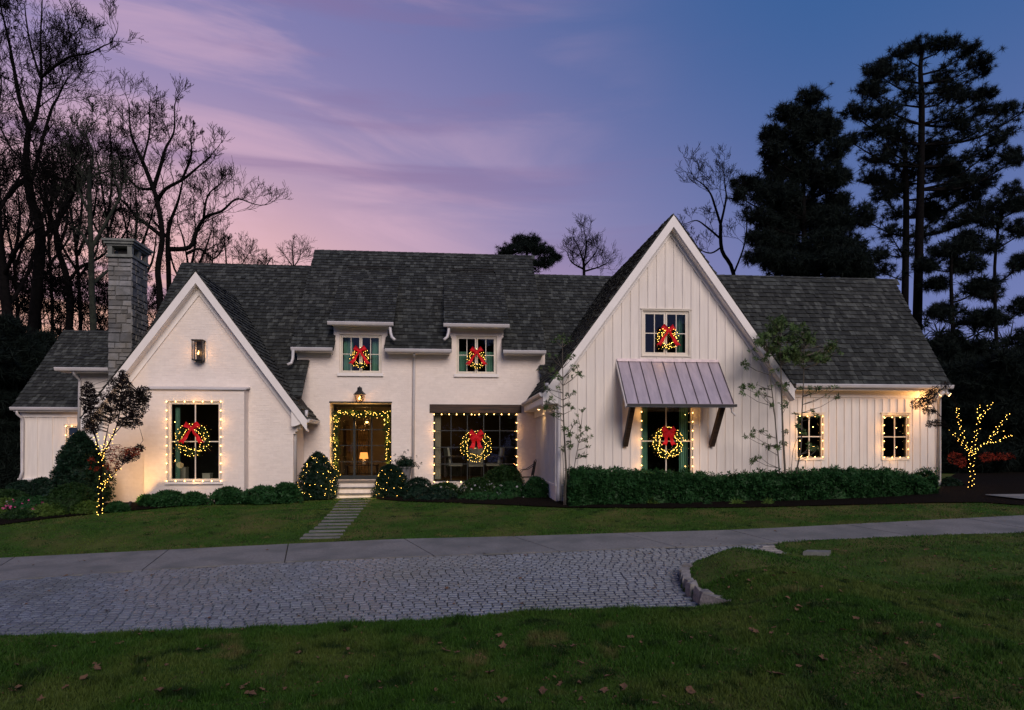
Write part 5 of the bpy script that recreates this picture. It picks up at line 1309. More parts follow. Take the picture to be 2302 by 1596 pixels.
def shrub(name, cx, ytop, ybot, wpx, Y, label, cat='shrub', mat='hedge', leaf=.07, n=900, power=2.2, group=None, round_=1.0, tmpl=None, depth=None):
    """leafy mound: outline as seen, its own depth"""
    c = hit(cx, ybot, h1) if Y is None else P(cx, ybot, Y)
    Yc = c.y+(.0 if Y else wpx/F*c.y*.4); base = Vector((PX(cx, Yc), Yc, c.z)); rx = wpx/2/F*Yc; hh = PZ(cx, ytop, Yc)-base.z; ry = depth or rx*.85
    t = thing(name, tuple(base), label, cat, group)
    lump = lambda a, z: 1+.08*math.sin(a*3+z*5+cx)+.06*math.sin(a*7-z*9)
    def prof(z): return (1-max(0, z)**power)**(1/power) if round_ == 1 else ((1-max(0, z)**2.0)**.62)
    hull('branches', lambda a, z: (base.x+rx*.74*prof(z*.97)*lump(a, z)*math.cos(a), base.y+ry*.74*prof(z*.97)*lump(a, z)*math.sin(a), base.z-.05+hh*.84*z), M['roofbase'] if False else M[mat], t)  # solid lumpy core added as inner shading behind the leaves, not single branches
    P_ = []
    while len(P_) < n:
        z = rng.random(); a = rng.uniform(0, 6.283); k = prof(z)*lump(a, z)*rng.uniform(.74, 1.12)
        if z < .9 or rng.random() < .9: P_.append((base.x+rx*k*math.cos(a), base.y+ry*k*math.sin(a), base.z+hh*(z+rng.uniform(-.02, .03))))
    for _ in range(n//5 if round_ == 1 else 0):
        a = rng.uniform(0, 6.283); k = math.sqrt(rng.random())*.7; zt = (1-k**power)**(1/power) if round_ == 1 else .95
        P_.append((base.x+rx*k*math.cos(a)*.8, base.y+ry*k*math.sin(a)*.8, base.z+hh*min(1.03, zt*rng.uniform(.93, 1.04))))
    scatter('leaves', tmpl or SPRIG, P_, nr.uniform(leaf*.7, leaf*1.3, len(P_)), M[mat], t)
    t['_'] = 0; del t['_']
    return t, base, rx, ry, hh, prof, lump

# long hedge before the gable and wing
hb = [hit(x, y, h1) for x, y in ((1276, 1131), (1400, 1132), (1600, 1131), (1800, 1128), (1980, 1121), (2106, 1112))]
for q in hb:
    if q.x < g2x1+.3 and q.y > 17.1: q.y = 17.1; q.z = float(h1(q.x, 17.1))
hd = thing('hedge', tuple(hb[0]), 'long dark green hedge in front of the tall gable and the wing', 'hedge')
tops = [(1268, 1060), (1300, 1053), (1420, 1056), (1560, 1061), (1640, 1068), (1700, 1063), (1790, 1060), (1860, 1053), (1960, 1056), (2060, 1064), (2100, 1078), (2116, 1096)]
def hpt(s):
    s = max(0, min(.99999, s)); k = s*(len(hb)-1); i = int(k); return hb[i].lerp(hb[i+1], k-i)
P_ = []; dep = .88
pxs = lambda s: 1276+(2106-1276)*s
for i in range(15000):
    s = rng.random(); q = hpt(s); u = rng.random()
    ztop = PZ(pxs(s), lerp_tab(tops, pxs(s)), q.y+.35); hgt = ztop-q.z-.11
    if u < .55: w = rng.random(); yy = .13*(1-w)**1+.25*max(0, w-.75)*2+rng.uniform(-.05, .09)-.05*math.sin(s*60+w*3); z = w*hgt
    elif u < .9: yy = .12+rng.random()*(dep-.15); z = hgt*(1+.03*math.sin(s*70+yy*4))-.12*abs(yy/dep*2-1)**3+rng.uniform(-.08, .04)+(rng.random()**6)*.16
    else: s = rng.choice((0, 1)); q = hpt(s); yy = rng.random()*dep; z = rng.random()*hgt*.85
    P_.append((q.x+rng.uniform(-.05, .05), q.y+yy, q.z+z))
scatter('leaves', SPRIG, P_, nr.uniform(.06, .12, len(P_)), M['hedge'], hd)
b = MB(); V = []; n = 80
for i in range(n+1):
    s = i/n; q = hpt(s); ztop = PZ(pxs(s), lerp_tab(tops, pxs(s)), q.y+.35); hgt = ztop-q.z-.22; e = .25 if i in (0, n) else 1
    for yy, zz_ in ((.12, -.05), (.14, hgt*.75*e), (.32, hgt*e), (dep-.25, hgt*e), (dep-.1, hgt*.7*e), (dep-.1, -.05)): V.append((q.x, q.y+yy+.03*math.sin(i*1.3), q.z+zz_+(.03*math.sin(i*.9+yy*5) if zz_ > 0 else 0)))
F_ = [(i*6+j, (i+1)*6+j, (i+1)*6+j+1, i*6+j+1) for i in range(n) for j in range(5)]; F_ += [tuple(range(6)), tuple(range(n*6+5, n*6-1, -1))]
b.add(V, F_).build('branches', M['hedge'], hd, True)  # closed hedge core, added to shade the inside between the leaves
# ferns at the hedge foot
FERN = ([], [])
for i in range(12):
    a = 6.283*i/12+rng.uniform(-.2, .2); pr = Vector((0, 0, 0)); k0 = len(FERN[0])
    for s in range(5):
        e = .9-s*.35; d = Vector((math.cos(a)*math.cos(e), math.sin(a)*math.cos(e), math.sin(e)))*.22; sd = Vector((-math.sin(a), math.cos(a), 0))*(.13*math.sin((s+.8)/5.5*3.1))
        k = len(FERN[0]); FERN[0].extend([tuple(pr), tuple(pr+d*.4+sd), tuple(pr+d), tuple(pr+d*.4-sd)]); FERN[1].append((k, k+1, k+2, k+3)); pr = pr+d
for x, w, lab in ((1325, 40, 'small fern at the left foot of the long hedge beside the downspout'), (1395, 58, 'wide low fern below the left part of the long hedge'), (1476, 46, 'bright fern below the hedge left of the garden door'), (1545, 40, 'small fern below the hedge right of the garden door'), (1590, 26, 'tiny fern below the hedge between two larger ones'), (1655, 40, 'yellow green fern below the hedge under the canopy end'), (1725, 34, 'pale fern low in the hedge before the slender trees')):
    p = hit(x, 1134, h1); t = thing('fern', tuple(p), lab, 'fern', 'ferns along the hedge foot')
    r = w/2/F*p.y; P_ = [(p.x+rng.uniform(-.5, .5)*r, p.y+rng.uniform(-.1, .1), p.z+rng.uniform(0, .05)) for _ in range(5)]
    o = scatter('fronds', FERN, P_, r*.85, M['fern'] if x in (1655, 1725, 1476) else M['hedge'], t)

# bushes strung with lights beside the steps
for cx, yt, yb, w, Y, rd, lab, n in ((714, 1019, 1118, 84, 20.75, 0, 'cone shaped dark bush dotted with lights left of the steps', 110), (878, 1047, 1120, 68, 20.75, 1, 'round dark bush dotted with lights right of the steps', 70)):
    t, base, rx, ry, hh, prof, lump = shrub('lit_bush', cx, yt, yb, w, Y, lab, 'bush', 'darkleaf', .06, 2600, 2.4, 'light dotted bushes by the steps', rd)
    bp = []
    for i in range(int(n*.95)):
        z = rng.uniform(.03, .93); a = rng.uniform(0, 6.283); k = prof(z)*lump(a, z)*1.05
        bp.append((base.x+rx*k*math.cos(a), base.y+ry*k*math.sin(a), base.z+hh*z))
    s = thing('net_lights', tuple(base), 'warm mini lights spread over the '+('cone shaped bush left' if cx < 800 else 'round bush right')+' of the steps', 'lights', 'mini lights on plants')
    o = scatter('light_bulbs', ICOT, bp, .0080, M['mini'], s); o['kind'] = 'stuff'
    lamp('POINT', (base.x+(rx+.15 if cx < 800 else -rx-.15), base.y-.35, base.z+.25), 5, (1, .60, .22), .03, parent=s)
# planter on the porch
Yp = 21.6; c = P(911, 1082, Yp); t = thing('planter', tuple(c), 'tall tapered grey planter with a dark bushy plant by the door', 'planter')
zt_ = PZ(911, 1049, Yp); r0, r1 = 9/F*Yp, 14/F*Yp
z0_ = c.z-.05
MB()._lathe(c, [(r0, -.05), (r1, zt_-c.z-.04), (r1+.025, zt_-c.z-.04), (r1+.025, zt_-c.z), (r1-.03, zt_-c.z), (r1-.04, zt_-c.z-.06)], 14).build('pot', M['pot'], t)
P_ = [(c.x+rng.gauss(0, .14), Yp+rng.gauss(0, .12), zt_+abs(rng.gauss(0, .15))+rng.uniform(-.05, .02)) for _ in range(420)]
scatter('leaves', SPRIG, P_, nr.uniform(.05, .09, 420), M['darkleaf'], t)
MB().box(c.x-.25, c.x+.25, Yp-.25, Yp+.25, zb_, z0_).build('plinth', M['step'], t)

# boxwood and white-flowered shrubs under the picture window
def bed_shrub(cx, yt, yb, w, Y, lab, mat, n, leaf=.055, name='shrub', group=None, flowers=0, fm='white', power=2.2):
    t, base, rx, ry, hh, prof, lump = shrub(name, cx, yt, yb, w, Y, lab, 'shrub', mat, leaf, n, power, group)
    if flowers:
        P_ = []
        for _ in range(flowers):
            z = rng.uniform(.2, .9); a = rng.uniform(3.3, 6.1); k = prof(z)*1.04; P_.append((base.x+rx*k*math.cos(a), base.y+ry*k*math.sin(a), base.z+hh*z))
        scatter('flowers', leaf_t(6, 1, .7), P_, nr.uniform(.025, .05, flowers), M[fm], t)
    return t
bed_shrub(1133, 1048, 1115, 96, 20.9, 'round clipped boxwood beside the iron chair', 'box', 2200)
bed_shrub(940, 1075, 1126, 80, 20.6, 'low dark shrub right of the light dotted round bush', 'darkleaf', 1100)
bed_shrub(1000, 1086, 1128, 90, 20.4, 'low green shrub with white flowers below the left of the picture window', 'box', 1000, flowers=10)
bed_shrub(1075, 1076, 1132, 100, 20.2, 'dark shrub with scattered white flowers below the picture window', 'box', 1400, flowers=26)
bed_shrub(1150, 1084, 1136, 90, 19.9, 'low leafy shrub in front of the clipped boxwood', 'hedge', 1100, flowers=14)
bed_shrub(1205, 1074, 1134, 66, 19.5, 'bright edged bushy shrub at the corner by the brick foundation', 'hedge', 1200, flowers=10, leaf=.06)
bed_shrub(975, 1098, 1131, 130, 19.9, 'spreading ground shrub along the bed edge below the picture window', 'darkleaf', 900)
bed_shrub(1095, 1108, 1138, 150, 19.5, 'spreading low shrub along the bed edge nearer the gable', 'hedge', 1000)
# foundation shrubs of the left gable
for x, yt, yb, w, lab in ((330, 1117, 1131, 34, 'tiny leafy shrub at the left end under the big left window'), (380, 1106, 1134, 74, 'leafy shrub under the big left window, left of the middle'), (436, 1110, 1131, 50, 'leafy shrub under the right end of the big left window'), (512, 1098, 1128, 66, 'rounded leafy shrub below the corner of the bump-out'), (590, 1096, 1127, 86, 'broad leafy shrub between the bump-out and the downspout'), (643, 1088, 1126, 62, 'leafy shrub against the cone shaped lit bush')):
    bed_shrub(x, yt, yb, w, G1-1.15, lab, 'hedge', 420, .10, group='foundation shrubs of the left gable')
# left bed
bed_shrub(180, 975, 1125, 116, 20.0, 'big dark evergreen bush before the far left wing', 'darkleaf', 3000, .10, power=1.5)
bed_shrub(163, 1088, 1146, 96, 18.9, 'round clipped green ball bush in the left bed', 'box', 2200, .045)
bed_shrub(95, 1075, 1112, 60, 20.8, 'blue green shrub against the far left wing foundation', 'darkleaf', 800)
bed_shrub(50, 1082, 1118, 60, 20.9, 'dark shrub left of the blue green one by the far left wing', 'darkleaf', 800)
bed_shrub(130, 1080, 1112, 50, 20.6, 'small dark shrub between the ball bush and the far left wing', 'darkleaf', 600)
bed_shrub(12, 1102, 1142, 100, 19.6, 'low hedge-like shrub at the left picture edge', 'box', 1000)
bed_shrub(72, 1118, 1152, 120, 19.0, 'pink flowering low plant in the left bed', 'hedge', 900, .06, 'flowering_plant', None, 46, 'pink')
bed_shrub(10, 1122, 1162, 76, 18.8, 'white flowering low plant at the left end of the bed', 'fern', 700, .06, 'flowering_plant', None, 16, 'white')
bed_shrub(120, 1132, 1160, 90, 18.6, 'yellow green ground plant between pink flowers and lawn', 'fern', 700, .055)
bed_shrub(195, 1128, 1152, 60, 18.7, 'yellow green ground plant at the foot of the left lit tree', 'fern', 500, .055)
bed_shrub(262, 1130, 1148, 44, 18.9, 'small green plant right of the left lit tree', 'hedge', 320, .07)
bed_shrub(45, 1148, 1168, 80, 18.2, 'brown green ground plant along the front of the left bed', 'box', 400, .055)
bed_shrub(2135, 1075, 1122, 70, 19.3, 'dark shrub past the right house corner', 'darkleaf', 900)
bed_shrub(2195, 1096, 1120, 60, 19.6, 'low dark red shrub behind the right lit tree trunk', 'mapledark', 500)
bed_shrub(2255, 1094, 1118, 60, 20.5, 'low dark shrub by the side drive', 'darkleaf', 500)

# iron garden chair by the picture window
Yc = 21.6; z0_ = float(h1(PX(1190, Yc), Yc)); cz = lambda y: PZ(1190, y, Yc); X = lambda x: PX(x, Yc)
t = thing('iron_chair', (X(1190), Yc, z0_), 'black wrought iron garden chair beside the picture window', 'chair')
s = .24
MB().tube([(X(1203), Yc-s, cz(1036)), (X(1199), Yc-s, cz(1060)), (X(1196), Yc-s, cz(1073)), (X(1201), Yc-s, cz(1110))], .014, 6).tube([(X(1203), Yc+s, cz(1036)), (X(1199), Yc+s, cz(1060)), (X(1196), Yc+s, cz(1073)), (X(1201), Yc+s, cz(1110))], .014, 6).build('back_frame', M['iron'], t)
for k in range(6):
    yy = Yc-s+.02+k*(2*s-.04)/5
    MB().tube([(X(1202), yy, cz(1037+abs(k-2.5)*.4)), (X(1199.5), yy, cz(1052)), (X(1196), yy, cz(1068))], .007, 5).build('back_bar', M['iron'], t)
for sy in (-1, 1):
    MB().tube([(X(1201), Yc+sy*s, cz(1044)), (X(1192), Yc+sy*s, cz(1050)), (X(1184), Yc+sy*s, cz(1055)), (X(1174), Yc+sy*s, cz(1056)), (X(1169), Yc+sy*s, cz(1062)), (X(1171), Yc+sy*s, cz(1072))], .012, 6).build('armrest', M['iron'], t)
    MB().tube([(X(1171), Yc+sy*s, cz(1072)), (X(1168), Yc+sy*s, cz(1110))], .012, 6).build('leg', M['iron'], t)
MB().box(X(1170), X(1197), Yc-s, Yc+s, cz(1073), cz(1071.5)).build('seat', M['iron'], t)
MB().tube([(X(1204), Yc-s, cz(1036)), (X(1204.5), Yc, cz(1033)), (X(1204), Yc+s, cz(1036))], .012, 6).build('top_rail', M['iron'], t)

# ---------------------------------------------------------------- trees
def limbpts(pts, Y, dy=0):
    n = len(pts); return [P(x, y, Y+dy*i/max(1, n-1)) for i, (x, y) in enumerate(pts)]
def smooth(pts, k=3):
    out = []
    n = len(pts)
    for i in range(n-1):
        p0, p1, p2, p3 = pts[max(i-1, 0)], pts[i], pts[i+1], pts[min(i+2, n-1)]
        for j in range(k):
            t = j/k; out.append(.5*((2*p1)+(p2-p0)*t+(2*p0-5*p1+4*p2-p3)*t*t+(3*p1-p0-3*p2+p3)*t**3))
    out.append(pts[-1].copy()); return out
def wiggle(pts, a): return [pts[0]]+[p+Vector((rng.gauss(0, a), rng.gauss(0, a), rng.gauss(0, a*.6))) for p in pts[1:]]
def grow(b, p, d, L, r, lev, tips, up=.25, jit=.22, kids=(0, 5, 5, 4), rmin=.006):
    """a branch with side branches; tips collects the end points"""
    n = max(2, int(3+lev)); q = p.copy(); pts = [q.copy()]; dd = d.copy()
    for i in range(n):
        dd = (dd+Vector((rng.gauss(0, jit), rng.gauss(0, jit), rng.gauss(0, jit)+up*.3))).normalized(); q = q+dd*L/n; pts.append(q.copy())
    rr = [max(rmin, r*(1-.7*i/n)) for i in range(n+1)]
    b.tube(pts, rr, 3 if lev < 2 else 5, False)
    if lev <= 0: tips.append((pts[-1], dd)); return
    nk = kids[min(lev, len(kids)-1)]
    for k in range(nk):
        t = .25+.75*(k+rng.random())/nk; f = min(t, .999)*n; i = int(f); o = pts[i].lerp(pts[i+1], f-i); base = (pts[i+1]-pts[i]).normalized()
        a = Vector((rng.gauss(0, 1), rng.gauss(0, 1), rng.gauss(0, .7))); a = (a-base*a.dot(base)).normalized()
        nd = (base*rng.uniform(.5, 1.0)+a*rng.uniform(.5, .9)+Vector((0, 0, up*.5))).normalized()
        grow(b, o, nd, L*rng.uniform(.5, .8)*(1.1-.35*t), max(rmin, rr[i]*.5), lev-1, tips, up, jit, kids, rmin)
def bare_tree(name, Y, trunk, rt, limbs, label, lev=3, lenk=.42, group=None, mat='bark', twigs=1.0, leaves=0, dy=3.0, rmin=.008, up=.28, basez=None, kids=(0, 4, 5, 5), dens=1.5):
    tp = [P(x, y, Y) for x, y in trunk]; g = float(h1(tp[0].x, Y))
    if tp[0].z > g: tp = [Vector((tp[0].x, Y, g-.2))]+tp
    t = thing(name, (tp[0].x, Y, max(g, tp[0].z)), label, 'tree', group)
    sp_ = smooth(tp, 4); s = F/Y; n = len(sp_)
    MB().tube(sp_, [(rt[0]+(rt[1]-rt[0])*i/(n-1))/s for i in range(n)], 9, False).build('trunk', M[mat], t, True)
    tw = MB(); tips = []
    for li, (pts, r0, r1) in enumerate(limbs):
        q = smooth(wiggle(limbpts(pts, Y, rng.uniform(-dy, dy)), .04), 4); m = len(q); rr = [(r0+(r1-r0)*i/(m-1))/s for i in range(m)]
        MB().tube(q, rr, 6, False).build('limb', M[mat], t, True)
        Lt = sum((q[i+1]-q[i]).length for i in range(m-1)); nk = max(3, int(Lt*dens*twigs))
        for k in range(nk):
            f = (.12+.86*(k+rng.random())/nk)*(m-1); i = min(int(f), m-2); o = q[i].lerp(q[i+1], f-i); base = (q[i+1]-q[i]).normalized()
            a = Vector((rng.gauss(0, 1), rng.gauss(0, 1)*.8, rng.gauss(0, .8))); a = (a-base*a.dot(base)).normalized()
            nd = (base*.7+a*.8+Vector((0, 0, .2))).normalized()
            grow(tw, o, nd, min(Lt*lenk*1.15, 4.2)*rng.uniform(.5, 1.0)*(1.15-.6*k/nk), max(rmin*1.3, min(.045, rr[i]*.32)), lev, tips, up, .20, kids, rmin)
        grow(tw, q[-1], (q[-1]-q[-2]).normalized(), min(Lt*.3, 2.2), rr[-1], lev, tips, up, .12, kids, rmin)
    if tw.v: tw.build('twigs', M[mat], t)['kind'] = 'stuff'
    if leaves and tips:
        P_ = [tuple(p+Vector((rng.gauss(0, .1), rng.gauss(0, .1), rng.gauss(0, .1)))) for p, d in rng.sample(tips, min(len(tips), leaves))]
        scatter('leaves', leaf_t(3, 1, .6), P_, nr.uniform(.06, .13, len(P_)), M['bark'], t)
    return t
K3 = (0, 4, 5, 4)
bare_tree('bare_tree', 33, [(66, 1000), (72, 800), (75, 740), (91, 532), (70, 450), (60, 380), (59, 345), (64, 291)], (15, 5),
          [([(64, 291), (47, 217), (30, 150), (20, 90), (8, 25)], 5.5, 1.5), ([(64, 291), (79, 266), (88, 215), (91, 173), (89, 99), (98, 20)], 5.5, 1.5), ([(91, 175), (125, 150), (163, 131), (200, 120), (238, 104)], 3.5, 1.2),
           ([(68, 420), (108, 260), (133, 222), (150, 180)], 4, 1.2), ([(62, 400), (40, 420), (15, 445), (-30, 470)], 6, 2), ([(88, 500), (120, 450), (160, 390), (190, 350)], 5, 1.2), ([(80, 480), (60, 380), (20, 330), (-10, 260)], 4, 1.2), ([(88, 540), (130, 500), (160, 440), (175, 400)], 5, 1.5), ([(91, 175), (70, 110), (60, 50), (55, 10)], 2.5, 1)],
          'tallest bare tree, with two upright leaders at the far left', 3, leaves=500, kids=K3, dens=1.7)
bare_tree('bare_tree', 30, [(20, 1000), (25, 800), (15, 690), (0, 560), (-8, 450)], (14, 7),
          [([(-8, 450), (-5, 380), (-15, 300), (5, 200)], 6, 1.5), ([(8, 620), (40, 560), (70, 520), (110, 500)], 5, 1.3), ([(15, 690), (50, 640), (80, 560), (90, 470)], 5, 1.3), ([(-5, 480), (20, 430), (50, 395), (60, 330)], 4, 1.2)],
          'thick bare tree cut by the left picture edge', 3, leaves=300, kids=K3)
bare_tree('bare_tree', 34, [(140, 900), (158, 700), (148, 616), (130, 560), (125, 520)], (9, 4.5),
          [([(125, 520), (140, 470), (163, 434), (200, 400), (232, 385)], 5, 1.2), ([(125, 520), (105, 460), (100, 400), (80, 340)], 5, 1.2), ([(150, 640), (180, 600), (235, 570), (268, 520)], 4, 1.2), ([(130, 560), (150, 500), (150, 430), (140, 360)], 4, 1.2)],
          'slim forked bare tree right of the tallest one', 3, leaves=350, kids=K3)
bare_tree('bare_tree', 31, [(210, 900), (210, 740), (206, 640), (205, 567), (202, 468), (200, 394)], (8, 4),
          [([(200, 394), (205, 340), (197, 300), (207, 276)], 3, 1), ([(205, 560), (225, 520), (256, 468), (271, 434), (250, 400), (232, 390)], 4.5, 1.2), ([(206, 640), (240, 610), (262, 590), (300, 540)], 4, 1.2), ([(202, 480), (180, 430), (160, 380), (155, 330)], 3.5, 1), ([(204, 560), (180, 520), (150, 500), (120, 440)], 4, 1.2)],
          'straight bare tree with lichen grey trunk beside the chimney', 3, mat='barklichen', leaves=300, kids=K3)
bare_tree('bare_tree', 33, [(362, 900), (360, 675), (355, 606), (365, 532), (355, 459), (345, 424)], (7.5, 4.5),
          [([(345, 424), (320, 365), (300, 330), (296, 300), (291, 256)], 5, 1.2), ([(345, 424), (362, 370), (375, 335), (390, 296), (395, 250)], 5, 1.2), ([(355, 450), (375, 425), (409, 404), (444, 375), (473, 355)], 4.5, 1.2), ([(365, 532), (335, 510), (306, 488), (285, 460), (271, 444), (250, 380)], 4.5, 1.2), ([(320, 365), (335, 300), (338, 245)], 3, 1), ([(409, 404), (425, 350), (430, 310)], 3, 1), ([(345, 424), (310, 420), (280, 380), (262, 330)], 3.5, 1)],
          'tall bare tree forking above the left roof ridge', 3, group=None, kids=K3)
bare_tree('bare_tree', 35, [(385, 900), (380, 641), (377, 542), (382, 500)], (6.5, 4),
          [([(378, 560), (424, 557), (440, 520), (458, 488), (498, 473), (532, 449), (562, 454)], 5.5, 1.2), ([(382, 500), (400, 450), (410, 400)], 4, 1.2), ([(458, 488), (470, 440), (500, 410)], 3, 1), ([(420, 570), (450, 560), (480, 580), (500, 560)], 3.5, 1.2), ([(380, 540), (350, 500), (330, 480)], 3.5, 1)],
          'leaning bare tree whose right limb reaches over the roof', 3, kids=K3)
for k, (x, yb, yt, Y, r, lab) in enumerate(((-40, 900, 330, 42, 7, 'bare background tree cut by the left edge'), (35, 900, 420, 44, 6, 'thin bare background tree between the two thickest trunks'), (112, 900, 330, 45, 5, 'thin bare background tree behind the slim forked one'), (175, 900, 380, 43, 6, 'thin bare background tree left of the chimney'), (245, 900, 300, 45, 5, 'thin bare background tree directly behind the chimney'), (300, 900, 420, 42, 6, 'thin bare background tree right of the chimney'), (430, 900, 470, 46, 5, 'thin bare background tree behind the left gable peak'), (500, 900, 540, 48, 4, 'small bare tree top above the left roof ridge'))):
    m = (yb+yt*2)/3
    bare_tree('bare_tree', Y, [(x, yb), (x+6, (yb+m)/2), (x-4, m)], (r*.8, r*.5),
              [([(x-4, m), (x-18, (m+yt)/2), (x-30, yt+30)], r*.5, 1), ([(x-4, m), (x+8, (m+yt)/2), (x+4, yt)], r*.7, 1), ([(x, m+20), (x+30, (m+yt)/2+20), (x+45, yt+50)], r*.6, 1), ([(x+2, m+60), (x-40, m-10), (x-50, (m+yt)/2)], r*.6, 1), ([(x+2, m+70), (x+42, m+10), (x+50, m-60)], r*.6, 1)],
              lab, 3, leaves=160, group='thin bare trees of the background wood', kids=(0, 3, 4, 4), dens=1.3)
UL = ('just left of the trunk of the tallest bare tree', 'between the tallest bare tree and the slim forked one', 'right behind the slim forked bare tree', 'between slim forked tree and lichen grey trunk', 'just left of the chimney', 'just right of the chimney top', 'between chimney and the tree forking above the ridge', 'under the tree forking above the left ridge', 'at the left picture edge', 'high between the two thick left trunks', 'high in the gap left of the lichen grey trunk')
for k, (x, yt, Y) in enumerate(((20, 640, 36), (60, 690, 38), (118, 650, 37), (172, 690, 36), (225, 640, 38), (268, 700, 36), (312, 660, 37), (350, 720, 38), (-20, 600, 37), (90, 600, 39), (150, 590, 40))):
    bare_tree('understory_tree', Y, [(x, 1000), (x+5, 850), (x, yt+90)], (2.6, 1.6),
              [([(x, yt+90), (x-14, yt+50), (x-20, yt)], 1.4, .7), ([(x, yt+90), (x+14, yt+45), (x+18, yt-5)], 1.4, .7), ([(x+2, yt+120), (x+34, yt+80), (x+40, yt+30)], 1.3, .7), ([(x+3, yt+130), (x-34, yt+90), (x-42, yt+40)], 1.3, .7)],
              'thin leafy understory tree '+UL[k], 3, leaves=700, group='understory trees of the left wood', kids=(0, 4, 4, 4), dens=1.5)
bare_tree('bare_tree', 34, [(1660, 760), (1649, 616), (1623, 563), (1620, 505)], (5, 4),
          [([(1620, 505), (1605, 460), (1597, 436), (1580, 415), (1565, 405)], 3, .9), ([(1620, 505), (1632, 450), (1631, 420), (1628, 378)], 3, .9), ([(1618, 535), (1590, 510), (1565, 495), (1545, 500)], 2.6, .8), ([(1649, 616), (1672, 560), (1682, 510), (1672, 470)], 2.6, .8), ([(1622, 555), (1600, 570), (1575, 560), (1560, 540)], 2.2, .8)],
          'bare tree right of the tall gable peak', 3, kids=(0, 3, 4, 4), lenk=.36)
bare_tree('bare_tree', 44, [(1313, 760), (1313, 620), (1312, 590)], (4, 3),
          [([(1312, 590), (1300, 560), (1290, 535)], 2.4, .8), ([(1312, 590), (1316, 550), (1312, 520)], 2.4, .8), ([(1312, 600), (1335, 570), (1345, 555)], 2.2, .8), ([(1312, 605), (1285, 590), (1275, 570)], 2.2, .8), ([(1313, 610), (1345, 600), (1362, 592)], 2.2, .8)],
          'small rounded bare tree above the roof left of the gable peak', 2, kids=(0, 5, 6, 4), dens=3)
for x, yt, lab in ((660, 545, 'little bare tree top above the roof left of the raised middle ridge'), (598, 574, 'tiny bare twigs above the left roof ridge')):
    bare_tree('bare_tree', 46, [(x, 760), (x, 600)], (2.5, 2), [([(x, 600), (x-4, yt+20), (x, yt+4)], 1.8, .7), ([(x, 600), (x+12, 580), (x+14, yt+18)], 1.5, .7), ([(x, 602), (x-14, 585), (x-20, yt+26)], 1.5, .7)], lab, 2, kids=(0, 4, 5, 4), dens=2.5)

# pines and dark evergreens
PUFF = needles(34, 1, .085)
def pine(name, Y, trunk, rt, pads, label, size=.42, dens=1.0, group=None, core=0, mat='pine', limbs=True):
    """pads: (cx, cy, rx, ry, n) in working pixels, each a spray of needle tufts at the end of a limb"""
    tp = [P(x, y, Y) for x, y in trunk]; g = float(h1(tp[0].x, Y))
    if tp[0].z > g: tp = [Vector((tp[0].x, Y, g-.2))]+tp
    t = thing(name, (tp[0].x, Y, g), label, 'tree', group); s = F/Y; sp_ = smooth(tp, 4); n = len(sp_)
    MB().tube(sp_, [(rt[0]+(rt[1]-rt[0])*(i/(n-1))**1.1)/s for i in range(n)], 9, False).build('trunk', M['bark'], t, True)
    pts = []; tw = MB()
    for cx, cy, rx, ry, k in pads:
        c = P(cx, cy, Y); c.y += rng.uniform(-1, 1)*min(3.0, rx/s*1.2); RX, RZ = rx/s*1.08, ry/s*1.15; RY = max(RX*.8, .6)
        at = min(sp_[n//5:], key=lambda q: abs(q.z-(c.z-.35*abs(c.x-q.x)-.3)))
        if limbs:
            mid = at.lerp(c, .5)+Vector((0, 0, -.12*abs(c.x-at.x))); lp = smooth([at, mid, c-Vector((0, 0, RZ*.4))], 4)
            MB().tube(lp, [max(.02, (.075-.055*i/(len(lp)-1))*min(1.2, .5+(c-at).length/8)) for i in range(len(lp))], 5, False).build('limb', M['bark'], t)
            Lc = (c-at).length
            for _ in range(int(Lc*9*dens)):
                f = rng.uniform(.28, 1)*(len(lp)-1); i = min(int(f), len(lp)-2); o = lp[i].lerp(lp[i+1], f-i); g_ = .16+.28*f/(len(lp)-1)
                q = o+Vector((rng.uniform(-1, 1)*g_*1.5, rng.uniform(-1, 1)*g_*2.2, rng.uniform(-.2, 1)*g_*1.2)); pts.append(tuple(q)); tw.tube([o, q], [.016, .008], 3, False)
        n_ = int(k*dens*2.3)
        for _ in range(n_):
            while True:
                a, b_, d = rng.uniform(-1, 1), rng.uniform(-1, 1), rng.uniform(-1, 1)
                if a*a+b_*b_+d*d < 1: break
            q = Vector((c.x+a*RX, c.y+b_*RY, c.z+d*RZ)); pts.append(tuple(q))
            if rng.random() < .5: o = c+Vector((a*RX*.3, b_*RY*.3, -RZ*.5)); tw.tube([o, o.lerp(q, .6)+Vector((0, 0, -.05)), q], [.035, .02, .012], 3, False)
    tw.build('twigs', M['bark'], t)['kind'] = 'stuff'
    scatter('needles', PUFF, pts, nr.uniform(size*.65, size*1.2, len(pts)), M[mat], t)
    return t
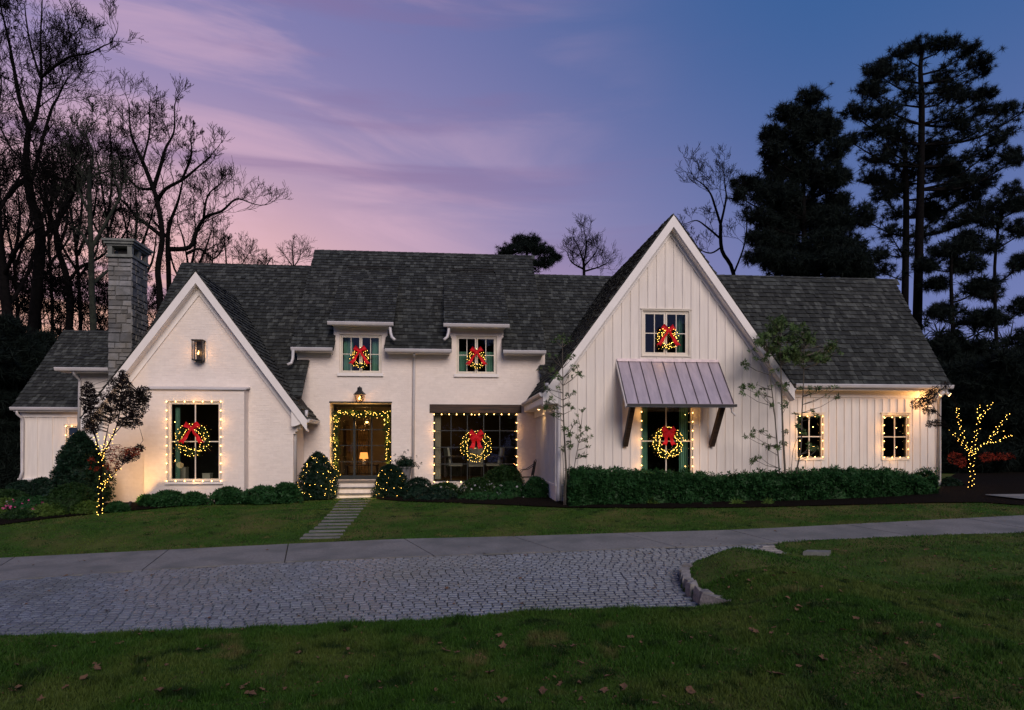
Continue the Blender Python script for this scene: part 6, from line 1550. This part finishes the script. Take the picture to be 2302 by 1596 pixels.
pine('pine_tree', 33, [(2058, 900), (2064, 632), (2069, 426), (2072, 241), (2069, 151), (2077, 100)], (13, 3),
     [(2075, 100, 40, 14, 34), (2120, 105, 38, 14, 30), (2160, 125, 26, 14, 24), (2030, 115, 30, 14, 26), (2185, 150, 26, 14, 26), (2200, 168, 16, 9, 12), (2000, 138, 34, 15, 30), (1965, 165, 34, 17, 30), (1940, 205, 24, 14, 22), (1985, 190, 30, 18, 22), (2030, 165, 26, 16, 14),
      (2130, 165, 26, 14, 16), (2160, 195, 34, 14, 26), (2120, 200, 20, 12, 9), (1905, 255, 18, 11, 14), (1935, 262, 22, 12, 18), (1970, 262, 26, 12, 20), (2010, 240, 26, 16, 16), (2040, 215, 20, 14, 10),
      (2150, 228, 30, 11, 20), (2195, 222, 30, 10, 24), (2240, 228, 30, 9, 24), (2285, 230, 26, 10, 24), (2310, 240, 20, 10, 12), (1920, 305, 24, 10, 16), (1960, 300, 26, 12, 20), (2005, 290, 26, 14, 18),
      (2160, 290, 30, 14, 20), (2125, 275, 24, 12, 12), (2225, 325, 24, 10, 18), (2215, 345, 18, 10, 12), (2290, 335, 28, 12, 24), (2280, 358, 26, 10, 14), (2260, 300, 20, 8, 8)],
     'tallest pine, with a wide open crown above the right wing', .31, 1.0)
pine('pine_tree', 35, [(2030, 900), (2035, 632), (2037, 450), (2033, 320), (2030, 290)], (10, 4),
     [(2030, 320, 40, 20, 34), (1985, 345, 36, 18, 34), (2080, 340, 34, 18, 30), (2120, 330, 30, 18, 26), (1975, 390, 32, 18, 30), (2100, 380, 40, 22, 40), (2150, 375, 34, 22, 34), (2000, 410, 34, 18, 30), (2130, 430, 40, 20, 34), (1975, 440, 30, 16, 24),
      (2010, 480, 26, 14, 14), (2085, 460, 30, 18, 24), (2180, 440, 34, 18, 30), (2230, 400, 30, 16, 24), (1985, 530, 26, 12, 14), (2060, 540, 24, 12, 10), (2000, 600, 24, 12, 14), (2030, 570, 30, 10, 10), (2060, 375, 40, 22, 30), (2040, 410, 40, 20, 24), (2110, 480, 30, 16, 24), (2170, 400, 34, 20, 34), (2200, 470, 34, 18, 28), (2150, 500, 34, 16, 24), (1960, 485, 24, 16, 20), (2265, 430, 26, 16, 20)],
     'second pine standing just left of the tallest pine', .31, 1.0)
env = [(1810, 232, 34, 16, 34), (1765, 262, 30, 18, 36), (1815, 268, 44, 24, 60), (1860, 262, 14, 18, 18), (1735, 300, 26, 14, 26), (1790, 310, 56, 28, 90), (1850, 300, 28, 22, 36), (1725, 345, 24, 16, 28), (1790, 355, 62, 30, 110), (1860, 350, 30, 26, 44),
       (1690, 400, 34, 14, 32), (1760, 400, 56, 28, 90), (1840, 400, 60, 30, 110), (1905, 390, 24, 22, 30), (1668, 430, 22, 12, 18), (1740, 445, 52, 26, 80), (1820, 450, 64, 30, 130), (1900, 445, 34, 26, 56), (1700, 490, 34, 16, 34), (1770, 500, 56, 30, 110), (1860, 500, 64, 32, 140), (1930, 490, 26, 24, 32),
       (1700, 540, 34, 16, 36), (1760, 555, 50, 28, 90), (1840, 560, 60, 32, 140), (1910, 555, 44, 30, 80), (1955, 580, 24, 16, 20), (1690, 590, 38, 16, 44), (1760, 605, 60, 24, 110), (1850, 610, 66, 26, 140), (1930, 615, 44, 22, 70)]
pine('evergreen_tree', 31, [(1815, 900), (1810, 620), (1806, 450), (1805, 260)], (10, 3), env, 'broad dense dark evergreen left of the tallest pine', .34, 1.0, core=1)
pine('pine_tree', 30, [(2150, 1000), (2146, 830), (2138, 640), (2140, 560)], (7, 3),
     [(2140, 560, 50, 18, 34), (2180, 540, 44, 20, 40), (2100, 590, 30, 16, 22), (2190, 590, 46, 20, 40), (2130, 630, 34, 14, 24), (2210, 640, 44, 18, 34), (2150, 690, 40, 16, 30), (2105, 700, 20, 10, 10), (2190, 720, 44, 18, 34), (2145, 760, 34, 14, 26), (2210, 780, 44, 20, 34), (2160, 820, 40, 20, 40)],
     'lower dark pine behind the right end of the wing', .36, 1.1)
pine('pine_tree', 32, [(2245, 1000), (2240, 780), (2236, 600), (2250, 470)], (6, 2.5),
     [(2250, 470, 36, 16, 28), (2290, 460, 30, 16, 26), (2225, 500, 30, 14, 22), (2280, 520, 40, 18, 30), (2230, 555, 34, 14, 18), (2290, 590, 30, 20, 26), (2250, 650, 40, 18, 24), (2295, 690, 30, 20, 26), (2240, 720, 40, 14, 20), (2290, 760, 36, 20, 30), (2250, 810, 44, 22, 40), (2310, 850, 30, 30, 30)],
     'dark pine at the right picture edge', .36, 1.1)
pine('pine_tree', 43, [(1180, 760), (1182, 620), (1185, 560)], (5, 3),
     [(1185, 560, 26, 12, 26), (1150, 570, 24, 9, 22), (1215, 565, 26, 11, 28), (1245, 575, 16, 9, 16), (1170, 545, 20, 9, 16), (1195, 545, 18, 9, 14), (1225, 590, 26, 10, 20), (1125, 575, 14, 6, 8), (1160, 540, 8, 8, 4)],
     'small round pine top above the ridge between the two tall roofs', .34, 1.3)
for x, yt, w, Y, lab in ((2170, 840, 90, 27, 'dark dense evergreen directly behind the right lit tree'), (2262, 820, 100, 26, 'dark dense evergreen at the right picture edge'), (2120, 790, 60, 30, 'dark evergreen close behind the right end of the wing'), (2350, 780, 100, 27, 'dark evergreen cut by the right picture edge'),
                         (10, 745, 110, 29, 'dark dense evergreen at the left picture edge'), (95, 775, 90, 31, 'dark evergreen behind the far left wing roof'), (-70, 720, 120, 28, 'dark evergreen cut by the left picture edge')):
    pads = []; yy = yt
    while yy < 1100:
        f = min(1, .35+(yy-yt)/140)
        for q in (-.6, 0, .6): pads.append((x+q*w*f+rng.uniform(-8, 8), yy+rng.uniform(-6, 6), w*.42*f+6, 22, 34))
        yy += 30
    pine('evergreen_tree', Y, [(x, 1105), (x+3, 950), (x, yt+30)], (7, 2), pads, lab, .40, 1.1, group='dark evergreens closing both sides', limbs=False)
# woods across the road, behind the camera: seen only as reflections in the windows
pts = []
for k in range(9500):
    x = rng.uniform(-52, 52); base = 12+2.5*math.sin(x*.3)+1.8*math.sin(x*.93+1); z = rng.random()**.7*base
    pts.append((x, -24+rng.gauss(0, 2.2), z-1.5))
o = scatter('far_woods', PUFF, pts, nr.uniform(.8, 1.5, len(pts)), M['pine']); props(o, 'dark tree line mirrored in the window panes', 'woods', None, 'stuff')

pts = []
for k in range(9000):
    a = rng.uniform(-R(82), R(84)); d = rng.uniform(58, 76); top = 6.5+1.8*math.sin(a*11)+1.2*math.sin(a*29+2)+(3.5 if a > .45 else 0); pts.append((d*math.sin(a), d*math.cos(a), -1+rng.random()**.8*top))
o = scatter('distant_woods', PUFF, pts, nr.uniform(.8, 1.6, len(pts)), M['pine']); props(o, 'low dark distant woods behind the house', 'woods', None, 'stuff')
# slender long-leaved trees before the boards
def slender(name, Y, stems, whorls, label, leafl=.13):
    """stems: list of pixel polylines with end radius; whorls: pixel points"""
    b0 = stems[0][0][0]; p0 = P(*b0, Y); t = thing(name, (p0.x, Y, float(h1(p0.x, Y))), label, 'tree')
    allp = []
    for pts, r0, r1 in stems:
        q = [P(x, y, Y+rng.uniform(-.1, .1)) for x, y in pts]; g = float(h1(q[0].x, q[0].y)); q = [Vector((q[0].x, q[0].y, g-.05))]+q; q = smooth(q, 4); n = len(q)
        MB().tube(q, [(r0+(r1-r0)*i/(n-1)) for i in range(n)], 7, False).build('stem', M['twig'], t, True); allp += q
    b = MB(); W = []
    for x, y in whorls:
        w = P(x, y, Y+rng.uniform(-.45, .35))
        c = [q for q in allp if q.z < w.z-.02-.25*abs(q.x-w.x)] or allp
        a = min(c, key=lambda q: (q-w).length); m = a.lerp(w, .55)+Vector((0, 0, -.06*(w-a).length))
        b.tube([a, m, w], [.010, .007, .004], 4, False); W.append(tuple(w))
        for _ in range(2 if rng.random() < .6 else 1):
            W.append(tuple(w+Vector((rng.uniform(-.09, .09), rng.uniform(-.1, .1), rng.uniform(-.07, .03)))))
    b.build('branches', M['twig'], t)
    scatter('leaves', WHORL, W, nr.uniform(leafl*.75, leafl*1.25, len(W)), M['magnolia'], t)
    return t
za = lambda x, y: (1135.3+x*.2641, 730.6+y*.2641)
WA = [(480, 110), (555, 120), (430, 130), (580, 265), (380, 250), (440, 260), (570, 350), (300, 370), (410, 350), (620, 410), (440, 420), (540, 440), (400, 380), (460, 450), (590, 570), (460, 545), (330, 510), (370, 560), (380, 620), (530, 590), (370, 650), (515, 675), (345, 700), (420, 700), (590, 700), (660, 720), (620, 765), (410, 760), (460, 770), (590, 830), (500, 880), (560, 850), (640, 870), (700, 880), (540, 930), (640, 930), (730, 950), (610, 960), (660, 970), (550, 1000), (700, 1030), (540, 1030), (490, 1050), (640, 1110), (685, 1105), (500, 90), (520, 140), (570, 380), (600, 340), (640, 400), (550, 270)]
slender('slender_tree', 17.4, [([za(515, 1400), za(520, 1250), za(505, 950), za(495, 700), za(492, 450), za(488, 130)], .035, .008), ([za(545, 1280), za(555, 1000), za(555, 900)], .012, .006), ([za(590, 1215), za(640, 950), za(645, 880)], .012, .006), ([za(500, 1300), za(490, 1060)], .012, .006)],
        [za(*w) for w in WA], 'slender young tree with whorled long leaves at the gable corner downspout', .115)
zb2 = lambda x, y: (1663.6+x*.2816, 674.4+y*.2816)
WB = [(100, 390), (130, 470), (30, 505), (60, 520), (190, 480), (210, 440), (270, 560), (20, 690), (30, 740), (80, 680), (130, 670), (180, 700), (190, 750), (250, 690), (300, 665), (380, 665), (350, 690), (150, 740), (260, 840), (340, 820), (370, 840), (480, 690), (560, 700), (640, 700), (560, 750), (780, 695), (720, 690), (770, 780), (680, 760), (570, 885), (620, 915), (460, 920), (470, 950), (460, 1000), (120, 1030), (100, 1080), (30, 1080), (180, 1045), (240, 1080), (370, 1050), (500, 1040), (190, 1155), (240, 1160), (290, 1160), (160, 1255), (120, 1275), (560, 1165), (600, 1180), (620, 1190), (360, 1140)]
for cx, cy, rx, ry, n in ((300, 190, 80, 60, 26), (370, 260, 60, 60, 16), (230, 300, 70, 50, 20), (150, 320, 30, 30, 6), (400, 430, 60, 50, 16), (500, 240, 30, 50, 9), (540, 300, 60, 50, 16), (600, 430, 60, 50, 16), (740, 380, 55, 50, 14), (480, 460, 60, 40, 14), (300, 420, 60, 60, 16), (690, 460, 40, 30, 6), (420, 360, 60, 50, 14)):
    for _ in range(n): WB.append((cx+rng.uniform(-1, 1)*rx, cy+rng.uniform(-1, 1)*ry))
slender('slender_tree', 17.2, [([zb2(360, 1395), zb2(345, 1100), zb2(335, 850), zb2(328, 600), zb2(320, 300), zb2(325, 150)], .036, .008), ([zb2(315, 1395), zb2(300, 1180), zb2(270, 850), zb2(240, 600), zb2(230, 430)], .024, .008), ([zb2(450, 1390), zb2(485, 1180), zb2(495, 900), zb2(507, 650), zb2(510, 450), zb2(510, 220)], .026, .008), ([zb2(410, 1390), zb2(425, 1200), zb2(465, 1090)], .012, .006)],
        [zb2(*w) for w in WB], 'clump of slender long leaved trees between the tall gable and the wing', .12)

# small trees wound with lights
def lit_tree(Y, stems, leaf_env, label, llabel, cut):
    p0 = P(*stems[0][0][0], Y); z0 = float(h1(p0.x, Y)); t = thing('ornamental_tree', (p0.x, Y, z0), label, 'tree')
    bp = []; allp = []
    s = thing('tree_lights', (p0.x, Y, z0), llabel, 'lights', 'mini lights on plants'); wr = MB()
    for pts, r0, r1, lit in stems:
        q = [P(x, y, Y+(rng.uniform(-.15, .15) if i else 0)) for i, (x, y) in enumerate(pts)]
        if pts is stems[0][0]: q = [Vector((q[0].x, Y, z0-.08))]+q
        q = smooth(q, 5); n = len(q); rr = [r0+(r1-r0)*i/(n-1) for i in range(n)]; MB().tube(q, rr, 7, False).build('stem', M['bark'], t, True); allp += q
        if lit:
            L = sum((q[i+1]-q[i]).length for i in range(n-1)); m = int(L/(.042 if r0 > .03 else .055)); coil = []
            for k in range(m):
                f = k/m*(n-1); i = min(int(f), n-2); c = q[i].lerp(q[i+1], f-i)
                if lit < k/m: break
                r = rr[i]+.012+rng.random()*.045; a = k*1.9+rng.uniform(-.5, .5)
                w = c+Vector((r*math.cos(a), r*math.sin(a), rng.uniform(-.02, .02))); coil.append(w); bp.append(tuple(w))
            if len(coil) > 2: wr.tube(coil, .003, 3, False)
    wr.build('wire', M['cord'], s); o = scatter('light_bulbs', ICOT, bp, .0080, M['mini'], s); o['kind'] = 'stuff'
    tw = MB()
    for mat, cx, cy, rx, ry, n, sz in leaf_env:
        n = int(n*1.7) if mat == 'mapledark' else n
        P_ = []
        for _ in range(n):
            a = rng.uniform(0, 6.283); k = math.sqrt(rng.random()); w = P(cx+rx*k*math.cos(a), cy+ry*k*math.sin(a), Y+rng.uniform(-.5, .5)); P_.append(tuple(w))
            if rng.random() < .3:
                o_ = min(allp, key=lambda q: (q-w).length+max(0, q.z-w.z)*.6); tw.tube([o_, o_.lerp(w, .5)+Vector((0, 0, .03)), w+Vector((0, 0, .04))], [.009, .006, .003], 3, False)
        scatter('leaves', leaf_t(3, 1, .55), P_, nr.uniform(sz*.7, sz*1.3, n), M[mat], t)
    tw.build('twigs', M['bark'], t)['kind'] = 'stuff'
    return t, s
zl = lambda x, y: (x*.2993, 702.5+y*.2993)
E = lambda m, x, y, rx, ry, n, s=.055: (m, *zl(x, y), rx*.2993, ry*.2993, n, s)
lt, ls = lit_tree(18.4, [([zl(752, 1490), zl(757, 1300), zl(762, 1080)], .045, .032, 1), ([zl(762, 1080), zl(735, 1000), zl(715, 920), zl(690, 850), zl(670, 700), zl(650, 560)], .024, .006, .45), ([zl(762, 1080), zl(810, 1000), zl(850, 920), zl(890, 800), zl(910, 640), zl(920, 480)], .024, .006, .52),
                ([zl(765, 1075), zl(790, 970), zl(815, 850), zl(840, 740)], .018, .006, .55), ([zl(860, 910), zl(930, 830), zl(1000, 720), zl(1060, 620)], .014, .005, .0), ([zl(760, 1330), zl(790, 1280), zl(850, 1220), zl(905, 1160), zl(980, 1090), zl(1075, 960)], .014, .005, .55), ([zl(740, 1000), zl(700, 900), zl(640, 760)], .01, .004, .0)],
         [E('mapledark', 660, 640, 60, 120, 240), E('mapledark', 790, 720, 110, 120, 300), E('mapledark', 900, 600, 100, 130, 330), E('mapledark', 1010, 690, 110, 110, 330), E('mapledark', 1075, 610, 60, 60, 110), E('mapledark', 970, 830, 100, 40, 110), E('mapledark', 690, 830, 70, 80, 170), E('mapledark', 925, 490, 40, 60, 60),
          E('maplered', 880, 1060, 90, 60, 70), E('maplered', 1000, 1050, 60, 40, 60), E('maplered', 840, 1150, 60, 50, 50), E('maplered', 690, 1110, 30, 30, 14), E('maplered', 710, 1170, 40, 20, 14), E('mapledark', 960, 1080, 90, 50, 70), E('mapledark', 1050, 1020, 40, 30, 25)],
         'small multi stem tree with dark and red leaves in front of the left gable', 'warm mini lights wound round the left ornamental tree', 800)
p = P(*zl(800, 1180), 18.1); lamp('POINT', (p.x+.15, 18.9, p.z), 1.5, (1, .66, .28), .1, parent=ls)
zr2 = lambda x, y: (2023.3+x*.1971, 843+y*.1971)
E2 = lambda m, x, y, rx, ry, n, s=.05: (m, *zr2(x, y), rx*.1971, ry*.1971, n, s)
lit_tree(18.3, [([zr2(803, 1405), zr2(815, 1200), zr2(822, 1030), zr2(820, 900)], .045, .03, 1), ([zr2(820, 900), zr2(760, 840), zr2(700, 770), zr2(630, 690), zr2(570, 615)], .02, .005, 1), ([zr2(800, 880), zr2(740, 760), zr2(700, 620), zr2(665, 480), zr2(655, 365)], .017, .004, 1), ([zr2(825, 890), zr2(850, 780), zr2(875, 650), zr2(900, 500), zr2(905, 330)], .022, .005, 1),
                ([zr2(900, 500), zr2(960, 430), zr2(1060, 308)], .012, .004, 1), ([zr2(835, 890), zr2(910, 820), zr2(1000, 760), zr2(1090, 640), zr2(1160, 550), zr2(1250, 422)], .02, .004, 1), ([zr2(1000, 765), zr2(1100, 770), zr2(1200, 710), zr2(1290, 685)], .012, .004, 1), ([zr2(1040, 700), zr2(1110, 655), zr2(1170, 640)], .008, .003, 1), ([zr2(790, 1110), zr2(735, 1060), zr2(690, 1000)], .012, .004, 0), ([zr2(850, 1060), zr2(930, 1020), zr2(1080, 970), zr2(1300, 940)], .012, .004, 0),
                ([zr2(800, 1000), zr2(700, 860), zr2(560, 620), zr2(470, 480), zr2(300, 380), zr2(160, 280)], .016, .004, 0), ([zr2(470, 480), zr2(330, 300), zr2(220, 180)], .010, .004, 0)],
         [E2('maplered', 640, 950, 100, 70, 90), E2('maplered', 700, 1000, 70, 50, 60), E2('maplered', 1000, 940, 100, 50, 70), E2('maplered', 1180, 930, 140, 40, 80), E2('mapledark', 230, 330, 120, 70, 110, .045), E2('mapledark', 330, 250, 100, 90, 100, .045), E2('mapledark', 330, 410, 80, 40, 60, .045), E2('mapledark', 380, 560, 90, 50, 60, .045), E2('mapledark', 520, 110, 60, 40, 30, .045), E2('mapledark', 400, 180, 60, 60, 40, .045)],
         'small maple with red lower leaves past the right house corner', 'warm mini lights wound up the branches of the right maple', 0)

# ---------------------------------------------------------------- fallen leaves
def leafmesh(k):
    b = MB(); n = 5; V = [(0, 0, .004)]
    for i in range(n*2):
        a = 6.283*i/(n*2); r = (1.0 if i % 2 == 0 else .62)*rng.uniform(.55, 1.15); r *= 1-.25*math.cos(a); V.append((r*math.cos(a), r*math.sin(a)*.8, .18*abs(math.sin(a*1.5+k))+rng.uniform(0, .22)))
    b.add(V, [(0, 1+i, 1+(i+1) % (n*2)) for i in range(n*2)]); st = len(b.v); b.v += [(-.1, -.02, .02), (-.1, .02, .02), (-1.5, 0, .10)]; b.f.append((st, st+1, st+2))
    me = bpy.data.meshes.new('fallen_leaf'); me.from_pydata(b.v, [], b.f); me.update(); me.materials.append(M['fallen']); return me
LM = [leafmesh(k) for k in range(6)]
big = [(373, 1503), (550, 1550), (1000, 1470), (210, 1452), (560, 1568), (590, 1560), (40, 1553), (360, 1560), (400, 1562), (1260, 1545), (1220, 1560), (1130, 1462), (1420, 1440), (1100, 1520), (1290, 1460), (1730, 1520), (1745, 1523), (1850, 1490), (1550, 1560), (1360, 1560), (30, 1562), (120, 1460), (275, 1450), (780, 1530), (850, 1540), (1470, 1590), (1960, 1380), (1900, 1310), (1800, 1370), (1740, 1300), (2120, 1400), (2200, 1340), (2250, 1500), (2030, 1500), (2150, 1580), (1540, 1430), (1555, 1440), (1530, 1450), (1890, 1335), (1990, 1265), (2080, 1240), (2200, 1260), (2260, 1230), (1880, 1240), (1820, 1225), (1965, 1230)]
# leaf places on the lawns, measured from the photograph
for i in range(64): big.append((rng.uniform(0, 2302), rng.uniform(1420, 1590)))
for i in range(56): big.append((rng.uniform(1600, 2302), rng.uniform(1240, 1420)))
for i, (x, y) in enumerate(big):
    p = hit(x, y, h1)
    if not poly_in(np.array([p.x]), np.array([p.y]), NLp)[0]: continue
    o = bpy.data.objects.new('fallen_leaf', LM[i % 6]); C.objects.link(o); o.location = (p.x, p.y, float(h1(p.x, p.y))+.035); s = rng.uniform(.025, .06)*(1.35 if i < 20 else 1); o.scale = (s, s, s*.8); o.rotation_euler = (rng.uniform(-.4, .4), rng.uniform(-.4, .4), rng.uniform(0, 6.28))
    zn = 'on the lawn island right of the stone kerb' if y < 1400 else ('on the dark lawn below the cobbles, left third of the photo' if x < 767 else 'on the dark lawn below the cobbles, middle third of the photo' if x < 1535 else 'on the dark lawn in the lower right of the photo')
    props(o, 'dry brown leaf '+zn, 'fallen leaf', 'dry leaves '+zn)
pav = [(60, 1360), (240, 1375), (470, 1392), (670, 1388), (1128, 1362), (1172, 1360), (1135, 1330), (1005, 1325), (1060, 1295), (1095, 1282), (1090, 1246), (1180, 1250), (1475, 1318), (1470, 1325), (1480, 1332), (1500, 1340), (1580, 1375), (1590, 1378), (1565, 1372), (285, 1330), (110, 1330), (150, 1296), (205, 1286), (75, 1272), (190, 1262), (240, 1240), (600, 1238), (1460, 1247), (1745, 1196), (1610, 1212), (1620, 1225), (1170, 1302), (1530, 1310), (340, 1296), (1020, 1360), (820, 1310), (560, 1330), (720, 1345)]
for i, (x, y) in enumerate(pav):
    p = hit(x, y)
    if poly_in(np.array([p.x]), np.array([p.y]), NLp)[0]: continue
    o = bpy.data.objects.new('fallen_leaf', LM[i % 6]); C.objects.link(o); o.location = (p.x, p.y, float(h0(p.x, p.y))+.015); s = rng.uniform(.03, .06); o.scale = (s, s, s); o.rotation_euler = (rng.uniform(-.3, .3), rng.uniform(-.3, .3), rng.uniform(0, 6.28))
    zn = 'on the grey cobbles' if y > conc_low(x) else 'on the smooth concrete drive'
    props(o, 'curled dry leaf lying '+zn, 'fallen leaf', 'dry leaves '+zn)
# the small litter nobody could count
P_ = []
for _ in range(1500):
    x, y = rng.uniform(-20, 2320), rng.uniform(1130, 1590); p = hit(x, y, h1) if y > 1200 or rng.random() < .75 else None
    if p is None: continue
    a_, b_ = np.array([p.x]), np.array([p.y])
    inl = poly_in(a_, b_, lawn_poly)[0] or poly_in(a_, b_, NLp)[0]
    if inl or rng.random() < .12: P_.append((p.x, p.y, (float(h1(p.x, p.y)) if inl else float(h0(p.x, p.y)))+.02))
for _ in range(420):
    x = rng.uniform(1900, 2320); y = 1133+rng.random()**2*34; p = hit(x, y, h1); P_.append((p.x, p.y, p.z+.02))
o = scatter('leaf_litter', leaf_t(2, 1, .8), P_, nr.uniform(.018, .036, len(P_)), M['fallen'], None, squash=(1, 1, .5)); props(o, 'small brown leaf litter scattered over the lawns and paving', 'leaf litter', None, 'stuff')
print('objects', len(bpy.data.objects))
